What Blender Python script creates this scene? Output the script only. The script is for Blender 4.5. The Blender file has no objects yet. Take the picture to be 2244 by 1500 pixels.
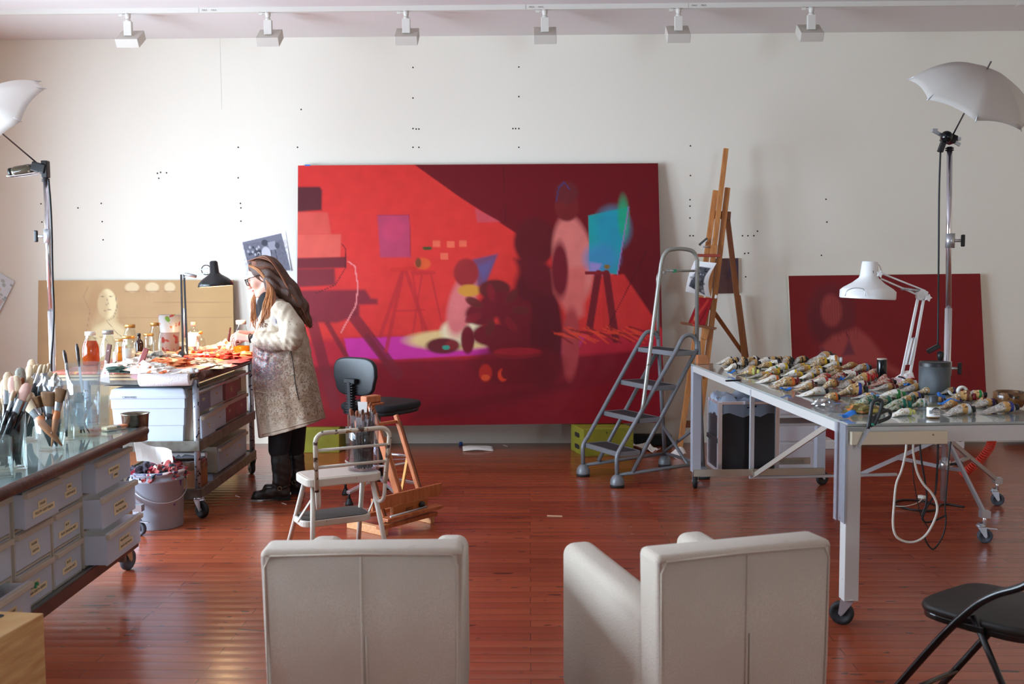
import bpy, math, random
import numpy as np
from mathutils import Matrix, Vector, Quaternion
V = Vector
PI = math.pi
rnd = random.Random(7)
scene = bpy.context.scene
COL = scene.collection
# ---------------------------------------------------------------- camera
F_PX, CAM_H = 2200.0, 1.58
CAMR = (Matrix.Rotation(math.radians(1.0), 3, 'Z') @ Matrix.Rotation(PI/2 - math.atan(150/F_PX), 3, 'X') @ Matrix.Rotation(-0.005, 3, 'Z'))
CAMP = V((0, 0, CAM_H))
def ray(u, v): return CAMR @ V(((u-1122)/F_PX, (750-v)/F_PX, -1))
def az(u, v, z):
    d = ray(u, v); return CAMP + d*((z-CAM_H)/d.z)
def ay(u, v, y):
    d = ray(u, v); return CAMP + d*(y/d.y)
def ax(u, v, x):
    d = ray(u, v); return CAMP + d*(x/d.x)
def apl(u, v, p, n):
    d = ray(u, v); n = V(n); return CAMP + d*((V(p)-CAMP).dot(n)/d.dot(n))
cd = bpy.data.cameras.new('camera'); cam = bpy.data.objects.new('camera', cd); COL.objects.link(cam)
cam.matrix_world = Matrix.Translation(CAMP) @ CAMR.to_4x4()
cd.sensor_width = 36; cd.lens = 36*F_PX/2244; cd.clip_start = .05
cd.dof.use_dof = True; cd.dof.focus_distance = 6.6; cd.dof.aperture_fstop = 4.5
scene.camera = cam
# ---------------------------------------------------------------- materials
def lin(c):
    if isinstance(c, str): c = [int(c[i:i+2], 16) for i in (0, 2, 4)]
    return tuple(((x/255)/12.92 if x/255 <= .04045 else ((x/255+.055)/1.055)**2.4) for x in c[:3]) + (1,)
MATS = {}
def mat(name, col=(128,128,128), rough=.5, metal=0, var=None, bump=None, spots=(), trans=0, ior=1.45, emit=None, coat=0, alpha=1, sheen=0, attr=None, sss=0, stretch=None, spec=.5, thin=False):
    """var=(scale, other colour, amount); bump=(scale, strength); spots=[(colour, scale, threshold)] paint specks"""
    if name in MATS: return MATS[name]
    m = bpy.data.materials.new(name); m.use_nodes = True; MATS[name] = m
    nt = m.node_tree; N = nt.nodes; L = nt.links; b = N['Principled BSDF']
    b.inputs['Roughness'].default_value = rough; b.inputs['Metallic'].default_value = metal
    b.inputs['Transmission Weight'].default_value = trans; b.inputs['IOR'].default_value = ior
    b.inputs['Coat Weight'].default_value = coat; b.inputs['Alpha'].default_value = alpha
    b.inputs['Sheen Weight'].default_value = sheen; b.inputs['Specular IOR Level'].default_value = spec
    b.inputs['Subsurface Weight'].default_value = sss
    if sss: b.inputs['Subsurface Radius'].default_value = (.02, .008, .004); b.inputs['Subsurface Scale'].default_value = 1
    c = lin(col); b.inputs['Base Color'].default_value = c
    if emit: b.inputs['Emission Color'].default_value = lin(emit[0]); b.inputs['Emission Strength'].default_value = emit[1]
    src = None
    def coord():
        t = N.new('ShaderNodeTexCoord'); o = t.outputs['Object']
        if stretch:
            mp = N.new('ShaderNodeMapping'); mp.inputs['Scale'].default_value = stretch; L.new(o, mp.inputs['Vector']); o = mp.outputs['Vector']
        return o
    co = coord() if (var or bump or spots) else None
    def noise(scale, detail=4, off=0):
        n = N.new('ShaderNodeTexNoise'); n.noise_dimensions = '4D'; n.inputs['W'].default_value = off
        n.inputs['Scale'].default_value = scale; n.inputs['Detail'].default_value = detail; L.new(co, n.inputs['Vector']); return n.outputs['Fac']
    def mix(fac, a, bcol):
        x = N.new('ShaderNodeMix'); x.data_type = 'RGBA'; L.new(fac, x.inputs[0])
        if isinstance(a, tuple): x.inputs[6].default_value = a
        else: L.new(a, x.inputs[6])
        if isinstance(bcol, tuple): x.inputs[7].default_value = bcol
        else: L.new(bcol, x.inputs[7])
        return x.outputs[2]
    def ramp(fac, a, bb, hi=1):
        r = N.new('ShaderNodeMapRange'); L.new(fac, r.inputs[0]); r.inputs[1].default_value = a; r.inputs[2].default_value = bb; r.inputs[4].default_value = hi; return r.outputs[0]
    if attr:
        a = N.new('ShaderNodeAttribute'); a.attribute_name = attr; src = a.outputs['Color']
    if var:
        src = mix(ramp(noise(var[0]), .35, .65, var[2]), src if src is not None else c, lin(var[1]))
    for k, (sc, s, th) in enumerate(spots):
        src = mix(ramp(noise(s, 2, 3.7*k+1), th, th+.03), src if src is not None else c, lin(sc))
    if src is not None: L.new(src, b.inputs['Base Color'])
    if bump:
        bp = N.new('ShaderNodeBump'); bp.inputs['Strength'].default_value = bump[1]; bp.inputs['Distance'].default_value = .01
        L.new(noise(bump[0], 5, 9), bp.inputs['Height']); L.new(bp.outputs[0], b.inputs['Normal'])
    return m
def thin_glass(name, tint=(235,245,242), mixf=.12, rough=.03):
    """clear thin-walled glass or acrylic: lets light straight through and mirrors a little"""
    if name in MATS: return MATS[name]
    m = bpy.data.materials.new(name); m.use_nodes = True; MATS[name] = m
    nt = m.node_tree; N = nt.nodes; L = nt.links; N.remove(N['Principled BSDF'])
    t = N.new('ShaderNodeBsdfTransparent'); t.inputs[0].default_value = lin(tint)
    g = N.new('ShaderNodeBsdfGlossy'); g.inputs['Roughness'].default_value = rough
    lw = N.new('ShaderNodeLayerWeight'); pw = N.new('ShaderNodeMath'); pw.operation = 'POWER'; pw.inputs[1].default_value = 4; L.new(lw.outputs['Facing'], pw.inputs[0])
    a = N.new('ShaderNodeMath'); a.operation = 'MULTIPLY_ADD'; a.inputs[1].default_value = .55; a.inputs[2].default_value = .03+mixf*.12
    L.new(pw.outputs[0], a.inputs[0])
    x = N.new('ShaderNodeMixShader'); L.new(a.outputs[0], x.inputs[0]); L.new(t.outputs[0], x.inputs[1]); L.new(g.outputs[0], x.inputs[2])
    L.new(x.outputs[0], N['Material Output'].inputs[0]); return m
def liquid(name, col, clear=.45):
    """coloured liquid: part of the light passes straight through, the rest glows by scattering"""
    if name in MATS: return MATS[name]
    m = bpy.data.materials.new(name); m.use_nodes = True; MATS[name] = m
    nt = m.node_tree; N = nt.nodes; L = nt.links; b = N['Principled BSDF']; b.inputs['Base Color'].default_value = lin(col); b.inputs['Roughness'].default_value = .1
    tl = N.new('ShaderNodeBsdfTranslucent'); tl.inputs[0].default_value = lin(col); tp = N.new('ShaderNodeBsdfTransparent'); tp.inputs[0].default_value = lin(col)
    x = N.new('ShaderNodeMixShader'); x.inputs[0].default_value = .6; L.new(b.outputs[0], x.inputs[1]); L.new(tl.outputs[0], x.inputs[2])
    y = N.new('ShaderNodeMixShader'); y.inputs[0].default_value = clear; L.new(x.outputs[0], y.inputs[1]); L.new(tp.outputs[0], y.inputs[2]); L.new(y.outputs[0], N['Material Output'].inputs[0]); return m
def frosted(name, col=(225,232,240), alpha=.6, var=None):
    """translucent storage plastic"""
    if name in MATS: return MATS[name]
    m = bpy.data.materials.new(name); m.use_nodes = True; MATS[name] = m
    nt = m.node_tree; N = nt.nodes; L = nt.links; b = N['Principled BSDF']
    b.inputs['Base Color'].default_value = lin(col); b.inputs['Roughness'].default_value = .35
    tl = N.new('ShaderNodeBsdfTranslucent'); tl.inputs[0].default_value = lin(col)
    tp = N.new('ShaderNodeBsdfTransparent'); tp.inputs[0].default_value = lin((240,244,248))
    x = N.new('ShaderNodeMixShader'); x.inputs[0].default_value = .55; L.new(b.outputs[0], x.inputs[1]); L.new(tl.outputs[0], x.inputs[2])
    y = N.new('ShaderNodeMixShader'); y.inputs[0].default_value = 1-alpha; L.new(x.outputs[0], y.inputs[1]); L.new(tp.outputs[0], y.inputs[2])
    L.new(y.outputs[0], N['Material Output'].inputs[0]); return m
# ---------------------------------------------------------------- mesh builder
def frame(d, up=(0,0,1)):
    d = V(d).normalized(); u = V(up)
    if abs(d.dot(u)) > .98: u = V((0,1,0))
    x = u.cross(d).normalized(); y = d.cross(x); return x, y, d
W = {}
class MB:
    def __init__(s): s.v = []; s.f = []; s.m = []; s.s = []; s.col = None
    def add(s, vs, fs, mi=0, smooth=False):
        o = len(s.v); s.v += [tuple(p) for p in vs]
        for f in fs: s.f.append([i+o for i in f]); s.m.append(mi); s.s.append(smooth)
        return s
    def box(s, c, d, rot=None, mi=0):
        c = V(c); hx, hy, hz = d[0]/2, d[1]/2, d[2]/2
        vs = [V((x*hx, y*hy, z*hz)) for z in (-1,1) for x, y in ((-1,-1),(1,-1),(1,1),(-1,1))]
        if rot is not None: vs = [rot @ p for p in vs]
        return s.add([p+c for p in vs], [(3,2,1,0),(4,5,6,7),(0,1,5,4),(1,2,6,5),(2,3,7,6),(3,0,4,7)], mi)
    def span(s, a, b, mi=0):
        a, b = V(a), V(b); return s.box((a+b)/2, [abs(x) for x in (b-a)], None, mi)
    def bar(s, a, b, w, h=None, up=(0,0,1), mi=0):
        a, b = V(a), V(b); x, y, d = frame(b-a, up); h = h or w
        q = [(-w/2,-h/2),(w/2,-h/2),(w/2,h/2),(-w/2,h/2)]
        vs = [a+x*i+y*j for i, j in q]+[b+x*i+y*j for i, j in q]
        return s.add(vs, [(3,2,1,0),(4,5,6,7),(0,1,5,4),(1,2,6,5),(2,3,7,6),(3,0,4,7)], mi)
    def tube(s, pts, r, n=8, mi=0, cap=True, ell=1, up=(0,0,1)):
        pts = [V(p) for p in pts]; k = len(pts); rs = r if isinstance(r, (list, tuple)) else [r]*k
        vs = []; px = None
        for i, p in enumerate(pts):
            t = (pts[min(i+1,k-1)]-pts[max(i-1,0)])
            if t.length < 1e-9: t = V((0,0,1))
            t.normalize()
            if px is None: x, y, _ = frame(t, up)
            else:
                x = px - t*px.dot(t)
                if x.length < 1e-6: x, y, _ = frame(t, up)
                x.normalize(); y = t.cross(x)
            px = x
            vs += [p + x*(rs[i]*math.cos(2*PI*j/n)) + y*(ell*rs[i]*math.sin(2*PI*j/n)) for j in range(n)]
        fs = [(i*n+j, i*n+(j+1)%n, (i+1)*n+(j+1)%n, (i+1)*n+j) for i in range(k-1) for j in range(n)]
        s.add(vs, fs, mi, True)
        if cap:
            o = len(s.v)-len(vs); s.f.append([o+j for j in range(n)][::-1]); s.m.append(mi); s.s.append(False)
            s.f.append([o+(k-1)*n+j for j in range(n)]); s.m.append(mi); s.s.append(False)
        return s
    def lathe(s, prof, c=(0,0,0), n=24, rot=None, mi=0, smooth=True, sx=1, sy=1):
        c = V(c); vs = []
        for r, z in prof:
            for j in range(n):
                p = V((r*sx*math.cos(2*PI*j/n), r*sy*math.sin(2*PI*j/n), z)); vs.append((rot @ p if rot is not None else p)+c)
        k = len(prof); fs = [(i*n+j, i*n+(j+1)%n, (i+1)*n+(j+1)%n, (i+1)*n+j) for i in range(k-1) for j in range(n)]
        return s.add(vs, fs, mi, smooth)
    def cyl(s, a, b, r, n=16, mi=0): return s.tube([a, b], r, n, mi)
    def prism(s, poly, o, ex, ey, th, mi=0, smooth=False):
        """2-D outline extruded th along ex x ey, centred on the plane"""
        o, ex, ey = V(o), V(ex), V(ey); ez = ex.cross(ey).normalized(); n = len(poly)
        vs = [o+ex*x+ey*y-ez*th/2 for x, y in poly]+[o+ex*x+ey*y+ez*th/2 for x, y in poly]
        fs = [list(range(n))[::-1], list(range(n, 2*n))]+[(i, (i+1)%n, n+(i+1)%n, n+i) for i in range(n)]
        return s.add(vs, fs, mi, smooth)
    def ball(s, c, r, n=12, mi=0, sc=(1,1,1)):
        c = V(c); k = n//2; vs = [c+V((0,0,-r*sc[2]))]
        for i in range(1, k):
            a = -PI/2+PI*i/k
            vs += [c+V((r*sc[0]*math.cos(a)*math.cos(2*PI*j/n), r*sc[1]*math.cos(a)*math.sin(2*PI*j/n), r*sc[2]*math.sin(a))) for j in range(n)]
        vs.append(c+V((0,0,r*sc[2]))); t = len(vs)-1
        fs = [(0, 1+(j+1)%n, 1+j) for j in range(n)]
        fs += [(1+i*n+j, 1+i*n+(j+1)%n, 1+(i+1)*n+(j+1)%n, 1+(i+1)*n+j) for i in range(k-2) for j in range(n)]
        fs += [(1+(k-2)*n+j, 1+(k-2)*n+(j+1)%n, t) for j in range(n)]
        return s.add(vs, fs, mi, True)
    def sheet(s, fn, nu, nv, mi=0, smooth=True):
        vs = [fn(i/nu, j/nv) for j in range(nv+1) for i in range(nu+1)]
        return s.add(vs, [(j*(nu+1)+i, j*(nu+1)+i+1, (j+1)*(nu+1)+i+1, (j+1)*(nu+1)+i) for j in range(nv) for i in range(nu)], mi, smooth)
    def build(s, name, mats, parent=None, bevel=0, subs=0, solid=0, local=False, seg=2, smooth=None):
        me = bpy.data.meshes.new(name); vs = s.v
        if parent is not None and not local:
            inv = W[parent.name].inverted(); vs = [inv @ V(p) for p in vs]
        me.from_pydata(vs, [], s.f)
        for m in (mats if isinstance(mats, (list, tuple)) else [mats]): me.materials.append(m)
        me.polygons.foreach_set('material_index', s.m)
        me.polygons.foreach_set('use_smooth', s.s if smooth is None else [smooth]*len(s.s))
        me.update(); o = bpy.data.objects.new(name, me); COL.objects.link(o)
        if parent is not None: o.parent = parent; W[o.name] = W[parent.name].copy()
        else: W[o.name] = Matrix.Identity(4)
        if solid: d = o.modifiers.new('solid', 'SOLIDIFY'); d.thickness = solid; d.offset = 0
        if bevel: d = o.modifiers.new('bevel', 'BEVEL'); d.width = bevel; d.segments = seg; d.limit_method = 'ANGLE'; d.angle_limit = math.radians(40); d.harden_normals = False
        if subs: d = o.modifiers.new('subd', 'SUBSURF'); d.levels = subs; d.render_levels = subs
        return o
def tag(o, label=None, cat=None, group=None, kind=None):
    for k, v in (('label', label), ('category', cat), ('group', group), ('kind', kind)):
        if v: o[k] = v
    return o
def thing(name, label, cat, loc=(0,0,0), rz=0, group=None):
    o = bpy.data.objects.new(name, None); o.empty_display_size = .05; COL.objects.link(o)
    o.location = loc; o.rotation_euler.z = rz; W[o.name] = Matrix.Translation(V(loc)) @ Matrix.Rotation(rz, 4, 'Z')
    return tag(o, label, cat, group)
def dup(root, M4, label=None, group=None):
    """copy of a thing with its parts and sub-parts"""
    r = root.copy(); COL.objects.link(r); r.matrix_world = M4; W[r.name] = M4.copy()
    if label: r['label'] = label
    if group: r['group'] = group
    for ch in list(root.children):
        c = ch.copy(); COL.objects.link(c); c.parent = r
        for g in list(ch.children):
            d = g.copy(); COL.objects.link(d); d.parent = c
    return r
def single(mb, name, mats, label, cat, group=None, **kw): return tag(mb.build(name, mats, **kw), label, cat, group)
def arc(c, r, a0, a1, n, ex, ey):
    c, ex, ey = V(c), V(ex), V(ey); return [c+ex*(r*math.cos(a0+(a1-a0)*i/n))+ey*(r*math.sin(a0+(a1-a0)*i/n)) for i in range(n+1)]
def smoothpath(pts, n=6):
    """Catmull-Rom through points"""
    P = [V(p) for p in pts]; P = [P[0]*2-P[1]]+P+[P[-1]*2-P[-2]]; out = []
    for i in range(1, len(P)-2):
        a, b, c, d = P[i-1], P[i], P[i+1], P[i+2]
        for k in range(n):
            t = k/n; out.append(.5*((2*b)+(c-a)*t+(2*a-5*b+4*c-d)*t*t+(3*b-a-3*c+d)*t**3))
    return out+[P[-2]]
FONT = None
def text(body, name, size, M4, m, parent=None, align='CENTER'):
    c = bpy.data.curves.new(name, 'FONT'); c.body = body; c.size = size; c.align_x = align; c.align_y = 'CENTER'; c.extrude = .0002
    t0 = bpy.data.objects.new(name, c); COL.objects.link(t0)
    me = bpy.data.meshes.new_from_object(t0.evaluated_get(bpy.context.evaluated_depsgraph_get())); bpy.data.objects.remove(t0)
    t = bpy.data.objects.new(name, me); COL.objects.link(t); me.materials.clear(); me.materials.append(m)
    if parent is not None: t.parent = parent; t.matrix_local = W[parent.name].inverted() @ M4
    else: t.matrix_world = M4
    return t
def mframe(o, ex, ey):
    ex, ey = V(ex).normalized(), V(ey); ez = ex.cross(ey).normalized(); ey = ez.cross(ex)
    return Matrix(((ex.x,ey.x,ez.x,o[0]),(ex.y,ey.y,ez.y,o[1]),(ex.z,ey.z,ez.z,o[2]),(0,0,0,1)))
# ---------------------------------------------------------------- picture painter: colours per vertex of a fine canvas grid
class Paint:
    def __init__(s, x0, y0, x1, y1, nx, ny, base):
        s.nx, s.ny = nx, ny
        s.X, s.Y = np.meshgrid(np.linspace(x0, x1, nx+1), np.linspace(y0, y1, ny+1))
        s.C = np.ones(s.X.shape+(3,))*np.array(lin(base)[:3]); s.r = np.random.RandomState(3)
    def noise(s, sc, seed=0):
        r = np.random.RandomState(seed); o = np.zeros(s.X.shape)
        for k in range(6):
            a, b, p = r.uniform(-1, 1), r.uniform(-1, 1), r.uniform(0, 6.3); f = (1.5**k)/sc
            o += np.sin((a*s.X+b*s.Y)*f*6.3+p+2*np.sin((b*s.X-a*s.Y)*f*4+p))/(1.3**k)
        return o/3
    def lay(s, m, col, alpha=1):
        m = np.clip(m*alpha, 0, 1)[..., None]; s.C = s.C*(1-m)+np.array(lin(col)[:3])*m
    def poly(s, pts, col, soft=2, alpha=1):
        ins = np.zeros(s.X.shape, bool); d = np.full(s.X.shape, 1e9); n = len(pts)
        for i in range(n):
            (xa, ya), (xb, yb) = pts[i], pts[(i+1)%n]
            if ya != yb:
                c = ((ya > s.Y) != (yb > s.Y)) & (s.X < (xb-xa)*(s.Y-ya)/(yb-ya)+xa); ins ^= c
            t = np.clip(((s.X-xa)*(xb-xa)+(s.Y-ya)*(yb-ya))/max(1e-9, (xb-xa)**2+(yb-ya)**2), 0, 1)
            d = np.minimum(d, np.hypot(s.X-xa-t*(xb-xa), s.Y-ya-t*(yb-ya)))
        d = np.where(ins, d, -d); s.lay(np.clip(d/(2*soft)+.5, 0, 1), col, alpha)
    def ell(s, cx, cy, rx, ry, col, soft=.15, alpha=1, rot=0):
        c, q = math.cos(rot), math.sin(rot); a = ((s.X-cx)*c+(s.Y-cy)*q)/rx; b = (-(s.X-cx)*q+(s.Y-cy)*c)/ry
        s.lay(np.clip((1-np.hypot(a, b))/soft+.5, 0, 1), col, alpha)
    def line(s, pts, w, col, alpha=1, soft=1.5):
        d = np.full(s.X.shape, 1e9)
        for (xa, ya), (xb, yb) in zip(pts, pts[1:]):
            t = np.clip(((s.X-xa)*(xb-xa)+(s.Y-ya)*(yb-ya))/max(1e-9, (xb-xa)**2+(yb-ya)**2), 0, 1)
            d = np.minimum(d, np.hypot(s.X-xa-t*(xb-xa), s.Y-ya-t*(yb-ya)))
        s.lay(np.clip((w/2-d)/soft+.5, 0, 1), col, alpha)
    def mesh(s, fn, name, m, parent):
        """fn(u, v) -> point, v down"""
        nx, ny = s.nx, s.ny; mb = MB(); mb.sheet(lambda u, v: fn(u, v), nx, ny, 0, True)
        o = mb.build(name, m, parent); a = o.data.color_attributes.new('Col', 'FLOAT_COLOR', 'POINT')
        c = np.ones((len(mb.v), 4), np.float32); c[:, :3] = s.C.reshape(-1, 3); a.data.foreach_set('color', c.ravel()); return o
def bil(tl, tr, br, bl):
    tl, tr, br, bl = V(tl), V(tr), V(br), V(bl)
    return lambda u, v: (tl*(1-u)+tr*u)*(1-v)+(bl*(1-u)+br*u)*v
# ================================================================ the room
YW = az(1000, 972, 0).y
ZC = ay(1000, 79, YW).z
XL, XR, YB = -5.3, 7.0, -6.0
white_wall = mat('white_wall_paint', (233,228,215), .7, var=(.6, (227,221,207), .6), bump=(60, .03))
white_ceil = mat('white_ceiling_paint', (226,220,218), .75)
def floor_mat():
    m = bpy.data.materials.new('varnished_floor_boards'); m.use_nodes = True; nt = m.node_tree; N = nt.nodes; L = nt.links; b = N['Principled BSDF']
    t = N.new('ShaderNodeTexCoord'); br = N.new('ShaderNodeTexBrick'); L.new(t.outputs['Object'], br.inputs['Vector'])
    br.inputs['Scale'].default_value = 1; br.inputs['Brick Width'].default_value = 1.3; br.inputs['Row Height'].default_value = .083
    br.inputs['Mortar Size'].default_value = .0012; br.inputs['Mortar Smooth'].default_value = .3; br.offset = .37; br.squash = 1
    br.inputs['Color1'].default_value = lin((158,80,52)); br.inputs['Color2'].default_value = lin((136,62,40)); br.inputs['Mortar'].default_value = lin((54,20,10)); br.inputs['Bias'].default_value = -.2
    mp = N.new('ShaderNodeMapping'); mp.inputs['Scale'].default_value = (1.2, 24, 1); L.new(t.outputs['Object'], mp.inputs[0])
    n = N.new('ShaderNodeTexNoise'); n.inputs['Scale'].default_value = 2.2; n.inputs['Detail'].default_value = 6; L.new(mp.outputs[0], n.inputs['Vector'])
    x = N.new('ShaderNodeMix'); x.data_type = 'RGBA'; x.blend_type = 'MULTIPLY'; x.inputs[0].default_value = .45; L.new(br.outputs[0], x.inputs[6])
    cr = N.new('ShaderNodeValToRGB'); cr.color_ramp.elements[0].color = (.64,.6,.58,1); cr.color_ramp.elements[1].color = (1.1,1.05,1,1); L.new(n.outputs[0], cr.inputs[0]); L.new(cr.outputs[0], x.inputs[7])
    src = x.outputs[2]
    # dried paint flecks and scuffs, thicker along the back wall
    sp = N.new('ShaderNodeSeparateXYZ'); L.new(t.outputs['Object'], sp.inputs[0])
    for sc, th, col, st in ((22, .70, (60,54,50), (.45,1.2,1)), (40, .765, (190,172,156), (.5,1.3,1)), (9, .70, (52,34,28), (.5,2,1))):
        q = N.new('ShaderNodeMapping'); q.inputs['Scale'].default_value = st; q.inputs['Location'].default_value = (sc, 2*sc, 0); L.new(t.outputs['Object'], q.inputs[0])
        z = N.new('ShaderNodeTexNoise'); z.inputs['Scale'].default_value = sc; z.inputs['Detail'].default_value = 1.5; L.new(q.outputs[0], z.inputs['Vector'])
        r = N.new('ShaderNodeMapRange'); r.inputs[1].default_value = th; r.inputs[2].default_value = th+.03; r.inputs[4].default_value = .8; L.new(z.outputs[0], r.inputs[0])
        y = N.new('ShaderNodeMix'); y.data_type = 'RGBA'; L.new(r.outputs[0], y.inputs[0]); L.new(src, y.inputs[6]); y.inputs[7].default_value = lin(col); src = y.outputs[2]
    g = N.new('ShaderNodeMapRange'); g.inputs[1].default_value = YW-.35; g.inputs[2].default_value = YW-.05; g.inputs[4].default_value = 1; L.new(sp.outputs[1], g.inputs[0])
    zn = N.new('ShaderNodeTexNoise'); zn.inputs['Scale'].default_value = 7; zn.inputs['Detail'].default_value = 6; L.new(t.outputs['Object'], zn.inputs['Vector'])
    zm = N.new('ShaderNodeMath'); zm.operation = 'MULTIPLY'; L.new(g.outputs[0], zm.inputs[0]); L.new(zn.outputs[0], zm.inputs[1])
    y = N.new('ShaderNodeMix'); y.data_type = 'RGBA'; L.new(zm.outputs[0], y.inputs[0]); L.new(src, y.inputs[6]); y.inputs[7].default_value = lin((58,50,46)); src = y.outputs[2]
    L.new(src, b.inputs['Base Color'])
    rr = N.new('ShaderNodeMapRange'); rr.inputs[3].default_value = .14; rr.inputs[4].default_value = .30; L.new(n.outputs[0], rr.inputs[0]); L.new(rr.outputs[0], b.inputs['Roughness'])
    # slight cupping of each board
    wv = N.new('ShaderNodeTexWave'); wv.bands_direction = 'Y'; wv.inputs['Scale'].default_value = .314/.083; wv.inputs['Distortion'].default_value = .6; wv.inputs['Detail'].default_value = 1; L.new(t.outputs['Object'], wv.inputs['Vector'])
    bp = N.new('ShaderNodeBump'); bp.inputs['Strength'].default_value = .05; bp.inputs['Distance'].default_value = .01; L.new(wv.outputs[1], bp.inputs['Height'])
    b2 = N.new('ShaderNodeBump'); b2.inputs['Strength'].default_value = .35; b2.inputs['Distance'].default_value = .003; b2.invert = True; L.new(br.outputs['Fac'], b2.inputs['Height']); L.new(bp.outputs[0], b2.inputs['Normal']); L.new(b2.outputs[0], b.inputs['Normal'])
    b.inputs['Specular IOR Level'].default_value = .5
    return m
def struct(mb, name, m, parent=None, **kw): return tag(mb.build(name, m, parent, **kw), kind='structure')
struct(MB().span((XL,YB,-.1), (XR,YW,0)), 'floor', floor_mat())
struct(MB().span((XL,YB,ZC), (XR,YW,ZC+.1)), 'ceiling', white_ceil)
wall_back = struct(MB().span((XL-.1,YW,-.1), (XR+.1,YW+.1,ZC+.1)), 'wall_back', white_wall)
struct(MB().span((XR,YB,-.1), (XR+.1,YW,ZC+.1)), 'wall_right', mat('warm_plaster', (245,228,196), .8))
# left wall with tall windows, and the wall behind the viewer with two more
def window_wall(name, fixed, axis, lo, hi, wins, z0, z1, tk=.12):
    mb = MB(); cur = lo
    def sp(a, b, za, zb):
        if axis == 'y': mb.span((fixed-tk,a,za), (fixed,b,zb))
        else: mb.span((a,fixed-tk,za), (b,fixed,zb))
    for a, b in wins: sp(cur, a, -.1, ZC+.1); sp(a, b, -.1, z0); sp(a, b, z1, ZC+.1); cur = b
    sp(cur, hi, -.1, ZC+.1); return struct(mb, name, white_wall if axis == 'y' else mat('warm_plaster_dark', (206,182,146), .8))
LW = [(1.9,4.1),(4.35,6.2),(7.1,7.66)]; BW = [(3.0,3.9)]
window_wall('wall_left', XL, 'y', YB, YW, LW, .6, 2.65)
window_wall('wall_front', YB, 'x', XL, XR, BW, .9, 2.9)
wf = mat('white_window_paint', (235,235,232), .4); wg = thin_glass('window_glass', (250,252,252), .05)
def window(n, fixed, axis, a, b, z0, z1):
    f, g = MB(), MB(); P = (lambda t, z, d=0: (fixed-.06+d, t, z)) if axis == 'y' else (lambda t, z, d=0: (t, fixed-.06+d, z))
    for t in (a+.025, (a+b)/2, b-.025): f.bar(P(t, z0), P(t, z1), .05)
    for z in (z0+.025, (z0+z1)/2+.4, z1-.025): f.bar(P(a, z), P(b, z), .05)
    g.span(P(a+.05, z0+.05, -.004), P(b-.05, z1-.05, .004))
    o = struct(f, 'window_%d' % n, wf); struct(g, 'pane', wg, o)
for i, (a, b) in enumerate(LW): window(i+1, XL, 'y', a, b, .6, 2.65)
for i, (a, b) in enumerate(BW): window(i+4, YB, 'x', a, b, .9, 2.9)
# screw holes and a panel seam in the back wall
hole = mat('dark_hole', (40,36,34), .9)
hm = MB(); hm.cyl((0,.0,0), (0,-.0015,0), .0075, 8); hole0 = None
for u, v in ((905,148),(905,215),(1137,147),(1137,212),(905,282),(912,283),(918,283),(1124,282),(1130,282),(1137,282),(522,323),(522,390),(527,446),(528,456),(528,485),(652,323),(660,240),(918,323),(1137,323),
             (345,380),(352,378),(365,379),(348,391),(222,446),(224,486),(226,526),(171,456),(90,447),(92,487),(1513,320),(1513,385),(1512,438),(1512,452),(1512,478),(1512,517),(1519,517),(1660,507),(1652,517),(1639,517),(1627,517),(1810,437),(1812,487),(1800,560),(1632,556),(1640,555),(1634,607),(905,323)):
    p = ay(u, v, YW)
    if hole0 is None: hole0 = hm.build('nail_hole', hole, wall_back, local=True); h = hole0
    else: h = hole0.copy(); COL.objects.link(h)
    h.location = p; h['kind'] = 'structure'
p = ay(482, 79, YW); q = ay(481, 240, YW)
struct(MB().span((p.x-.0012,YW-.0012,q.z), (p.x+.0012,YW,p.z)), 'trim_1', mat('seam_grey', (190,186,180), .8))
# ---------------------------------------------------------------- daylight
w = bpy.data.worlds.new('daylight'); scene.world = w; w.use_nodes = True
bg = w.node_tree.nodes['Background']; bg.inputs[0].default_value = lin((215,233,253)); bg.inputs[1].default_value = 41.5
def portal(name, loc, rot, sx, sy):
    l = bpy.data.lights.new(name, 'AREA'); l.shape = 'RECTANGLE'; l.size = sx; l.size_y = sy; l.cycles.is_portal = True
    o = bpy.data.objects.new(name, l); COL.objects.link(o); o.location = loc; o.rotation_euler = rot
for i, (a, b) in enumerate(LW): portal('window_portal', (XL-.11, (a+b)/2, 1.625), (0, -PI/2, 0), 2.05, b-a)
for i, (a, b) in enumerate(BW): portal('window_portal', ((a+b)/2, YB-.11, 1.9), (PI/2, 0, 0), b-a, 2.0)
vs = scene.view_settings; vs.view_transform = 'Standard'; vs.look = 'None'; vs.gamma = 1; vs.exposure = 0; vs.use_curve_mapping = False
cy = scene.cycles; cy.max_bounces = 10; cy.diffuse_bounces = 5; cy.glossy_bounces = 4; cy.transmission_bounces = 6; cy.transparent_max_bounces = 24; cy.caustics_reflective = False; cy.caustics_refractive = False; cy.sample_clamp_indirect = 4; cy.blur_glossy = .5
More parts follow.
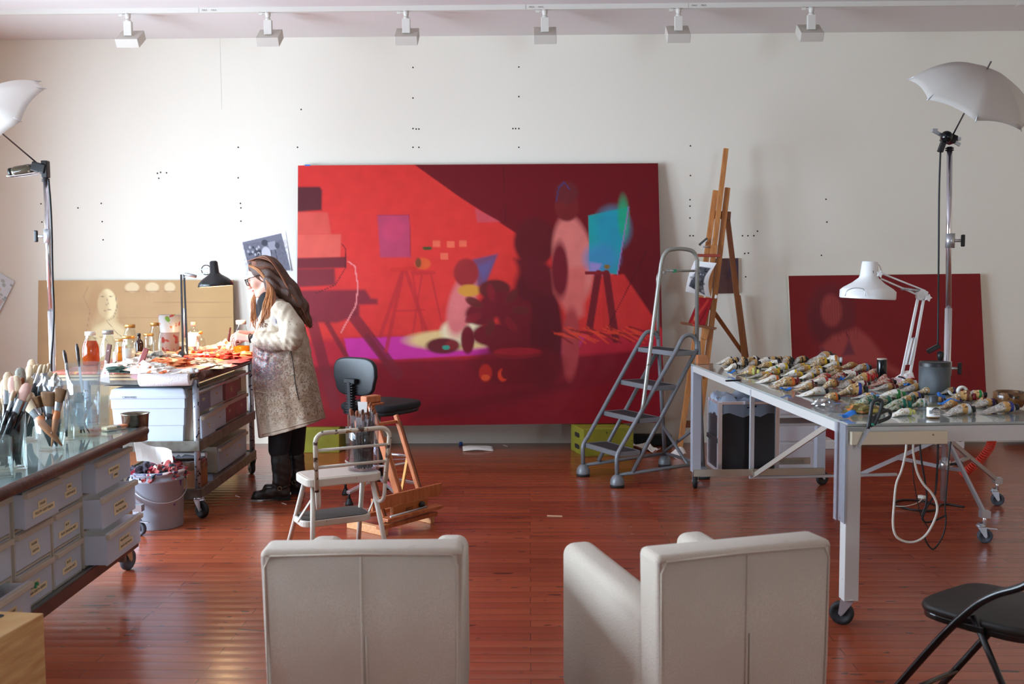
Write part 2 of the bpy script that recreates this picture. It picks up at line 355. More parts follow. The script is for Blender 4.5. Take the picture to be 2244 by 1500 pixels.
# ---------------------------------------------------------------- ceiling track and spotlights
tr_m = mat('track_white', (214,210,202), .45); dark = mat('black_plastic', (22,22,24), .4)
py = az(1000, 24, ZC-.04).y
rail = thing('lighting_track', 'long white ceiling track carrying six square spotlights', 'track light rail', (0, py, ZC))
xe = ay(2228, 22, py).x
MB().span((XL+.3,py-.018,ZC-.038), (xe,py+.018,ZC)).build('track_rail', tr_m, rail)
MB().span((xe,py-.02,ZC-.04), (xe+.05,py+.02,ZC)).build('end_cap', tr_m, rail)
for u in (437, 1152, 1508):
    x = ay(u, 20, py).x; m_ = MB().span((x-.001,py-.019,ZC-.038), (x+.001,py-.018,ZC)); m_.build('track_joint', mat('joint_grey', (120,118,114), .6), rail)
    for k, n in ((.05, 'MAX.'), (.125, 'BMX.')): text('MAX.', 'rating_mark', .02, mframe((x+k, py-.0185, ZC-.02), (1,0,0), (0,0,1)), mat('print_grey', (90,88,86), .6), rail)
def track_spot():
    t = thing('track_spotlight', 'x', 'spotlight', (0,0,0), 0, 'spotlights on the ceiling track')
    a = MB(); a.lathe([(.0,0),(.022,0),(.022,-.03),(.018,-.032),(.018,-.05),(.024,-.052),(.024,-.065),(0,-.065)], (0,0,-.038), 14).box((-.06,0,-.05), (.03,.012,.02)).box((-.03,0,-.048), (.03,.01,.008)); a.build('adapter', tr_m, t)
    MB().span((-.032,-.02,-.215), (.032,.02,-.10)).build('arm', tr_m, t, .003)
    R = Matrix.Rotation(math.radians(34), 3, 'X')
    h = MB(); h.box(R @ V((0,.0,-.040))+V((0,.02,-.198)), (.185,.185,.075), R); o = h.build('lamp_head', mat('spot_body', (200,194,184), .45), t, .004)
    MB().box(R @ V((0,.0,-.0795))+V((0,.02,-.198)), (.15,.15,.004), R).build('lens', mat('spot_lens', (225,225,220), .3), o)
    return t
sp0 = track_spot()
spl = ['square white track spotlight at the window end of the ceiling track', 'square white track spotlight, second from the window end of the track', 'square white track spotlight above the lit half of the large red painting', 'square white track spotlight above the dark half of the large red painting', 'square white track spotlight above the wooden easel', 'square white track spotlight above the dark red canvas, last on the track']
for i, u in enumerate((280,587,890,1194,1487,1778)):
    M4 = Matrix.Translation((ay(u, 30, py).x, py, ZC))
    if i == 0: sp0.matrix_world = M4; sp0['label'] = spl[0]
    else: dup(sp0, M4, spl[i])
# ================================================================ canvases and prints on or against the back wall
paint_m = mat('oil_paint', (255,255,255), .5, attr='Col', spec=.3)
lin_m = mat('raw_canvas_edge', (205,196,178), .8)
def canvas(name, label, cat, tl, tr, br, bl, P, depth, group=None, side=None, part='painted_face'):
    tl, tr, br, bl = V(tl), V(tr), V(br), V(bl); n = (tr-tl).cross(bl-tl).normalized()
    if n.y > 0: n = -n
    t = thing(name, label, cat, (bl+br)/2, 0, group)
    mb = MB(); q = [tl, tr, br, bl]; e = [p-n*.0015 for p in q]; f = [p-n*depth for p in q]
    mb.add(e+f, [(0,1,2,3),(7,6,5,4),(0,4,5,1),(1,5,6,2),(2,6,7,3),(3,7,4,0)]); mb.build('stretcher', side or lin_m, t)
    P.mesh(bil(tl, tr, br, bl), part, paint_m, t); return t
# --- large red painting (abstract stand-in, colours of the photo), leaning on two green crates
yT, yB = YW-.075, 8.88
P = Paint(30, 50, 1950, 1430, 330, 240, (205,44,40))
P.lay(np.clip((P.X-30)/1400, 0, 1)*.35, (226,52,44)); P.lay(np.clip((P.Y-500)/900, 0, 1)*.5, (196,40,46)); P.lay(.5+.5*P.noise(500, 4), (214,58,48), .35)
P.poly([(640,40),(1960,40),(1960,960),(1190,420),(900,230)], (104,4,16), 3); P.poly([(1130,360),(1960,420),(1960,960),(1740,640)], (92,4,14), 20, .5)
P.line([(1128,60),(1136,360)], 4, (70,2,10), .7)
P.poly([(1340,560),(1520,420),(1960,960),(1960,1000),(1370,1000)], (206,44,40), 6); P.poly([(1640,660),(1780,640),(1960,940),(1960,990),(1640,960)], (196,42,40), 5)
P.poly([(1740,620),(1960,400),(1960,960)], (98,4,16), 6)
P.poly([(20,990),(480,960),(1000,960),(1960,940),(1960,1440),(20,1440)], (176,28,48), 14)
P.poly([(280,972),(760,962),(1010,985),(1100,1060),(520,1085),(300,1070)], (196,44,150), 5); P.poly([(1370,985),(1560,960),(1480,1085),(1390,1080)], (190,44,110), 5)
P.poly([(20,1120),(600,1090),(1500,1075),(1960,1040),(1960,1440),(20,1440)], (122,8,28), 12)
P.poly([(20,1260),(900,1400),(1380,1280),(1960,1160),(1960,1440),(20,1440)], (134,10,26), 14, .8); P.poly([(600,1420),(1450,1240),(1500,1200),(700,1330)], (108,6,22), 12, .7)
# stacked blocks and trestle at the left
P.poly([(20,165),(148,165),(160,185),(158,290),(20,300)], (84,26,34), 6); P.poly([(20,300),(190,302),(208,418),(20,420)], (206,78,68), 5); P.poly([(20,420),(262,420),(258,545),(20,545)], (214,88,76), 4)
P.poly([(20,545),(290,540),(290,598),(20,600)], (108,28,38), 4); P.poly([(20,600),(228,600),(232,690),(20,700)], (120,34,44), 6); P.poly([(20,716),(390,715),(420,760),(456,765),(456,793),(360,795),(360,845),(240,890),(20,880)], (126,30,44), 8)
for a, b in (((110,880),(230,1320)),((330,860),(560,1160)),((190,890),(300,1080)),((400,960),(520,1120))): P.line([a, b], 58 if a[0] in (110,330) else 26, (116,24,40), .85, 8)
P.line([(265,470),(288,500),(285,600),(230,690),(130,730)], 4, (70,16,26)); P.line([(300,565),(335,590),(352,700),(340,800),(262,940)], 7, (224,130,130))
# small hung panels
P.poly([(455,318),(625,318),(632,545),(470,545)], (176,58,92), 4); P.ell(540,400,60,60,(200,60,96),.5,.6); P.line([(455,318),(625,318),(632,545)], 5, (140,30,50), .7)
for x, y in ((768,475),(845,478),(910,475),(810,541)): P.poly([(x-20,y-17),(x+20,y-17),(x+20,y+17),(x-20,y+17)], (226,98,72), 2)
P.poly([(975,285),(1110,360),(985,362)], (196,70,80), 3)
# two stools with a pot
for pts in ([(590,615),(470,960)],[(605,615),(720,960)],[(640,625),(700,980)],[(540,830),(700,825)],[(690,640),(640,960)],[(740,640),(790,880)],[(590,620),(500,1040)]): P.line(pts, 20 if pts[0][0] in (590,605) else 9, (176,36,40), .8, 5)
P.line([(535,610),(655,605)], 22, (196,40,34)); P.line([(640,628),(755,628)], 18, (186,40,40)); P.ell(695,580,42,30,(214,84,40),.2); P.ell(720,498,26,10,(70,70,30),.2); P.ell(672,575,16,26,(120,60,30),.3)
# soft abstract masses
P.ell(860,985,250,52,(222,190,130),.35); P.ell(900,940,110,70,(230,214,176),.3); P.ell(800,1015,90,42,(96,20,30),.3); P.ell(845,1012,34,26,(120,30,34),.3); P.ell(816,1024,20,12,(50,140,120),.3)
P.poly([(960,560),(1095,530),(1030,690),(950,720)], (112,66,100), 6); P.poly([(980,600),(1070,560),(1020,680)], (90,86,140), 12, .7)
P.ell(900,800,70,170,(214,112,112),.35,1,.25); P.ell(925,630,66,76,(148,36,38),.2); P.ell(940,725,60,32,(206,140,50),.35)
P.ell(1300,900,130,330,(88,8,22),.22,1,-.1); P.ell(1290,470,110,130,(92,10,20),.2); P.poly([(1180,560),(1290,540),(1440,650),(1400,760),(1250,720)], (96,12,24), 16)
P.ell(1490,560,105,230,(214,116,108),.22,1,-.12); P.poly([(1380,620),(1560,600),(1540,860),(1480,900),(1390,740)], (210,100,94), 16); P.ell(1470,1010,46,190,(170,60,62),.3,1,.05); P.ell(1420,620,44,150,(110,16,30),.4)
P.ell(1462,280,64,80,(112,26,28),.2); P.ell(1462,205,62,60,(100,30,34),.3); P.line([(1405,260),(1420,180),(1450,150),(1480,190)], 5, (40,60,120), .8)
# teal board on dark trestle legs
P.poly([(1575,330),(1790,284),(1722,645),(1575,630)], (22,150,150), 3); P.ell(1700,400,90,110,(30,140,170),.6,.8); P.ell(1640,560,90,80,(60,130,180),.6,.8); P.ell(1760,340,30,110,(20,160,110),.6,.8); P.poly([(1580,580),(1640,590),(1620,632),(1575,628)], (150,130,190), 8); P.ell(1668,604,16,12,(130,100,40),.3); P.line([(1790,284),(1722,645)], 6, (150,110,170))
for a, b in (((1622,640),(1570,930)),((1664,640),(1706,990))): P.line([a, b], 38, (110,18,28), 1, 5)
P.line([(1560,636),(1650,636)], 18, (128,20,26)); P.line([(1880,520),(1650,960)], 4, (70,4,14))
for k in range(26):
    x = 1370+k*17; P.line([(x, 940+18*math.sin(k)), (x+110, 985+26*math.cos(1.7*k))], 9, ((224,66,40) if k % 3 else (120,16,26)), .8, 4)
# dark plant mass and bowl
for cx, cy, rx, ry in ((1075,720,85,52),(1110,800,120,70),(1000,850,80,60),(1060,960,110,60),(1180,870,90,80),(930,985,36,75),(1240,830,30,50),(1210,960,50,110),(1120,1000,90,90)): P.ell(cx, cy, rx, ry, (96,26,26) if cy < 760 else (108,14,28), .25)
for k in range(14):
    a = k*.9; P.ell(1080+130*math.cos(a), 830+95*math.sin(a), 46, 22, ((88,30,24) if k % 2 else (134,18,34)), .4, .8, a)
P.ell(1190,1060,130,28,(190,40,48),.15); P.ell(1190,1120,240,110,(104,6,20),.3,.8); P.ell(1190,1048,122,20,(150,20,34),.2)
P.ell(1022,1160,34,46,(176,34,24),.25); P.ell(1022,1184,22,16,(220,80,40),.3); P.ell(1112,1172,26,34,(214,56,30),.2); P.ell(1126,1162,22,30,(110,6,20),.2)
P.lay(.5+.5*P.noise(160, 9), (60,0,8), .14)
big = canvas('painting', 'very large red oil painting leaning on two green crates at the centre of the wall', 'painting', ay(653,363,yT), ay(1442,358,yT), ay(1456,927,yB), ay(650,936,yB), P, .045, side=mat('red_canvas_edge', (70,12,18), .7))
tp = ay(668, 363, yT-.001); MB().span((tp.x,yT-.003,tp.z-.004), (tp.x+.05,yT-.0005,tp.z+.008)).build('blue_tape', mat('blue_tape', (40,110,190), .6), big)
# --- dark red canvas behind the paint table
P = Paint(160, 170, 1620, 1390, 200, 170, (128,24,28))
P.lay(.5+.5*P.noise(500, 2), (112,20,24), .6); P.lay(np.clip((P.Y-700)/700, 0, 1), (136,22,26), .7)
P.ell(470,450,175,220,(108,30,36),.35); P.ell(420,520,120,170,(98,26,32),.5,.8); P.ell(600,420,60,180,(104,30,34),.5,.6)
P.ell(475,430,80,120,(150,58,56),.35); P.poly([(380,700),(470,620),(660,560),(760,640),(900,840),(1010,900),(960,920),(800,850),(680,830),(420,800)], (156,62,58), 22)
P.poly([(390,700),(450,760),(400,790),(360,760)], (112,48,58), 12); P.poly([(600,640),(640,760),(540,770)], (112,48,58), 12); P.line([(600,640),(580,590)], 8, (104,40,48)); P.line([(1420,830),(1500,870),(1490,960),(1380,980)], 6, (96,14,18), .5)
for k in range(18): P.line([(340+k*18, 330+70*math.cos(k)), (310+k*21, 620+40*math.sin(2*k))], 7, (92,26,30), .35, 5)
yt2, yb2 = YW-.06, YW-.14
canvas('painting', 'dark red canvas leaning against the wall behind the paint tube table', 'painting', ay(1728,605,yt2), ay(2148,600,yt2), ay(2166,958,yb2), ay(1743,966,yb2), P, .04, side=mat('cream_canvas_edge', (222,212,190), .8))
# --- ochre canvas with a pale line drawing, left
P = Paint(230, 1265, 1390, 2200, 200, 160, (172,136,92))
P.lay(.5+.5*P.noise(300, 6), (196,158,108), .55); P.lay(.5+.5*np.sin(P.X*.8)*np.sin(P.Y*.5), (160,122,78), .12)
P.lay(np.clip((430-P.X)/250, 0, 1), (150,112,80), .5); P.lay(np.clip((P.X-900)/500, 0, 1), (198,160,100), .5)
P.poly([(560,1500),(640,1330),(690,1380),(700,1560),(760,1640),(900,1720),(900,1960),(560,1960)], (206,184,136), 20)
P.ell(640,1400,56,84,(226,208,160),.15); P.ell(590,1420,60,120,(170,128,84),.4,.6); P.ell(660,1620,120,110,(214,192,146),.3)
for cx, w2 in ((790,42),(910,40),(1015,32)): P.ell(cx,1306,w2,28,(212,188,146),.25); P.line([(cx-w2,1330),(cx+w2,1330)], 3, (140,100,66), .7)
P.line([(700,1332),(1080,1332)], 3, (140,104,70), .7); P.line([(920,1395),(1380,1392)], 3, (150,112,72), .6); P.line([(700,1480),(1380,1480)], 3, (150,112,72), .6)
P.line([(530,1300),(500,1360),(540,1440),(520,1560),(600,1640)], 3, (130,96,70), .7); P.line([(690,1340),(700,1420),(680,1480),(640,1500),(700,1570),(800,1640)], 3, (120,90,70), .8); P.line([(560,1600),(620,1590),(700,1690),(730,1800)], 3, (120,90,70), .7)
P.line([(595,1362),(620,1358)], 4, (120,96,70)); P.line([(655,1360),(680,1354)], 4, (120,96,70)); P.line([(640,1370),(648,1402),(634,1406)], 3, (140,110,80)); P.line([(625,1440),(668,1432)], 4, (150,110,86))
yt3, yb3 = YW-.06, YW-.16
canvas('painting', 'ochre canvas with a pale line drawing of a face, behind the palette trolley', 'painting', ay(84,615,yt3), ay(510,614,yt3), ay(516,968,yb3), ay(80,972,yb3), P, .03, side=mat('tan_canvas_edge', (176,150,112), .8))
# --- loose sheets pinned to the wall
def sheet_print(name, label, cat, pts, P, y=None, curl=.012, group=None, th=.0008):
    y = y or YW-.004; q = [ay(u, v, y) for u, v in pts]; b = bil(*q)
    f = lambda u, v: b(u, v)+V((0,-curl*(v**2)*(.4+.6*u), 0))
    t = thing(name, label, cat, b(.5, 1), 0, group); mb = MB(); mb.sheet(lambda u, v: f(u, v)+V((0,.001,0)), 8, 8); mb.build('paper', mat('white_paper', (236,234,230), .8), t, solid=th)
    P.mesh(f, 'printed_face', paint_m, t); return t
P = Paint(245, 60, 730, 445, 90, 75, (236,234,232)); P.poly([(252,112),(682,62),(726,436),(290,440)], (112,112,126), 2)
P.lay((.5+.5*P.noise(60, 5))*((P.Y > 130)), (70,70,84), .5); P.ell(490,250,50,70,(190,190,200),.2); P.ell(490,140,36,32,(60,60,72),.2); P.ell(400,240,40,46,(60,60,72),.2); P.ell(410,245,16,18,(200,200,206),.2)
for k in range(12): P.ell(300+k*12, 210+40*math.sin(2.3*k), 12, 14, (54,54,66) if k % 2 else (170,170,180), .3)
P.poly([(520,140),(600,130),(606,215),(530,220)], (150,150,162), 2); P.line([(545,220),(540,310)], 8, (60,60,70)); P.line([(590,218),(600,310)], 8, (60,60,70)); P.ell(620,180,26,30,(70,70,82),.3)
sheet_print('photo_print', 'black and white photo print pinned to the wall above the painter', 'print', ((528,520),(626,510),(639,594),(540,604)), P, YW-.006)
P = Paint(0, 0, 10, 10, 8, 8, (232,232,232)); P.poly([(4,7.2),(9.4,7),(9.6,9.9),(4.4,9.9)], (70,70,84), .2)
sheet_print('photo_print', 'white sheet with a dark grey corner pinned behind the black and white print', 'print', ((596,508),(650,505),(652,700),(600,704)), P, YW-.002, .004)
P = Paint(0, 0, 10, 10, 8, 8, (236,234,232)); P.poly([(1,6),(9,6),(9,9),(1,9)], (60,56,64), .2)
sheet_print('photo_print', 'narrow white sheet pinned low behind the painter with a dark print on it', 'print', ((548,604),(585,602),(588,706),(552,708)), P, YW-.003, .004)
P = Paint(0, 0, 100, 100, 70, 70, (214,222,228)); rr = np.random.RandomState(2)
for k in range(60): P.ell(rr.uniform(0,100), rr.uniform(0,100), rr.uniform(2,5), rr.uniform(2,5), [(150,160,150),(190,180,140),(110,120,120),(170,200,215),(200,170,150)][k % 5], .4, .7)
sheet_print('sketch_sheet', 'pale sheet spotted with colour tests pinned beside the left photo light', 'print', ((-60,560),(32,618),(-8,700),(-100,640)), P, YW-.02, .02)
# --- small dark canvas on the wall behind the easel
P = Paint(0, 0, 100, 100, 40, 40, (78,50,50)); P.lay(.5+.5*P.noise(50, 3), (100,66,58), .7); P.poly([(70,-5),(105,-5),(105,60),(60,50)], (56,46,66), 12, .8)
canvas('painting', 'small dark brown canvas hung on the wall behind the wooden easel', 'painting', ay(1560,567,YW-.03), ay(1618,566,YW-.03), ay(1619,643,YW-.03), ay(1561,644,YW-.03), P, .028)
# --- crates and foam blocks that carry the canvases
crate_m = mat('green_painted_wood', (150,150,48), .55, var=(6, (124,122,36), .7), spots=[((90,84,40), 22, .7), ((196,190,110), 30, .74)])
def crate(label, p, q, h, ang, part='handle_hole'):
    """p, q: front-left and front-right floor corners"""
    p, q = V((p[0],p[1],0)), V((q[0],q[1],0)); ex = (q-p).normalized(); ey = V((-ex.y, ex.x, 0))
    t = thing('apple_box', label, 'crate', (p+q)/2, 0, 'green wooden crates under the large red painting'); L_ = (q-p).length; D = ang
    R = Matrix((ex, ey, V((0,0,1)))).transposed(); MB().box((p+q)/2+ey*D/2+V((0,0,h/2)), (L_, D, h), R).build('box_body', crate_m, t, .004)
    for z in (.27*h, .7*h):
        o = p-ex*.0015+ey*D*.5+V((0,0,z)); pts = [(-.045+.02*math.cos(a), .02*math.sin(a)) for a in np.linspace(PI/2, 1.5*PI, 8)]+[(.045+.02*math.cos(a), .02*math.sin(a)) for a in np.linspace(-PI/2, PI/2, 8)]
        MB().prism(pts, o, ey, V((0,0,1)), .002).build('handle_hole', hole, t)
c0 = az(1279,1002,0); crate('green wooden crate with oval hand holes under the ladder end of the red painting', c0, (c0.x+.44, c0.y+.12), ay(1320,930,yB).z-.002, .36)
c1 = az(660,993,0); crate('green wooden crate beside the painter carrying the red painting', (c1.x-.02, c1.y-.0), (c1.x+.34, c1.y-.0), ay(690,935.5,yB).z-.002, .32)
foam = mat('white_foam', (222,220,218), .8)
for u0, u1, v0, v1, lb in ((1797,1829,966,985,'white foam block under the near corner of the dark red canvas'),(2068,2114,964,984,'longer white foam block under the far corner of the dark red canvas')):
    b0 = az(u0, v1, 0); b1 = az(u1, v1, 0); mb = MB().span((b0.x, b0.y, 0), (b1.x, YW-.01, ay(u0, v0, b0.y).z)); o = thing('foam_block', lb, 'foam block', ((b0.x+b1.x)/2, b0.y, 0)); mb.build('block', foam, o, .006)
# ================================================================ shared hardware
steel = mat('brushed_steel', (186,188,192), .34, .75); chrome = mat('chrome', (222,223,228), .2, .8); zinc = mat('zinc_plate', (190,196,204), .35, .8)
alu = mat('satin_aluminium', (196,200,206), .42, .6); rubber = mat('black_rubber', (24,24,26), .6); grey_rub = mat('grey_rubber', (70,74,84), .6)
clear = thin_glass('clear_glass', (249,253,252), .2); acry = thin_glass('clear_acrylic', (249,250,253), .25, .08)
def caster(parent, p, r, ang, local=False, w=.032, offs=None, fork=zinc, tyre=rubber, stem=.05, brake=False):
    """swivel caster: p = floor point under the swivel"""
    p = V(p); d = V((math.cos(ang), math.sin(ang), 0)); s = V((-d.y, d.x, 0)); offs = r*.55 if offs is None else offs; c = p+d*offs+V((0,0,r)); top = 2*r+.012
    f = MB(); f.lathe([(0,top),(r*.62,top),(r*.62,top+.008),(r*.4,top+.012),(r*.4,top+.02),(0,top+.02)], p, 16); f.cyl(p+V((0,0,top+.015)), p+V((0,0,top+stem)), .012)
    for k in (-1, 1):
        q = s*(k*(w/2+.005)); a = p+V((0,0,top)); f.prism([(-r*.5,top),(r*.62,top),(offs+r*.22,r-.0),(offs,r-r*.22),(offs-r*.22,r)], p+q, d, V((0,0,1)), .003)
    f.cyl(c-s*(w/2+.01), c+s*(w/2+.01), .007, 10)
    if brake: f.bar(p+V((0,0,top-.006))-d*r*.3, p+d*(r*2.1)+V((0,0,top-.012)), .022, .004)
    o = f.build('caster', fork, parent, local=local)
    rot = Matrix((d, V((0,0,1)), s)).transposed(); h = w/2
    wm = MB(); wm.lathe([(.008,-h*.6),(r*.55,-h*.6),(r*.62,-h*.9),(r*.9,-h),(r,-h*.6),(r,h*.6),(r*.9,h),(r*.62,h*.9),(r*.55,h*.6),(.008,h*.6)], c, 28, rot); wm.build('wheel', tyre, o, local=local); return o
def polyline_frame(t, name, pts, r, m, local=False, n=8): return MB().tube(pts, r, n).build(name, m, t, local=local)
# ================================================================ palette trolley
A0, A1 = az(441,1136,0), az(561,1039,0); AD = (A1-A0); AL = V((AD.x,AD.y)).length; ANG = math.atan2(AD.y, AD.x)-PI/2
trolley = thing('palette_trolley', 'grey steel trolley with a paint-crusted palette top beside the painter', 'trolley', (A0.x, A0.y, 0), ANG)
MT = W[trolley.name]
def TL(x, y, z): return MT @ V((x, y, z))
shelf_m = mat('worn_grey_shelf', (120,116,108), .45, .2, var=(14, (84,72,60), .8), spots=[((96,44,30), 18, .68), ((200,198,190), 60, .74)])
post_m = mat('splattered_steel_post', (172,178,188), .35, .7, spots=[((30,28,40), 46, .60), ((190,150,40), 30, .70), ((60,40,110), 38, .69), ((236,236,230), 60, .72)])
crust = mat('paint_crusted_wood', (92,48,32), .45, var=(30, (54,30,22), .9), bump=(70, .6), spots=[((150,60,44), 26, .66), ((190,150,90), 34, .72), ((120,110,60), 20, .73)])
WT = .74; ZT = .955
for x in (-.02, -WT+.02):
    for y in (.02, AL-.02):
        MB().tube([(x,y,.13),(x,y,ZT-.05)], .021, 14).build('post', post_m, trolley, local=True)
def tray(z, name, lip=.07):
    mb = MB().box((-WT/2, AL/2, z), (WT, AL, .012))
    for a, b in (((0,0),(0,AL)),((-WT,0),(-WT,AL)),((0,0),(-WT,0)),((0,AL),(-WT,AL))): mb.span((min(a[0],b[0])-.006, min(a[1],b[1])-.006, z-lip*.75), (max(a[0],b[0])+.006, max(a[1],b[1])+.006, z+lip*.25))
    mb.build(name, shelf_m, trolley, .004, local=True)
tray(.175, 'shelf'); tray(.49, 'shelf')
MB().box((-WT/2-.09, AL/2, ZT-.055), (WT+.12, AL-.02, .05)).build('top_frame', shelf_m, trolley, local=True)
pb = MB()
for k, (z0, z1) in enumerate(((ZT-.028, ZT-.012), (ZT-.05, ZT-.036))): pb.box((-WT/2-.1, AL/2-.0, (z0+z1)/2), (WT+.16, AL+.0, z1-z0))
pb.build('board', mat('pale_plywood', (206,186,150), .6, var=(12, (176,150,112), .7)), trolley, local=True)
slab_m = mat('palette_surface', (168,118,96), .4, var=(5, (204,96,74), .9), bump=(50, .7), spots=[((150,146,140), 7, .58), ((214,150,60), 22, .62), ((180,40,40), 16, .63), ((60,60,120), 34, .70), ((60,110,96), 26, .71), ((232,224,206), 24, .66), ((60,30,26), 40, .66)])
MB().box((-WT/2-.1, AL/2, ZT), (WT+.18, AL+.03, .02)).build('palette', slab_m, trolley, .004, local=True)
MB().tube([(.035, -.03, ZT-.018), (.035, AL*.3, ZT-.021), (.035, AL*.7, ZT-.019), (.035, AL+.03, ZT-.018)], .027, 14).build('rail', crust, trolley, local=True)
MB().tube([(-.02, 0, ZT-.14), (-.02, AL-.02, ZT-.14)], .009, 8).build('side_bar', steel, trolley, local=True)
for x in (-.02, -WT+.02):
    for y, a in ((.02, -.6), (AL-.02, 2.1)): caster(trolley, (x, y, 0), .056, a if x > -.1 else 1.2, True, stem=.03, brake=y > 1)
# raw umber and red smears piled on the palette
for k, (u, v, r, c) in enumerate(((515,792,.05,(150,30,36)),(490,797,.035,(120,24,40)),(470,790,.03,(210,170,90)),(530,785,.04,(190,60,50)),(455,800,.035,(196,186,170)),(480,806,.028,(60,90,84)),(500,802,.03,(206,120,110)))):
    q = az(u, v, ZT+.012); mb = MB(); rr_ = random.Random(k)
    mb.sheet(lambda a, b: q+V((r*1.6*(a-.5)*2, r*2.4*(b-.5)*2, (.009*math.sin(PI*a)*math.sin(PI*b)*(1+.8*rr_.uniform(-1,1))) if 0 < a < 1 and 0 < b < 1 else -.002)), 9, 9)
    mb.build('paint_dab', mat('oil_dab_%d' % k, c, .35, bump=(120, .5)), trolley)
# ---------------------------------------------------------------- drawer units
plas = frosted('drawer_plastic', (236,240,248), .8); plas_w = frosted('cream_plastic', (226,216,200), .95); card = mat('masking_tape_label', (214,196,158), .7); ink = mat('label_ink', (44,38,36), .7)
def drawer(parent, o, ex, ey, w_, h, out, words=None, mfront=plas, dd=.26, ls=1.0):
    """drawer with front face lower-left at o, ex along the front, ey outward; out = pulled out"""
    o, ex, ey, ez = V(o), V(ex), V(ey), V((0,0,1)); R = Matrix((ex, ey, ez)).transposed(); g = .006; of = o+ey*out
    m = MB(); m.box(of+ex*w_/2+ez*h/2-ey*.004, (w_-2*g, .008, h-2*g), R)
    for x in (g+.002, w_-g-.002): m.box(of+ex*x+ez*(h*.48)-ey*(dd/2), (.004, dd, h*.84), R)
    m.box(of+ex*w_/2+ez*.012-ey*(dd/2), (w_-2*g, dd, .004), R); m.box(of+ex*w_/2+ez*(h*.45)-ey*dd, (w_-2*g, .004, h*.8), R)
    d = m.build('drawer', mfront, parent)
    MB().box(of+ex*w_/2+ez*(h-.020)+ey*.006, (w_-.004, .022, .024), R).build('handle', plas_w, d, .004)
    if words:
        for k, wd in enumerate(words):
            lw = (.012+len(wd)*.0088)*ls; c = of+ex*(w_*(.5+.04*k))+ez*(h*.5-.026*ls*k)+ey*.0012; MB().box(c, (lw, .001, .024*ls), R).build('label', card, d)
            text(wd, 'label', .0135*ls, mframe(c+ey*.001, ex, ez), ink, d)
    return d
def dunit(name, label, o, ex, ey, w_, h, depth, rows, cols, outs, words, group=None, ls=1.0, dd=.26, mf=None):
    o, ex, ey, ez = V(o), V(ex), V(ey), V((0,0,1)); R = Matrix((ex, ey, ez)).transposed()
    t = thing(name, label, 'drawers', o+ex*w_/2-ey*depth/2, 0, group); b = MB(); tk = .008; dw, dh = w_/cols, h/rows
    b.box(o+ex*w_/2-ey*depth+ez*h/2, (w_, .004, h), R)
    for k in range(cols+1): b.box(o+ex*min(max(dw*k, tk/2), w_-tk/2)-ey*depth/2+ez*h/2, (tk, depth, h), R)
    for k in range(rows+1): b.box(o+ex*w_/2-ey*depth/2+ez*min(max(dh*k, tk/2), h-tk/2), (w_, depth, tk), R)
    b.build('body', plas_w, t)
    for r in range(rows):
        for c in range(cols):
            i = r*cols+c; drawer(t, o+ex*(dw*c+.003)+ez*(dh*r+.004)+ey*.002, ex, ey, dw-.006, dh-.008, outs[i] if i < len(outs) else 0, words[i] if i < len(words) else None, (mf or {}).get(i, plas), min(dd, depth-.02), ls)
    return t
ex_, ey_ = (MT.to_3x3() @ V((0,1,0))), (MT.to_3x3() @ V((1,0,0)))
red_pl = frosted('drawer_plastic_red_contents', (196,140,140), .92); blu_pl = frosted('drawer_plastic_blue_contents', (180,186,206), .9)
dunit('drawer_unit', 'two-row cream drawer unit with frosted fronts on the middle trolley shelf', TL(-.045, .06, .50), ex_, ey_, AL-.12, .335, .075, 2, 4, [.04,.02,0,0,.01,0,.015,-.04], [['CAD','RED'],['PINKS'],['REDS'],['LAKES'],['BLUES'],['WHITE'],['PINKS','REDS'],['PINK']], ls=.7, mf={2:red_pl,3:red_pl,4:blu_pl,6:red_pl,7:red_pl})
dunit('drawer_unit', 'low white drawer unit on the bottom trolley shelf', TL(-.05, .56, .185), ex_, ey_, AL-.64, .185, .40, 1, 2, [.01,0], [['OILS'],['ROLLS']], ls=.8)
# flat white boxes, basket and papers on the lower shelf
wbox = mat('white_board', (226,230,234), .5)
def box_thing(name, label, cat, c, d, rz, m, bev=.004, part='body'): t = thing(name, label, cat, (c[0], c[1], c[2]-d[2]/2), rz); MB().box((0,0,d[2]/2), d).build(part, m, t, bev, local=True); return t
q = TL(-.30, .44, .185+.085); t = box_thing('storage_box', 'white square-cornered box standing on the bottom trolley shelf', 'box', q, (.42, .06, .17), ANG, wbox); MB().box((.19,-.0305,.085), (.04,.002,.165)).build('edge_panel', mat('white_foam', (222,220,218), .8), t, local=True)
q = TL(-.28, .17, .185+.003); box_thing('paper_sheet', 'blue-grey sheet lying on the bottom trolley shelf', 'paper', TL(-.2, .36, .1835), (.34, .26, .004), ANG+.3, mat('blue_grey_paper', (120,134,150), .6), 0)
bt = thing('waste_basket', 'small wood-grain box lined with a clear bag on the bottom trolley shelf', 'basket', TL(-.14, .14, .182), ANG)
wg_ = mat('wood_grain_print', (146,92,56), .55, var=(4, (112,66,38), .9), stretch=(14,14,1.2))
m = MB()
for a, b in (((-.12,-.08),(.12,-.08)),((.12,-.08),(.12,.08)),((.12,.08),(-.12,.08)),((-.12,.08),(-.12,-.08))): m.bar((a[0],a[1],.085), (b[0],b[1],.085), .006, .17)
m.box((0,0,.004), (.24,.16,.006)); m.build('body', wg_, bt, local=True)
bag = thin_glass('clear_bag', (226,230,236), 1.6, .2)
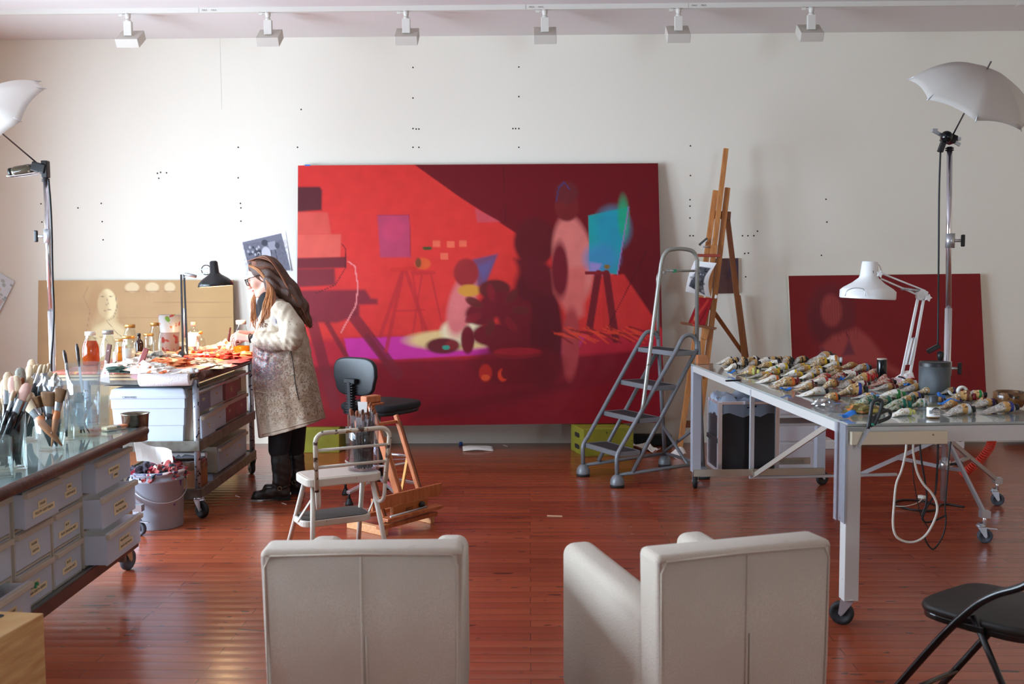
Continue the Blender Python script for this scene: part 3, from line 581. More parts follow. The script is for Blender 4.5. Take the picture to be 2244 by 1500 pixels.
def bag_lining(t, hx, hy, z, drop, m, seed=1, rise=.02, wob=.008):
    r = random.Random(seed); n = 40; ring = lambda k, z_, o: [V(((hx+o)*max(-1,min(1,1.35*math.cos(2*PI*j/n)))+r.uniform(-wob,wob)*k, (hy+o)*max(-1,min(1,1.35*math.sin(2*PI*j/n)))+r.uniform(-wob,wob)*k, z_+r.uniform(-wob,wob)*1.2)) for j in range(n)]
    rows = [ring(.4, z-drop, .008), ring(.6, z-drop*.5, .007), ring(.5, z+rise*.3, .006), ring(1, z+rise, -.006), ring(1, z-drop*.6, -.016), ring(1, z-drop*1.4, -.03)]
    vs = [p for row in rows for p in row]; fs = [(i*n+j, i*n+(j+1)%n, (i+1)*n+(j+1)%n, (i+1)*n+j) for i in range(len(rows)-1) for j in range(n)]
    return MB().add(vs, fs, 0, True).build('bag', m, t, local=True)
bag_lining(bt, .12, .08, .17, .05, bag, 3)
# ---------------------------------------------------------------- big translucent bin at the near end of the trolley
bl, br_ = ay(242, 970, TL(0,-.02,0).y), ay(403, 970, TL(0,-.02,0).y); zb = .50; zt = ay(330, 853, bl.y).z
bin_ = thing('storage_bin', 'large frosted white lidded bin on the middle shelf at the near end of the trolley', 'bin', ((bl.x+br_.x)/2, bl.y+.19, zb), ANG)
bw = (br_.x-bl.x); bh = zt-zb
bin_m = mat('milky_plastic', (214,224,236), .3, var=(2, (196,208,224), .6), trans=.15)
m = MB(); ring = lambda s_, z: [(-bw/2*s_,-.17*s_,z),(bw/2*s_,-.17*s_,z),(bw/2*s_,.17*s_,z),(-bw/2*s_,.17*s_,z)]
rows = [ring(.9,0), ring(.93,bh*.3), ring(.95,bh*.3+.004), ring(.975,bh*.62), ring(.995,bh*.63), ring(1.0,bh*.84)]; vs_ = [p for r in rows for p in r]
m.add(vs_, [(i*4+j, i*4+(j+1)%4, (i+1)*4+(j+1)%4, (i+1)*4+j) for i in range(5) for j in range(4)]+[(3,2,1,0),(20,21,22,23)]); m.build('tub', bin_m, bin_, .012, local=True)
m = MB(); rows = [ring(1.03,bh*.80), ring(1.035,bh*.86), ring(1.01,bh*.9), ring(.985,bh*.98), ring(.9,bh)]; vs_ = [p for r in rows for p in r]
m.add(vs_, [(i*4+j, i*4+(j+1)%4, (i+1)*4+(j+1)%4, (i+1)*4+j) for i in range(4) for j in range(4)]+[(3,2,1,0),(16,17,18,19)]); lid = m.build('lid', bin_m, bin_, .008, local=True)
text('CANVASES', 'lettering', .019, MT.to_3x3().to_4x4() if 0 else mframe(W[bin_.name] @ V((-bw*.24, -.1785, bh*.842)), W[bin_.name].to_3x3() @ V((1,0,0)), (0,0,1)), ink, lid)
# papers on the bin
nw = mat('newsprint', (178,180,184), .7, var=(8, (140,142,150), .8))
def loose_sheet(name, label, c, ex, ey, w_, h_, m, seed, amp=.012, cat='paper', group=None, solid=.0008):
    r = random.Random(seed); c, ex, ey = V(c), V(ex).normalized(), V(ey).normalized(); ph = [r.uniform(0,6) for _ in range(4)]
    f = lambda a, b: c+ex*(w_*(a-.5))+ey*(h_*(b-.5))+V((0,0,amp*(1.2+math.sin(5*a+ph[0])+.7*math.sin(6*b+ph[1])+.5*math.sin(9*a*b+ph[2]))))
    t = thing(name, label, cat, c, 0, group); MB().sheet(f, 14, 10).build('sheet', m, t, solid=solid); return t
b0 = W[bin_.name] @ V((-.06, .02, bh+.002)); loose_sheet('newspaper_sheet', 'grey newspaper sheet spread on the lid of the frosted bin', b0, (1,.1,0), (-.1,1,0), .50, .26, nw, 4, .004)
b1_ = W[bin_.name] @ V((-.16, -.04, bh+.012)); loose_sheet('paper_sheet', 'glossy sheet poking out of the newspaper on the frosted bin', b1_, (1,-.2,0), (.2,1,0), .30, .10, mat('glossy_print', (170,196,206), .25, var=(9, (60,66,76), .9)), 5, .004)
# ---------------------------------------------------------------- paper towel roll hung across the near end
r0, r1 = ay(308, 829, TL(0,-.07,0).y), ay(418, 827, TL(0,-.07,0).y); roll = thing('paper_towel_roll', 'white embossed paper towel roll fixed to the near end of the palette trolley', 'paper roll', (r0+r1)/2)
dx = (r1-r0).normalized(); rot = Matrix((V((0,0,1)), dx.cross(V((0,0,1))), dx)).transposed(); L_ = (r1-r0).length; rr_ = .055
towel = mat('paper_towel', (240,240,242), .85, bump=(160, .5))
MB().lathe([(.022,0),(rr_,0),(rr_,L_),(.022,L_),(.022,0)], r0, 36, rot).build('towel', towel, roll, .004)
m = MB(); m.lathe([(0,-.01),(.021,-.01),(.021,L_+.002),(.016,L_+.002),(.016,L_-.03),(0,L_-.03)], r0, 20, rot); m.build('core', mat('cardboard', (150,120,90), .8), roll)
m = MB(); m.bar(r1+dx*.012+V((0,0,.0)), r1+dx*.012+V((0,.05,.05)), .02, .006).cyl(r1-dx*.02, r1+dx*.016, .008); m.build('bracket', mat('dark_iron', (60,52,48), .5, .5), roll)
# ================================================================ things on the palette trolley
lidg = mat('gold_tin_lid', (196,150,84), .35, .7); lidw = mat('white_tin_lid', (222,220,210), .4); lids = mat('grey_tin_lid', (160,158,152), .4, .6); wglass = thin_glass('dusty_glass', (246,248,245), .4, .1)
amber = liquid('amber_liquid', (206,104,20), .35); honey = liquid('honey_liquid', (236,166,24), .3); brown_glass = mat('brown_glass', (52,26,18), .08, trans=.3)
def bottle(u, v, wpx, top, kind, label, lid, fill=0, liq=None, gm=None, name='glass_bottle', cat='bottle', group='bottles and jars on the palette', z=None, extra=None):
    z = ZT+.012 if z is None else z; p = az(u, v, z); s = p.y/F_PX; R = wpx*s/2; h = max(.05, ay(u, top, p.y).z-z)
    t = thing(name, label, cat, p, 0, group); gm = gm or wglass
    if kind == 'milk': prof = [(0,.004),(R*.9,.0),(R,.01),(R,h*.48),(R*.93,h*.58),(R*.62,h*.78),(R*.52,h*.86),(R*.54,h*.92)]
    elif kind == 'jar': prof = [(0,.004),(R*.92,0),(R,.008),(R,h*.68),(R*.9,h*.78),(R*.8,h*.82),(R*.8,h*.9)]
    elif kind == 'round': prof = [(0,.004),(R*.92,0),(R,.008),(R,h*.55),(R*.8,h*.68),(R*.4,h*.76),(R*.36,h*.88)]
    elif kind == 'square': prof = [(0,.004),(R*.95,0),(R,.006),(R,h*.74),(R*.92,h*.78),(R*.45,h*.8),(R*.4,h*.88)]
    rn = prof[-1][0]; MB().lathe(prof, p, 24).build('bottle_body', gm, t)
    if liq:
        f = [(r*.93, max(.003, zz)) for r, zz in prof if zz <= h*fill]; rl = np.interp(h*fill, [q[1] for q in prof], [q[0] for q in prof])*.93
        MB().lathe([(0,.003)]+f[1:]+[(rl,h*fill),(0,h*fill)], p, 24).build('liquid', liq, t)
    if lid: MB().lathe([(rn*1.02,h*.885),(rn*1.14,h*.885),(rn*1.14,h*.985),(rn*1.05,h),(0,h)], p, 20).build('lid', lid, t)
    if extra: extra(t, p, R, h)
    return t
def lab(c0, c1, m, nm='paper_label'):
    return lambda t, p, R, h: MB().lathe([(R*1.01,h*c0),(R*1.012,h*c1)], p, 24).build(nm, m, t)
bottle(200,801,37,727,'milk','glass bottle full of dark amber liquid, nearest the brush trolley',lidw,.72,amber)
bottle(239,806,38,724,'milk','empty milk-bottle shaped glass bottle with a grey lid beside the amber bottle',lids)
bottle(265,790,25,743,'jar','squat jar of honey-yellow medium with a gold lid',lidg,.62,honey,extra=lambda t,p,R,h: text('3/7','writing',.022,mframe(p+V((R*.3,-R*1.02,h*.4)),(1,.25,0),(0,0,1)),ink,t))
bottle(287,779,36,711,'milk','tall clear bottle with gold lid just behind the short wide jar',lidg)
bottle(283,792,30,736,'jar','short wide clear jar with gold lid in front of a tall bottle',lidg,.5,mat('cloudy_white', (220,222,220), .3, trans=.4))
bottle(306,784,18,731,'round','small dark brown glass bottle with a black cap',dark,gm=brown_glass)
bottle(327,783,24,731,'jar','small clear jar with black handwriting and a copper lid',lidg,extra=lambda t,p,R,h: text('ZR\nAM','writing',.026,mframe(p+V((R*.25,-R*1.03,h*.38)),(1,.2,0),(0,0,1)),ink,t))
bottle(341,778,31,707,'milk','tall clear bottle with copper lid, left of a matching pair before the tumbler',lidg)
bottle(363,780,31,705,'milk','tall clear bottle with copper lid, directly before the paint-stained tumbler',lidg)
bottle(425,782,23,706,'square','tall square-shouldered bottle with a pale label and pink cap, right of the black lamp',mat('pink_cap', (220,160,140), .4),extra=lab(.3,.7,mat('pale_label', (226,216,206), .7)))
bottle(441,783,22,726,'round','small round-shouldered clear bottle with an orange lid, right of the black lamp',lidg)
bottle(530,780,36,702,'milk','clear bottle with a tan lid and orange liquid behind the painter\'s hands',lidw,.28,honey)
t = thing('plastic_tumbler', 'clear plastic tumbler smeared with red and green paint on the palette', 'tumbler', az(374,782,ZT+.012)); p = t.location.copy(); s = p.y/F_PX; h = ay(374,690,p.y).z-p.z
smear = mat('paint_smeared_plastic', (214,206,200), .35, trans=.5, alpha=.75, spots=[((196,50,44), 14, .57), ((110,160,40), 11, .6), ((220,120,40), 18, .64)])
MB().lathe([(0,.004),(17*s,0),(18*s,h*.3),(24*s,h),(23*s,h),(17*s,.008),(0,.008)], p, 28).build('cup', smear, t)
# black desk lamp
lamp_m = mat('worn_black_enamel', (26,26,28), .3, spots=[((96,92,86), 60, .7)]); lb = az(404,787,ZT+.012); ly = lb.y
lamp = thing('desk_lamp', 'black spring-arm desk lamp switched on above the palette', 'lamp', lb)
MB().lathe([(0,0),(.05,0),(.052,.02),(.04,.05),(.022,.06),(.016,.10),(0,.10)], lb, 20).build('base', lamp_m, lamp)
e = ay(397,600,ly-.05); kp = lambda u, v, d=0: ay(u, v, ly-.05+d)
for du, nm in ((0,'lower_arm'),(16,'lower_arm')): MB().bar(kp(401+du*.6,776), kp(397+du*.4,602), .012, .010).build(nm, lamp_m, lamp)
MB().tube([kp(405,740),kp(404,700),kp(403,676)], .007, 10).build('spring', steel, lamp)
for a, b in (((397,601),(455,588)),((402,608),(455,598))): MB().bar(kp(*a), kp(*b), .010, .008).build('upper_arm', steel, lamp)
MB().tube([kp(405,601),kp(430,606)], .012, 10).build('spring', steel, lamp)
sc = kp(473,628); sh = ly/F_PX; tilt = Matrix.Rotation(math.radians(-4), 3, 'Y')
shp = [(37*sh,0),(38*sh,.006),(36*sh,.028),(28*sh,.055),(14*sh,.085),(10*sh,.10),(8.5*sh,.175),(6*sh,.185),(0,.185)]
shade = MB().lathe(shp, sc, 32, tilt).build('lamp_shade', lamp_m, lamp); MB().lathe([(r*.96, z-.002 if z > 0 else 0.0) for r, z in shp[:6]], sc, 32, tilt).build('reflector', mat('shade_inside', (235,225,210), .4), shade)
MB().ball(sc+V((0,0,.035)), .032, 14).build('bulb', mat('lit_bulb', (255,240,220), .3, emit=((255,214,150), 140)), shade)
MB().tube(arc(kp(452,592), .035, .5, 5.2, 14, V((1,0,0)), V((0,0,1))), .0035, 6).build('cord', rubber, lamp)
pl = bpy.data.lights.new('desk_lamp_bulb', 'SPOT'); pl.energy = 60; pl.color = (1,.78,.5); pl.shadow_soft_size = .03; pl.spot_size = 2.3; pl.spot_blend = .5
lo = bpy.data.objects.new('desk_lamp_light', pl); COL.objects.link(lo); lo.location = sc+V((0,0,.0))
# scrapers
def scraper(label, u0, v0, u1, v1, y, wd, col, blade_col=(186,182,178), grp='scrapers and palette knives'):
    a, b = ay(u0, v0, y), ay(u1, v1, y); d = (b-a).normalized(); L_ = (b-a).length; x = V((0,1,0)).cross(d).normalized(); t = thing('paint_scraper', label, 'scraper', b, 0, grp)
    MB().bar(a, a+d*L_*.5, wd*.45, .014, up=(0,1,0)).build('handle', col, t, .004)
    MB().prism([(-wd*.2,-L_*.5),(wd*.2,-L_*.5),(wd*.22,-L_*.38),(wd*.52,-.005),(wd*.5,0),(-wd*.5,0),(-wd*.52,-.005),(-wd*.22,-L_*.38)], b, x, d, .0015).build('blade', mat('blade_%d' % blade_col[1], blade_col, .35, .7, spots=[((150,60,70), 24, .62)]), t); return t
pw = mat('painty_wood', (96,58,50), .5, spots=[((180,170,165), 40, .62)]); pr = mat('red_painty_handle', (130,56,52), .45, spots=[((200,180,175), 40, .66)])
yv = TL(0,-.05,0).y; scraper('pink-smeared scraper hanging off the near palette edge by the paper towels', 321,764,297,832,yv-.02,.075,pr,(196,160,164)); 
scraper('grey broad scraper leaning on the empty milk-shaped bottle', 240,755,228,838,yv-.05,.07,pw)
a = az(497,770,ZT+.02); b = ay(505,718,a.y+.02); kn = thing('palette_knife', 'palette knife with a dark red handle stuck upright near the painter\'s hand', 'palette knife', a, 0, 'scrapers and palette knives'); MB().tube([b,(a*.45+b*.55),(a*.7+b*.3)], [.006,.011,.007], 10).build('handle', pr, kn); MB().tube([(a*.7+b*.3), a], .003, 6).build('blade', steel, kn)
# crumpled rags, paint tubes and scraps on the palette
def lump(mb, c, rx, ry, rz, seed, n=12, rough=.35, rot=0):
    r = random.Random(seed); ph = [r.uniform(0,6.3) for _ in range(8)]; cs, sn = math.cos(rot), math.sin(rot); vs = []; k = n//2
    def pt(a, b):
        x, y, z = math.cos(a)*math.cos(b), math.cos(a)*math.sin(b), math.sin(a); d = 1+rough*(math.sin(4*x+3*y+ph[0])*math.sin(5*y-4*z+ph[1])+.5*math.sin(9*x-7*y+ph[2])+.5*math.sin(11*z+6*y+ph[3]))
        X, Y, Z = x*d*rx, y*d*ry, z*d*rz; return V(c)+V((X*cs-Y*sn, X*sn+Y*cs, max(Z, -rz*.5)))
    for i in range(k+1):
        for j in range(n): vs.append(pt(-PI/2+PI*i/k, 2*PI*j/n))
    return mb.add(vs, [(i*n+j, i*n+(j+1)%n, (i+1)*n+(j+1)%n, (i+1)*n+j) for i in range(k) for j in range(n)], 0, False)
rag = {'white': mat('white_rag', (226,218,208), .8, spots=[((200,110,70), 14, .62), ((120,150,160), 18, .68)]), 'cream': mat('cream_rag', (216,196,170), .8, spots=[((190,100,60), 12, .58)]), 'orange': mat('orange_rag', (214,130,84), .7, spots=[((150,50,44), 16, .6), ((236,206,150), 18, .6)]), 'green': mat('dark_green_rag', (44,66,56), .8), 'grey': mat('grey_rag', (150,142,130), .8, spots=[((90,84,80), 16, .6)]), 'pink': mat('pink_rag', (220,160,150), .75, spots=[((236,196,110), 14, .6)]), 'blue': mat('blue_rag', (60,76,120), .7), 'red': mat('red_rag', (176,60,46), .7, spots=[((236,190,120), 16, .6)])}
for u, v, c, rx, ry, rz, lb in ((268,816,'green',.10,.06,.022,'dark green rag under a folded white paper at the near palette corner'),(262,808,'white',.09,.05,.022,'folded white paper lying on the dark green rag'),(330,818,'white',.11,.06,.04,'crumpled white rag hanging over the near palette edge by the towel roll'),(300,806,'white',.08,.07,.04,'crumpled white tissue left of the pink scraper handle'),(340,800,'grey',.13,.08,.05,'grey crumpled paint rag at the middle of the near palette half'),(372,803,'orange',.14,.07,.035,'rust-brown crumpled rag behind the towel roll'),(378,793,'white',.06,.05,.035,'small white tissue ball in the middle of the palette'),(405,786,'orange',.12,.07,.035,'orange stained rag at the foot of the black lamp'),(455,780,'pink',.11,.06,.05,'pink and yellow stained rag in front of the small round-shouldered bottle'),(487,778,'white',.07,.05,.06,'white paper twist standing near the palette knife'),(490,787,'red',.10,.06,.035,'red and yellow crumpled rag at the far palette half'),(525,781,'orange',.14,.05,.022,'flat orange stained rag under the painter\'s hands'),(430,790,'red',.10,.06,.025,'scrap of brick red rag between the blue scrap and pink rag'),(415,796,'blue',.05,.04,.02,'dark blue scrap among the rags'),(445,797,'cream',.09,.06,.022,'cream stained paper scrap nearest the dark rail'),(385,774,'orange',.05,.05,.05,'bright orange paper point left of the lamp foot'),(320,790,'cream',.10,.06,.04,'cream rag in front of the jar with handwriting'),(395,778,'cream',.10,.06,.05,'peach coloured rag directly behind the rolled white tube'),(355,812,'cream',.09,.05,.02,'flat cream rag right of the pink scraper')):
    p = az(u, v, ZT+.012); mb = MB(); lump(mb, p+V((0,0,rz*.5)), rx, ry, rz, int(u*7+v), 24, .36, .3*math.sin(u)); single(mb, 'paint_rag', rag[c], lb, 'rag', 'rags and scraps on the palette')
# ---------------------------------------------------------------- paint tubes
def tube_mesh(L_, r, seed, fl=.55, crumple=1.0):
    """collapsed metal paint tube lying along +x, crimped tail at 0, shoulder at L"""
    R_ = random.Random(seed); mb = MB(); n = 14; rows = 11; ph = [R_.uniform(0,6.3) for _ in range(5)]; vs = []
    for i in range(rows):
        t = i/(rows-1); x = L_*t; e = min(1, max(0, (t-.08)/.50))**.9; hz = .004+(r-.004)*e*(fl+(1-fl)*t); hw = r*(1.28-.28*e)
        if i == rows-1: hz = hw = r*.55
        for j in range(n):
            a = 2*PI*j/n; w_ = crumple*(1-t*.75)*r*.34*(math.sin(5*t+ph[0]+2*a)+.6*math.sin(11*t+ph[1]-a)) if 0 < i < rows-2 else 0
            vs.append(V((x+(R_.uniform(-.5,.5)*r*.2 if 0 < i < rows-2 else 0), (hw+w_*.5)*math.cos(a)+crumple*r*.5*math.sin(3*t+ph[2])*(1-t), (hz+abs(w_)*.5*(hz/r))*math.sin(a)+hz+.001+.5*abs(w_)*(hz/r))))
    fs = []; mi = []
    for i in range(rows-1):
        for j in range(n): fs.append((i*n+j, i*n+(j+1)%n, (i+1)*n+(j+1)%n, (i+1)*n+j)); t = i/(rows-1); mi.append(2 if .78 < t < .9 else 1 if .52 < t < .8 else 0)
    mb.v = [tuple(p) for p in vs]; mb.f = [list(f) for f in fs]; mb.m = mi; mb.s = [True]*len(fs); mb.f += [list(range(n))[::-1], list(range((rows-1)*n, rows*n))]; mb.m += [0,2]; mb.s += [False, False]; return mb, r*.0+vs[-n].z*0+(r*.55+.001)
tin = mat('dirty_tube_metal', (206,205,202), .30, .6, var=(9, (170,160,142), .9), spots=[((140,116,84), 11, .62), ((236,234,228), 14, .57), ((70,60,52), 22, .67)], bump=(14, .5))
tin_b = mat('brown_stained_tube', (172,144,104), .4, .25, var=(9, (128,94,62), .9), spots=[((206,180,90), 10, .60), ((220,214,204), 13, .54), ((70,52,40), 20, .64)], bump=(14, .5))
tin_w = mat('white_label_tube', (232,229,220), .45, spots=[((186,160,112), 10, .58), ((64,60,58), 18, .64), ((200,70,56), 12, .67)], bump=(14, .4))
tin_g = mat('green_smeared_tube', (178,178,160), .4, .3, spots=[((30,124,92), 8, .53), ((216,212,202), 13, .58), ((150,134,70), 10, .58)], bump=(14, .5))
tin_r = mat('red_smeared_tube', (196,160,144), .4, .3, spots=[((176,36,38), 8, .54), ((234,222,212), 13, .58), ((160,114,60), 10, .60)], bump=(14, .5))
BODY = {'m':(tin,'silvery'), 'b':(tin_b,'brown-stained'), 'w':(tin_w,'white'), 'g':(tin_g,'green-smeared'), 'r':(tin_r,'red-smeared')}
lbl_tan = mat('tan_tube_label', (196,152,92), .5, spots=[((60,46,36), 16, .60), ((222,204,164), 11, .60)])
CAPS = {'k':((24,24,26),'black'), 'y':((228,190,20),'yellow'), 'o':((226,110,30),'orange'), 'r':((200,30,34),'red'), 'n':((120,20,30),'maroon'), 'g':((20,110,92),'green'), 'e':((40,140,70),'bright green'), 'b':((40,54,140),'blue'), 'l':((110,150,200),'pale blue'), 'w':((216,226,232),'white'), 'v':((58,44,100),'violet'), 't':((186,118,50),'tan'), 'c':((214,214,120),'lime'), 'u':((110,58,40),'brown')}
capm = {k: mat('cap_'+v[1].replace(' ', '_'), v[0], .4) for k, v in CAPS.items()}
protos = {}
def tube_at(p, ang, L_, r, body, band, cap, label, group, seed=0, tiltz=0):
    """band = colour of the ring below the shoulder, cap = screw cap colour"""
    key = (seed % 7, body, band, cap)
    if key not in protos:
        t = thing('paint_tube', 'x', 'paint tube'); mb, zc = tube_mesh(1, .16, seed % 7); mb.build('tube_body', [BODY[body][0], lbl_tan if body in 'mb' else BODY[body][0], capm[band]], t, local=True)
        rot = Matrix(((0,0,1),(1,0,0),(0,1,0))); c = MB(); c.lathe([(0,0),(.06,0),(.06,.01),(.10,.01),(.095,.13),(.085,.135),(0,.135)], (.99,0,.135), 12, rot); c.build('cap', capm[cap], t, local=True); protos[key] = t; new = t
    else: new = dup(protos[key], Matrix.Identity(4))
    M4 = Matrix.Translation(p) @ Matrix.Rotation(ang, 4, 'Z') @ Matrix.Rotation(-tiltz, 4, 'Y') @ Matrix.Diagonal((L_/1.15, r/.16, r/.16, 1)); new.matrix_world = M4; W[new.name] = M4
    new['label'] = label; new['group'] = group; return new
# a few tubes on the palette itself
for u, v, ang, L_, bd, bn, cp, lb in ((288,806,2.9,.15,'b','k','k','brown paint tube with a broad black cap at the near palette corner'),(375,821,.12,.17,'w','w','w','white crumpled tube lying over the towel roll on the palette edge'),(398,787,.1,.2,'w','w','b','white rolled tube with a dark blue end beside the lamp foot'),(440,790,2.6,.12,'b','r','r','squeezed tube with red cap in the middle of the palette'),(360,797,.3,.13,'m','b','b','silvery tube with blue cap between grey rag and tissue ball'),(470,784,2.9,.13,'r','y','y','red-smeared tube with yellow cap beyond the squeezed middle one'),(345,790,.5,.12,'m','w','k','silvery tube with black cap before the jar with handwriting'),(505,781,.3,.12,'b','o','o','brown-stained tube with orange cap right beside the painter\'s hand'),(420,783,.2,.12,'m','k','k','silvery tube with black cap right of the lamp foot')):
    tube_at(az(u, v, ZT+.013)+V((0,0,.004)), ang, L_, .018, bd, bn, cp, lb, 'paint tubes on the palette', int(u))
# ================================================================ brush trolley at the left edge
ZB = .79
B0, B1 = az(0,1085,ZB), az(318,944,ZB); BD = B1-B0; BANG = math.atan2(BD.y, BD.x)-PI/2
bt_ = thing('brush_trolley', 'glass-topped steel trolley full of labelled drawers and brush jars', 'trolley', (B1.x, B1.y, 0), BANG)
MBt = W[bt_.name]; BL = 2.6          # local: origin under the far end of the rail, -y towards the viewer, -x to the left
def Bl(x, y, z): return MBt @ V((x, y, z))
def bloc(p): return MBt.inverted() @ V(p)
rb = MB(); rb.tube([(0,-BL,ZB),(0,-.012,ZB)], .024, 16).ball((0,-.012,ZB), .024, 14); rb.build('rail', mat('paint_worn_brown_rail', (86,50,38), .42, var=(18, (58,32,24), .9), spots=[((128,76,56), 30, .68), ((196,186,180), 90, .76)], bump=(50, .3)), bt_, local=True)
MB().box((-.42,-BL/2,ZB-.01), (.80,BL,.03)).build('tabletop', mat('grey_table_top', (132,140,138), .5, var=(7, (110,118,116), .8), spots=[((90,80,70), 34, .68)]), bt_, local=True)
gl = mat('green_edged_glass', (120,160,150), .05, trans=.0, spec=.6); MB().box((-.435,-BL/2+.0,ZB+.0105), (.83,BL,.008)).build('glass_top', mat('glass_sheet', (118,134,132), .06, coat=.6, var=(4, (136,148,146), .6), spots=[((90,100,98), 30, .72)]), bt_, local=True)
MB().box((-.0195,-BL/2,ZB+.0105), (.002,BL,.009)).build('glass_edge', mat('green_glass_edge', (16,84,72), .15), bt_, local=True)
ZS = .245
MB().box((-.42,-BL/2,ZS-.006), (.70,BL,.012)).box((-.062,-BL/2,ZS-.02), (.012,BL,.05)).build('shelf', mat('shelf_grey_green', (104,106,102), .4, .3, var=(10, (84,88,86), .7)), bt_, local=True)
MB().box((-.055,-BL/2,ZS-.028), (.008,BL,.055)).build('shelf_lip', mat('rust_brown_lip', (96,56,46), .5, var=(12, (70,44,38), .8)), bt_, local=True)
for x in (-.10, -.72):
    for y in (-.10, -BL+.1): MB().tube([(x,y,.14),(x,y,ZB-.02)], .020, 14).build('post', mat('grey_steel_post', (138,138,140), .35, .7), bt_, local=True)
cpos = bloc(az(289,1247,0)); caster(bt_, (cpos.x-.02, cpos.y-.05, 0), .058, 1.35, True, fork=mat('brassy_zinc', (176,160,130), .4, .7), tyre=grey_rub, brake=True)
caster(bt_, (-.72,-.10,0), .058, 1.0, True); caster(bt_, (-.72,-BL+.1,0), .058, .4, True); caster(bt_, (-.10,-BL+.1,0), .058, .4, True)
bex, bey = MBt.to_3x3() @ V((0,1,0)), MBt.to_3x3() @ V((1,0,0))
def yb_of(u, x): # local y where the pixel column u meets the plane x = const
    p0 = MBt @ V((x,0,0)); n = MBt.to_3x3() @ V((1,0,0)); return bloc(apl(u, 1100, p0, n)).y
xf = -.085; row_h = (ZB-.045-ZS)/3
def stack(label, u0, u1, outs, words, group='drawer stacks on the brush trolley', h=None):
    y0, y1 = yb_of(u0, xf), yb_of(u1, xf); o = Bl(xf, y0, ZS+.002)
    return dunit('drawer_stack', label, o, bex, bey, y1-y0, row_h*3, .36, 3, 1, outs, words, group, ls=1.15, dd=.33)
stack('three-drawer stack at the far post, all drawers pulled out, umber and white labels', 180, 262, [.10,.08,.06], [['WILLIAMSBURG','WHITE GREY BLACK'],['WILLIAMSBURG','TEAL PALE GREEN'],['WILLIAMSBURG','UMBER']])
stack('three-drawer stack with the green-blue label, second from the far post', 112, 174, [0,0,.015], [['BLUE','CERULEAN MIST'],['BLUE','BLUE CERULEAN MIST'],['KING','GREEN-BLUE']])
stack('three-drawer stack with the yellow earth label and green paint smears', 27, 108, [0,0,.04], [['VASARI','DARK EARTH GREEN'],['VASARI','EARTHS'],['VASARI','YELLOW LIGHT EARTH']])
stack('three-drawer stack cut by the picture edge, purple pink label low down', -78, 20, [.07,.0,.0], [['VASARI','PURPLE PINK'],['VASARI','OCHRES'],['VASARI','VIOLETS']])
# green smears on the dark earth green drawer
q = Bl(xf+.012, yb_of(60, xf), ZS+row_h*.52)
for k in range(4):
    mb = MB(); lump(mb, q+bex*(.018*k-.02)+V((0,0,.012*math.sin(2*k))), .006, .006, .009, k, 8, .4); o = mb.build('paint_smear', mat('emerald_smear', (20,130,80), .4), [o_ for o_ in bpy.data.objects if o_.name.startswith('drawer_stack') and 'green paint' in o_.get('label', '')][0])
# tin cup clipped beyond the far edge
tc = ay(296, 906, Bl(0,.06,0).y); tr = 29*tc.y/F_PX; zb2 = ay(296, 966, tc.y).z
cup = thing('tin_cup', 'stained tin palette cup clipped to the far edge of the brush trolley', 'tin cup', (tc.x, tc.y, zb2)); hh = tc.z-zb2
tin_s = mat('stained_tin', (132,124,112), .3, .85, var=(20, (84,72,60), .9), spots=[((60,50,42), 30, .62), ((176,150,120), 40, .66)])
MB().lathe([(0,0),(tr*.86,0),(tr*.88,hh*.28),(tr*.86,hh*.30),(tr*.90,hh*.32),(tr*1.0,hh*.96),(tr*1.08,hh),(tr*1.02,hh),(tr*.94,hh*.9),(tr*.84,.02),(0,.02)], (tc.x,tc.y,zb2), 32).build('cup_body', tin_s, cup)
MB().lathe([(0,hh*.86),(tr*.93,hh*.86)], (tc.x,tc.y,zb2), 24).build('solvent', mat('murky_solvent', (176,166,148), .15), cup)
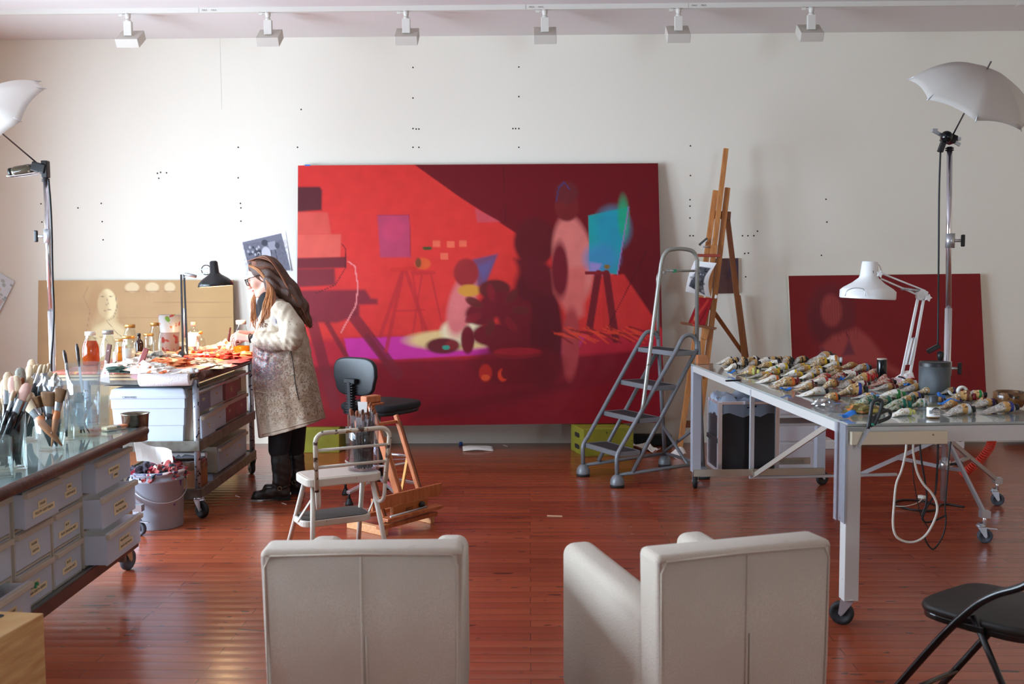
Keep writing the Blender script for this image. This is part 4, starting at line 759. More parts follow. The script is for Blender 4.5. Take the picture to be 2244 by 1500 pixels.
# ---------------------------------------------------------------- brushes
wood_b = mat('black_handle', (20,20,24), .25, coat=.4); wood_r = mat('red_handle', (150,44,34), .35); wood_o = mat('natural_handle', (196,122,72), .5, var=(10, (168,96,54), .7)); nickel = mat('nickel_ferrule', (196,196,200), .22, .95)
bris = mat('cream_bristle', (226,206,176), .85, var=(8, (206,176,140), .8), bump=(120, .5), stretch=(8,8,1)); bris_p = mat('pink_tipped_bristle', (222,176,160), .85, bump=(120, .5), stretch=(8,8,1)); bris_b = mat('brown_bristle', (122,82,44), .85, var=(10, (84,60,36), .8), bump=(120, .6), stretch=(8,8,1)); bris_o = mat('orange_bristle', (170,92,34), .8, bump=(120, .5), stretch=(8,8,1)); bris_g = mat('grey_bristle', (150,150,140), .85, bump=(120, .5)); bris_s = mat('sable_hair', (120,62,30), .7)
bprot = {}
def brush_proto(kind):
    """brush standing along +z, tip of the handle at 0, length 1 unit = 0.30 m total"""
    if kind in bprot: return bprot[kind]
    shape, hair, hand = kind; t = thing('paint_brush', 'x', 'brush'); hm = {'k':wood_b,'r':wood_r,'o':wood_o}[hand]; bm = {'c':bris,'p':bris_p,'b':bris_b,'o':bris_o,'g':bris_g,'s':bris_s}[hair]
    w_, hl, fl, bl_ = {'filbert':(.023,.20,.045,.058), 'round':(.011,.215,.04,.034), 'flat':(.030,.15,.035,.055), 'fine':(.007,.20,.035,.018), 'fan':(.040,.13,.03,.055)}[shape]
    MB().tube([(0,0,0),(0,0,hl*.5),(0,0,hl*.8),(0,0,hl)], [.0025,w_*.32+.0015,w_*.42+.002,w_*.35+.0015], 10).build('handle', hm, t, local=True)
    MB().lathe([(w_*.36+.0015,hl-.004),(w_*.42+.0015,hl),(w_*.5,hl+fl*.5),(w_*.55,hl+fl)], (0,0,0), 14, None, 0, True, 1, .55 if shape != 'fine' else 1).build('ferrule', nickel, t, local=True)
    e = 1 if shape in ('fine','round') else .45; z = hl+fl-.002; pr_ = [(w_*.54,0),(w_*.72,bl_*.4),(w_*.66,bl_*.75),(w_*.42,bl_*.93),(0,bl_)] if shape in ('filbert','round','fine') else [(w_*.54,0),(w_*.72,bl_*.5),(w_*.8,bl_*.95),(w_*.74,bl_),(0,bl_*.99)]
    MB().lathe(pr_, (0,0,z), 16, None, 0, True, 1, e).build('bristles', bm, t, local=True); bprot[kind] = t; t['fresh'] = 1; return t
def brush(kind, foot, head, scale, roll, label, group):
    """brush from foot point to head direction"""
    t = brush_proto(kind); d = (V(head)-V(foot)).normalized(); q = V((0,0,1)).rotation_difference(d).to_matrix().to_4x4()
    M4 = Matrix.Translation(foot) @ q @ Matrix.Rotation(roll, 4, 'Z') @ Matrix.Scale(scale, 4)
    if 'fresh' in t: del t['fresh']; t.matrix_world = M4; W[t.name] = M4
    else: t = dup(t, M4)
    t['label'] = label; t['group'] = group; return t
BLEN = {'filbert':.30, 'round':.289, 'flat':.24, 'fine':.253, 'fan':.21}
zg = ZB+.015
def vase(name, label, u, v, wpx, top, kind='cyl', flare=1.0, m=None, th=.004, group='brush jars on the trolley', cat='jar', z=None):
    p = az(u, v, zg if z is None else z); s = p.y/F_PX; R = wpx*s/2; h = ay(u, top, p.y).z-p.z; t = thing(name, label, cat, p, 0, group)
    if kind == 'cyl': MB().lathe([(0,.012),(R*.97-th,.012),(R*flare-th,h),(R*flare,h),(R*.98,.0),(0,0)], p, 28).build('vessel', m or clear, t)
    else:
        q = [(-1,-1),(1,-1),(1,1),(-1,1)]; mb = MB(); rows = []
        for sc_, zz in ((.98,0),(flare,h),(flare-th/R,h),(.97-th/R,.012)): rows += [(a*R*sc_+p.x, b*R*.72*sc_+p.y, p.z+zz) for a, b in q]
        mb.add(rows, [(i*4+j, i*4+(j+1)%4, (i+1)*4+(j+1)%4, (i+1)*4+j) for i in range(3) for j in range(4)]+[(3,2,1,0),(12,13,14,15)]); mb.build('vessel', m or clear, t, .003)
    return t, p, R, h
r6 = random.Random(11)
# tall cylinder at the picture edge: black handles, cream heads towards the upper left
t, pa, Ra, ha = vase('glass_cylinder', 'tall glass cylinder of upright black-handled brushes at the picture edge', 8, 1031, 98, 908)
vase('glass_tumbler', 'low glass tumbler in front of the tall cylinder at the picture edge', -4, 1046, 62, 958)
t, pc, Rc, hc = vase('glass_cylinder', 'tall glass cylinder behind the tapered tumbler, full of cream filbert brushes', 52, 966, 60, 872)
t, pd, Rd, hd = vase('glass_tumbler', 'tapered glass tumbler with a natural-handled brush leaning inside', 113, 987, 52, 916, flare=1.3)
t, pe, Re, he = vase('glass_vase', 'square glass vase holding thick brushes with worn brown bristles', 184, 957, 56, 896, 'sq', 1.08)
t, pf, Rf, hf = vase('glass_cylinder', 'grey glass cylinder between the tapered tumbler and the square vase', 146, 965, 34, 902)
sp_gl = mat('paint_flecked_glass', (214,226,228), .2, alpha=.10, spots=[((40,140,90), 12, .66), ((70,70,150), 15, .68), ((196,110,60), 18, .70)])
t, pg, Rg, hg = vase('glass_vase', 'square glass vase carrying two nested paint-flecked vases', 202, 944, 62, 868, 'sq', 1.05)
vase('glass_vase', 'paint-flecked square glass vase nested in the lower square vase', 190, 938, 78, 828, 'sq', 1.14, sp_gl, z=zg+.055)
vase('glass_vase', 'flared round glass vase on top of the two square vases', 186, 932, 62, 795, 'cyl', 1.2, thin_glass('blue_tinged_glass', (247,251,253), .4), z=zg+.11)
heads = [(-14,856,'p','filbert'),(8,812,'c','filbert'),(18,828,'p','filbert'),(-2,838,'c','filbert'),(33,812,'g','filbert'),(46,815,'s','round'),(62,820,'p','filbert'),(28,846,'c','round'),(10,860,'c','round'),(44,842,'c','round'),(52,850,'c','round'),(-20,830,'c','filbert'),(24,806,'c','filbert'),(40,830,'p','filbert'),(56,832,'c','filbert'),(4,846,'p','filbert'),(20,862,'c','round'),(34,858,'c','round'),(58,862,'c','round')]
for k, (u, v, hr, sh_) in enumerate(heads):
    ft = pa+V((r6.uniform(-.6,.5)*Ra, r6.uniform(-.5,.5)*Ra, .016)); hd_ = ay(u+12, v-6, pa.y+r6.uniform(-.12,.06)); sc_ = min(1.35, (hd_-ft).length/BLEN[sh_])
    lb = {'g':'grey filbert brush head rising from the tall cylinder at the picture edge','s':'small dark sable brush head rising from the tall cylinder at the picture edge'}.get(hr) or ('pink-tipped filbert brush standing in the tall cylinder at the picture edge' if hr == 'p' else 'cream '+sh_+' bristle brush standing in the tall cylinder at the picture edge')
    brush((sh_, hr, 'k'), ft, hd_, sc_, r6.uniform(-.4,.4), lb, lb.replace('brush ', 'brushes ', 1))
for k in range(16):
    ft = pa+V((r6.uniform(-.6,.7)*Ra, r6.uniform(-.5,.5)*Ra, .016)); hd_ = ay(r6.uniform(-10,45), r6.uniform(868,895), pa.y); c = 'r' if k == 3 else 'k'
    lb = 'single red-handled round brush in the tall cylinder at the picture edge' if k == 3 else 'black-handled short round brush low in the tall cylinder at the picture edge'
    brush(('round', 'c', c), ft, hd_, (hd_-ft).length/BLEN['round'], 0, lb, 'short round brushes in the tall cylinder')
for k, (u, v, hr, sh_) in enumerate([(66,808,'c','filbert'),(78,806,'c','round'),(84,804,'c','round'),(92,806,'c','round'),(100,806,'c','round'),(109,802,'c','round'),(86,832,'c','filbert'),(104,836,'c','filbert'),(116,834,'c','filbert'),(126,838,'c','filbert'),(70,796,'c','filbert'),(96,826,'c','filbert'),(112,822,'c','filbert'),(124,824,'c','round'),(78,822,'c','filbert'),(134,842,'c','round')]):
    ft = pc+V((r6.uniform(-.5,.5)*Rc, r6.uniform(-.5,.5)*Rc, .016)); hd_ = ay(u, v-8, pc.y+r6.uniform(-.03,.1)); sc_ = min(1.3, (hd_-ft).length/BLEN[sh_])
    lb = ('cream filbert' if sh_ == 'filbert' else 'slim cream round')+' brush fanning out of the cylinder behind the tapered tumbler'
    brush((sh_, hr, 'k'), ft, hd_, sc_, r6.uniform(-.4,.4), lb, lb.replace(' brush ', ' brushes '))
dl = [(52,875,'c','fan','o','natural-handled wide cream brush leaning left out of the tapered tumbler',(136,978)),(75,870,'b','flat','k','dark olive-brown flat brush at the left of the tapered tumbler',None),(92,865,'b','flat','k','dark olive-brown flat brush in the middle of the tapered tumbler',None),(107,862,'b','fan','k','wide dark brown brush at the back of the tapered tumbler',None),(122,866,'o','fan','k','orange-brown wide brush in the tapered tumbler',None),(134,852,'b','flat','o','square-ended brown brush at the right of the tapered tumbler',None),(60,866,'c','flat','k','cream flat brush beside the leaning wide one in the tapered tumbler',None)]
for u, v, hr, sh_, hn, lb, ft_ in dl:
    ft = ay(ft_[0], ft_[1], pd.y-.01) if ft_ else pd+V((r6.uniform(-.5,.5)*Rd, r6.uniform(-.4,.4)*Rd, .016)); hd_ = ay(u, v, pd.y+r6.uniform(-.03,.05)); brush((sh_, hr, hn), ft, hd_, (hd_-ft).length/BLEN[sh_], r6.uniform(-.4,.4), lb, 'brushes in the tapered tumbler')
el = [(172,862,'b','fan','k','wide brown bristle brush standing tallest in the square vase',(178,950)),(158,878,'b','flat','k','brown brush leaning left in the square vase',(186,950)),(197,880,'b','flat','o','brown brush leaning right in the square vase',(174,950)),(206,897,'b','flat','o','short brown brush at the right of the square vase',(204,946)),(166,895,'g','flat','k','grey ferrule-heavy brush in the square vase',(196,950))]
for u, v, hr, sh_, hn, lb, ft_ in el: ft = ay(ft_[0], ft_[1], pe.y); hd_ = ay(u, v, pe.y+.0); brush((sh_, hr, hn), ft, hd_, (hd_-ft).length/BLEN[sh_], r6.uniform(-.3,.3), lb, 'brushes in the square vase')
for k, (u, v) in enumerate(((140,868),(147,874),(152,866))):
    ft = pf+V((r6.uniform(-.4,.4)*Rf, 0, .016)); hd_ = ay(u, v, pf.y); brush(('round','b','k'), ft, hd_, (hd_-ft).length/BLEN['round'], 0, 'slim brown brush standing in the grey glass cylinder', 'slim brushes in the grey cylinder')
for k, (a, b, lb) in enumerate((((152,796),(140,768),'wooden handle leaning left out of the flared vase'),((175,796),(168,754),'dark palette knife handle standing in the flared vase'))):
    p0 = ay(a[0]+6, a[1]+70, pg.y-.02); p1 = ay(b[0], b[1], pg.y); t = thing('palette_knife', lb, 'palette knife', p0, 0, 'scrapers and palette knives'); d = p1-p0
    MB().tube([p0+d*.55, p0+d*.7, p0+d*.9, p1], [.004,.008,.009,.005], 10).build('handle', mat('dark_knife_handle', (58,48,46), .35), t); MB().bar(p0, p0+d*.56, .012, .002).build('blade', steel, t)
# paint pot brush lying flat near the far edge
t = thing('paint_brush', 'flat wide brush with orange handle lying alone near the far edge of the glass', 'brush', az(252,944,zg)); a, b = az(228,946,zg)+V((0,0,.012)), az(279,937,zg)+V((0,0,.012)); d = (b-a); x = V((0,0,1)).cross(d).normalized()
MB().prism([(-.022,0),(.022,0),(.026,d.length*.42),(-.026,d.length*.42)], a, x, d.normalized(), .016).build('bristles', bris, t, .005); MB().prism([(-.024,d.length*.40),(.024,d.length*.40),(.024,d.length*.58),(-.024,d.length*.58)], a, x, d.normalized(), .018).build('ferrule', nickel, t)
MB().prism([(-.022,d.length*.57),(.022,d.length*.57),(.024,d.length*.8),(.012,d.length),(-.012,d.length),(-.024,d.length*.8)], a, x, d.normalized(), .014).build('handle', mat('orange_wood', (206,130,90), .4), t, .004)
# clear bags over two brush bundles
for k, (u, v) in enumerate(((97,846),(122,846))):
    c = ay(u, v, pc.y-.04); mb = MB(); lump(mb, c, .03, .02, .05, 20+k, 12, .2); single(mb, 'plastic_sleeve', bag, ('clear plastic sleeve over brush heads, nearer the tall cylinder' if k == 0 else 'clear plastic sleeve over brush heads, nearer the stacked vases'), 'plastic bag', 'plastic sleeves on the brushes')
# ---------------------------------------------------------------- bucket with rubbish, wooden box at the corner
bp = az(348,1152,0); s = bp.y/F_PX; R1, R2 = 53*s, 58*s; hB = ay(348,1028,bp.y).z
bk = thing('bucket', 'grey plastic bucket overflowing with paint rags and a white paper between the trolleys', 'bucket', bp)
bm_ = mat('grey_bucket', (146,152,164), .45, spots=[((90,30,140), 9, .70), ((226,224,226), 26, .74)])
MB().lathe([(0,0),(R1*.98,0),(R1,.008),(R2*.97,hB*.82),(R2*1.03,hB*.83),(R2*1.03,hB*.87),(R2*.99,hB*.88),(R2,hB*.93),(R2*1.03,hB*.935),(R2*1.02,hB),(R2*.96,hB),(R2*.9,hB*.5),(0,hB*.5)], bp, 40).build('bucket_body', bm_, bk)
cb = [bp+V((R2*1.05*math.cos(a), R2*1.05*math.sin(a), hB*.86-.10*math.sin((a+1.3)/2.6*PI))) for a in np.linspace(-1.3, 1.3, 18)]; cb = [bp+V((R2*1.06*math.cos(a-.9), R2*1.06*math.sin(a-.9), hB*.84-.13*abs(math.cos(.9*a)))) for a in np.linspace(-1.6, 1.6, 18)]; MB().tube(cb, .003, 6).build('handle', steel, bk)
mb = MB(); r_ = random.Random(5)
mb.lathe([(R2*.93,hB*.9),(R2*1.02,hB*1.0),(R2*1.06,hB*.995),(R2*1.07,hB*.97)], bp, 40); o = mb.build('bin_liner', mat('stained_liner', (216,206,206), .4, spots=[((150,30,60), 12, .5), ((50,40,80), 16, .56)]), bk); d = o.modifiers.new('n', 'DISPLACE'); tx = bpy.data.textures.new('n', 'CLOUDS'); tx.noise_scale = .05; d.texture = tx; d.strength = .03
dr = [mat('dark_red_rag', (120,26,40), .7, spots=[((226,190,190), 20, .62)]), mat('ink_rag', (44,36,50), .7, spots=[((150,40,60), 16, .6)]), mat('mixed_rag', (150,60,60), .7, spots=[((40,60,70), 18, .55), ((230,220,214), 22, .6)])]
for k in range(9):
    a = k*2.4; rr2 = R2*.62 if k else 0; mb = MB(); lump(mb, bp+V((rr2*math.cos(a), rr2*math.sin(a), hB*(.93+.03*math.sin(3*k)))), .07, .06, .055, 40+k, 26, .32, a)
    single(mb, 'paint_rag', dr[k % 3], 'crumpled '+('dark red','inky black','multicoloured')[k % 3]+' paint rag stuffed in the grey bucket', 'rag', ('dark red','inky black','multicoloured')[k % 3]+' rags in the bucket')
c = bp+V((-.01,-.02,hB+.075)); f = lambda a, b: c+V((.24*(a-.5)-.06*(b-.5), .10*(b-.5)+.05*math.sin(3*a), .13*(b-.5)-.10*(a-.5)+.02*math.sin(5*a+3*b)))
t = thing('paper_sheet', 'creased white paper sheet sticking up out of the grey bucket', 'paper', c); MB().sheet(f, 8, 8).build('sheet', mat('white_paper', (236,234,230), .8), t, solid=.0012, smooth=False)
zx = .42; q0, q1 = az(96,1344,zx), az(0,1398,zx); d = (q1-q0).normalized(); n_ = V((-d.y, d.x, 0)); n_ = n_ if n_.x < 0 else -n_
wb_ = thing('wooden_box', 'pale wooden box with a round finger hole at the near left corner', 'box', (q0.x, q0.y, 0)); wm_ = mat('birch_plywood', (206,170,118), .5, var=(5, (176,128,76), .8), stretch=(1,1,8), spots=[((140,90,50), 26, .74)])
Rb = Matrix((d, n_, V((0,0,1)))).transposed(); MB().box(q0+d*.3+n_*.125-V((0,0,zx/2)), (.6,.25,zx), Rb).build('box_body', wm_, wb_, .004)
hc_ = az(0,1352,zx); MB().lathe([(0,.0006),(.022,.0006)], (hc_.x-.01, hc_.y, zx), 18).build('finger_hole', hole, wb_)
# ================================================================ paint table on the right
ZTt = .915
N0, N1 = az(1857,929.5,ZTt), az(1514,797,ZTt); ND = N1-N0; NL = ND.length; NANG = math.atan2(ND.y, ND.x)-PI/2
pt = thing('paint_table', 'long white aluminium table on casters, glass top crowded with paint tubes', 'table', (N0.x, N0.y, 0), NANG)
MN = W[pt.name]
def Nl(x, y, z): return MN @ V((x, y, z))
e_ = MN.inverted() @ az(1847,803,ZTt); e2 = MN.inverted() @ az(1940,828,ZTt); NW = (e_.x+e2.x)/2
tw = mat('table_white_metal', (196,194,190), .45, .1, spots=[((120,50,46), 26, .75), ((90,86,80), 40, .75)]); tws = mat('table_side_metal', (186,192,204), .4, .3)
gtop = mat('paint_table_glass', (150,160,156), .08, coat=.5, var=(3.5, (176,182,176), .7), spots=[((120,60,54), 12, .70), ((196,190,110), 9, .72), ((90,110,140), 20, .74)])
MB().box((NW/2, NL/2, ZTt-.006), (NW, NL, .012)).build('glass_top', gtop, pt, .002, local=True)
m = MB()
for a, b in (((0,0),(NW,0)),((0,NL),(NW,NL))): m.box(((a[0]+b[0])/2, a[1]+(.02 if a[1] == 0 else -.02), ZTt-.05), (NW-.004, .036, .072))
for x in (.018, NW-.018): m.box((x, NL/2, ZTt-.035), (.03, NL-.08, .045))
m.build('apron', tw, pt, .002, local=True)
LEG = .066
for x, y, a in ((0,0,2.6),(0,NL-LEG,4.4),(NW-LEG,0,1.2),(NW-LEG,NL-LEG,.4)):
    MB().span((x,y+.002,.118), (x+LEG,y+LEG,ZTt-.014)).build('leg', tw if y == 0 else tws, pt, .003, local=True)
    caster(pt, (x+LEG/2, y+LEG/2, 0), .053, a, True, stem=.02, w=.03)
c = ay(1965, 944, Nl(.2,-.012,0).y); MB().box((.225, -.014, ZTt-.062), (.43, .024, .058)).build('metal_strip', mat('brass_toned_strip', (206,196,172), .35, .6, spots=[((150,40,40), 14, .70), ((110,96,80), 24, .66)]), pt, .002, local=True)
ac = mat('scratched_acrylic', (206,210,222), .2, trans=.6, alpha=.7, spots=[((180,140,150), 30, .7)]); MB().box((-.004, .05, ZTt-.225), (.008, .10, .44)).box((-.016, .085, ZTt-.225), (.006, .03, .44)).build('acrylic_strip', ac, pt, .001, local=True)
# hanging frame with drawer runners on the near side of the bin
yp = bloc(V((0,0,0))).y; ypl = (MN.inverted() @ apl(1648, 852, Nl(.01,0,0), MN.to_3x3() @ V((1,0,0)))).y
zlow = ay(1648, 1050, Nl(0,ypl,0).y).z
def npx(u, v, y=ypl): return MN.inverted() @ apl(u, v, Nl(0,y,0), MN.to_3x3() @ V((0,1,0)))
sp_ = mat('frame_aluminium', (192,194,198), .4, .5)
MB().bar((.012,ypl,zlow), (.012,ypl,ZTt-.02), .026, .02).build('hanging_post', sp_, pt, .002, local=True)
MB().bar((0,ypl,zlow+.008), (NW*.9,ypl+.02,zlow+.008), .022, .016).build('cross_bar', sp_, pt, .002, local=True)
yb2_ = (MN.inverted() @ apl(1810, 916, Nl(.01,0,0), MN.to_3x3() @ V((1,0,0)))).y
MB().bar((.02,ypl-.012,zlow+.02), (.02,yb2_,ZTt-.05), .028, .008, up=(1,0,0)).build('brace', mat('brace_aluminium', (190,182,170), .4, .5), pt, local=True)
for dy, dz, u0, u1 in ((-.03,.045,1520,1806),(.14,.075,1700,1775)):
    a, b = npx(u0, 1030, ypl+dy), npx(u1, 1030, ypl+dy); m = MB().span((a.x,ypl+dy-.006,zlow+dz-.02), (b.x,ypl+dy+.006,zlow+dz+.02)).span((a.x+.16,ypl+dy-.010,zlow+dz-.012), (b.x-.04,ypl+dy+.010,zlow+dz+.012)); m.build('drawer_runner', mat('runner_steel', (186,184,172), .22, .9), pt, local=True)
# ---------------------------------------------------------------- black trunk-like bin with a bag, plastic drawers behind
q0, q1 = npx(1580, 1038, ypl+.03), npx(1706, 1030, ypl+.03); zt_ = ay(1580, 884, Nl(0,ypl+.03,0).y).z; bz = zlow+.03
cs = thing('flight_case_bin', 'black panelled case with metal corner trim used as a bagged bin under the paint table', 'bin', Nl((q0.x+q1.x)/2, ypl+.19, bz), NANG)
cw, ch, cdp = q1.x-q0.x, zt_-bz, .24; blk = mat('black_laminate', (16,16,20), .45, spots=[((190,190,190), 60, .80)])
m = MB(); m.box((0,-cdp/2+.004,ch/2), (cw,.008,ch)).box((0,cdp/2-.004,ch/2), (cw,.008,ch)).box((-cw/2+.004,0,ch/2), (.008,cdp,ch)).box((cw/2-.004,0,ch/2), (.008,cdp,ch)).box((0,0,.005), (cw,cdp,.01)); m.build('case_body', blk, cs, local=True)
m = MB()
for x in (-cw/2, cw/2):
    for y in (-cdp/2, cdp/2): m.box((x,y,ch/2), (.026,.026,ch+.006))
for z in (0.004, ch-.004):
    m.box((0,-cdp/2,z), (cw,.02,.02)).box((0,cdp/2,z), (cw,.02,.02)).box((-cw/2,0,z), (.02,cdp,.02)).box((cw/2,0,z), (.02,cdp,.02))
m.build('metal_trim', chrome, cs, .003, local=True)
MB().box((-cw/2-.008,0,ch*.45), (.02,cdp*1.04,.03)).build('clasp', dark, cs, .004, local=True)
gbag = frosted('milky_bag', (206,220,240), .55)
bag_lining(cs, cw/2, cdp/2, ch, .075, gbag, 9, .035, .014)
p8, p9 = az(1702,1032,0), az(1797,1030,0); pz = thing('drawer_tower', 'tall pale plastic drawer tower on the floor behind the black case', 'drawers', ((p8.x+p9.x)/2, p8.y+.18, 0))
w8 = p9.x-p8.x; pp_ = mat('grey_white_plastic', (204,202,206), .4); MB().box((0,0,.34), (w8,.36,.68)).build('body', pp_, pz, .012, local=True)
for k in range(3): MB().box((0,-.183,.12+.215*k), (w8-.03,.012,.20)).build('drawer', mat('drawer_front_plastic', (196,194,200), .35), pz, .006, local=True)
b8 = thing('storage_box', 'small white plastic box with a grey lid under the far corner of the paint table', 'box', Nl(.20, NL*.70, .62), NANG+.15); MB().box((0,0,.07), (.28,.20,.14)).build('tub', bin_m, b8, .01, local=True); MB().box((0,0,.15), (.30,.22,.02)).build('lid', mat('grey_lid', (126,122,124), .5), b8, .006, local=True)
MB().span((.016,NL*.70-.12,.60), (NW-.02,NL*.70+.12,.618)).build('undershelf', sp_, pt, .002, local=True)
# ================================================================ things on the paint table
zt1 = ZTt+.001
def on(u, v): return az(u, v, zt1)
TUBES = [
(1614,821,1664,824,13,'b','c','c','fat brown tube with a lime ring, nearest the left glass edge beside the blue tape'),
(1669,819,1711,815,11,'w','e','y','white tube dotted green, right of the fat lime-ringed tube'),
(1648,811,1700,807,11,'b','y','k','brown tube with yellow ring and black cap behind the fat lime-ringed tube'),
(1724,813,1772,806,10,'m','y','y','silvery tube with bright yellow end, left of the big brown yellow-ringed tube'),
(1726,819,1786,812,11,'m','y','k','silvery tube with yellow ring and black cap in front of its all-yellow-ended neighbour'),
(1768,810,1818,799,15,'b','y','k','big brown tube with wide yellow ring below the pile of grey bottles'),
(1795,818,1848,812,10,'b','t','t','tan-capped brown tube at the right of the big yellow-ringed tube'),
(1732,795,1806,785,19,'m','k','k','biggest silver grey tube lying at the back of the table'),
(1744,783,1784,779,11,'w','w','w','white tube on top of the biggest silver tube at the back'),
(1793,797,1848,799,15,'w','t','w','broad white tube with a round tan end at the back right'),
(1808,791,1836,787,9,'w','l','w','short white and pale blue tube at the back right'),
(1712,824,1754,828,11,'w','y','y','white tube with a flat yellow cap in the middle of the table'),
(1757,825,1810,822,12,'m','w','k','silvery white-ringed tube right of the flat yellow cap'),
(1812,824,1846,820,9,'b','t','t','short stained tan tube before the tan-capped brown one'),
(1857,812,1902,804,10,'b','t','t','stained tube lying behind the pale blue ringed tube by the black canister'),
(1857,818,1914,811,13,'m','l','k','silvery tube with pale blue ring next to the black canister'),
(1827,829,1881,823,11,'w','r','r','white tube with red stripes in front of the pale blue ringed tube'),
(1877,827,1944,823,12,'r','r','k','red-smeared tube in front of the black canister'),
(1852,840,1915,838,16,'b','r','r','fat brown tube with a bright red ring, mid table, the clearest red one'),
(1920,839,1950,835,12,'r','n','n','short red-smeared tube right of the bright red ring'),
(1778,836,1822,831,11,'r','r','r','tube with a small red cap left of the red-striped white tube'),
(1655,843,1716,834,12,'w','o','k','white orange-striped tube at the left glass edge beyond the black knife'),
(1661,834,1697,829,10,'b','o','o','small brown tube with an orange end behind the orange-striped white tube'),
(1689,853,1750,846,16,'b','o','n','fat brown tube with a bright orange ring and maroon cap'),
(1757,847,1826,841,13,'w','r','w','white red-specked tube right of the bright orange ring'),
(1738,859,1793,852,12,'b','u','u','brown tube with a brown cap before the orange-ringed tube'),
(1797,853,1838,850,14,'b','t','u','tan-ringed ochre tube with brown cap in the table middle'),
(1834,852,1875,848,13,'m','n','n','silvery tube with a dark maroon tip in the table middle'),
(1745,873,1818,862,14,'w','w','k','clean white tube with black cap near the left glass edge'),
(1828,867,1900,869,21,'b','b','k','very fat brown-stained tube with a black cap behind the clear bags'),
(1793,884,1842,878,15,'b','o','k','stained tube with orange label poking out of the clear bag'),
(1905,859,1972,851,11,'m','n','n','slim silvery tube with a maroon cap left of the grey speaker'),
(1955,866,2036,856,14,'m','r','k','long silvery tube with an orange-red ring and black cap below the grey speaker'),
(1917,872,1984,871,13,'w','e','e','white tube with green lettering and bright green end'),
(1966,881,2026,875,14,'m','b','k','silvery tube with deep blue ring and black cap behind the small bottle'),
(1885,891,1966,883,13,'g','g','k','green-smeared tube with a black cap behind the scissors'),
(1926,897,1996,898,18,'g','g','g','fat green-smeared tube with a wide sea-green cap right of the scissors'),
(1944,917,2008,908,13,'w','c','c','cream tube with lime end lying on the front edge right of the scissors'),
(1993,891,2034,899,16,'g','w','w','folded green-smeared silvery tube left of the small bottle'),
(2056,899,2099,890,13,'b','t','t','brown stained tube behind the white-ringed front tube'),
(2063,912,2138,907,18,'m','w','k','fat silvery tube with a wide white ring on the front edge'),
(2146,909,2234,903,18,'m','b','k','fat silvery tube with a blue ring on the front edge'),
(2117,896,2192,889,14,'m','v','v','silvery tube with a violet ring in front of the brown bowl'),
(2068,876,2136,885,19,'b','u','n','crusty red-brown tube wrapped in blue tape'),
(2117,873,2174,876,14,'m','e','k','silvery tube with a green ring left of the brown bowl'),
(1999,864,2056,864,13,'b','n','n','brown tube ending in dark maroon in front of the grey speaker'),
(1953,850,2010,845,13,'b','t','w','cream crumpled tube beside the pink scrap'),
(2212,896,2256,886,15,'m','w','w','silvery tube cut off by the picture edge before the brown bowl'),
(1868,893,1912,884,13,'g','g','g','green tube end behind the olive bag'),
(2136,883,2160,886,10,'b','v','v','short violet tube tucked behind the violet-ringed one'),
(1930,882,1975,877,11,'g','e','e','thin bright-green capped tube above the fat sea-green cap'),
(1866,873,1925,877,11,'m','l','l','thin silvery tube with pale blue cap left of the green lettered tube'),
(1690,843,1742,836,10,'w','o','o','thin white tube with an orange cap behind the bright orange ring'),
(1745,835,1790,829,10,'w','y','k','thin white tube with yellow ring behind the red-specked white tube'),
(1880,833,1925,829,10,'r','r','r','thin red-capped tube between the bright red ring and the canister'),
]
FAR = [(1556,793,1598,787),(1560,799,1606,791),(1578,805,1614,799),(1588,797,1622,790),(1600,808,1640,801),(1586,815,1622,809),(1612,798,1652,791),(1622,789,1664,786),(1640,795,1690,789),(1645,802,1698,795),(1662,788,1700,786),(1692,798,1733,792),(1700,805,1738,799),(1672,806,1714,801),(1702,788,1736,786),(1630,806,1668,800),(1570,788,1600,785),(1604,789,1634,786),(1650,789,1684,785),(1720,796,1748,790)]
zl = 0
def put_tube(a0, b0, wpx, bd, bn, cp, lb, grp, k):
    a, b = on(*a0), on(*b0); s = (a.y+b.y)/2/F_PX; L_ = min((b-a).length, .26); ang = math.atan2(b.y-a.y, b.x-a.x); ang = max(-.32, min(.32, ang*.5)); mid = (a+b)/2; ml = MN.inverted() @ mid; hl_ = (b0[0]-a0[0])*s*.5+.02; mid = MN @ V((min(max(ml.x, hl_), NW-.02), min(max(ml.y, .05), NL-.045-.02*(k % 4)), ml.z)); st = mid-V((math.cos(ang), math.sin(ang), 0))*((b0[0]-a0[0])*s*.5)
    return tube_at(st+V((0,0,.0005+.003*(k % 3 == 2))), ang, (b0[0]-a0[0])*s*1.02, wpx*s*.5*1.38, bd, bn, cp, lb, grp, k)
for k, q in enumerate(TUBES): put_tube(q[0:2], q[2:4], q[4], q[5], q[6], q[7], q[8], 'paint tubes on the glass table', k)
for k, q in enumerate(FAR):
    bd = 'mwbm'[k % 4]; lb = {'m':'silvery black-capped tube in the jumble beside the small wooden block','w':'white black-capped tube in the jumble beside the small wooden block','b':'brown-stained black-capped tube in the jumble beside the small wooden block'}[bd]
    put_tube(q[0:2], q[2:4], 11, bd, 'k', 'k', lb, {'m':'silvery','w':'white','b':'brown'}[bd]+' tubes beside the wooden block', k+3)
FLAT = {'y':[(1640,817),(1690,823),(1706,814),(1740,829),(1784,816),(1822,806),(1665,828)],'r':[(1735,842),(1765,852),(1800,842),(1835,834),(1862,832),(1905,830),(1935,845),(1880,848)],'g':[(1900,882),(1935,886),(1990,880),(1960,902),(1915,905),(1985,884)],'b':[(2050,884),(2090,882),(2110,902),(2150,893),(2190,898),(2030,862),(2075,866)]}
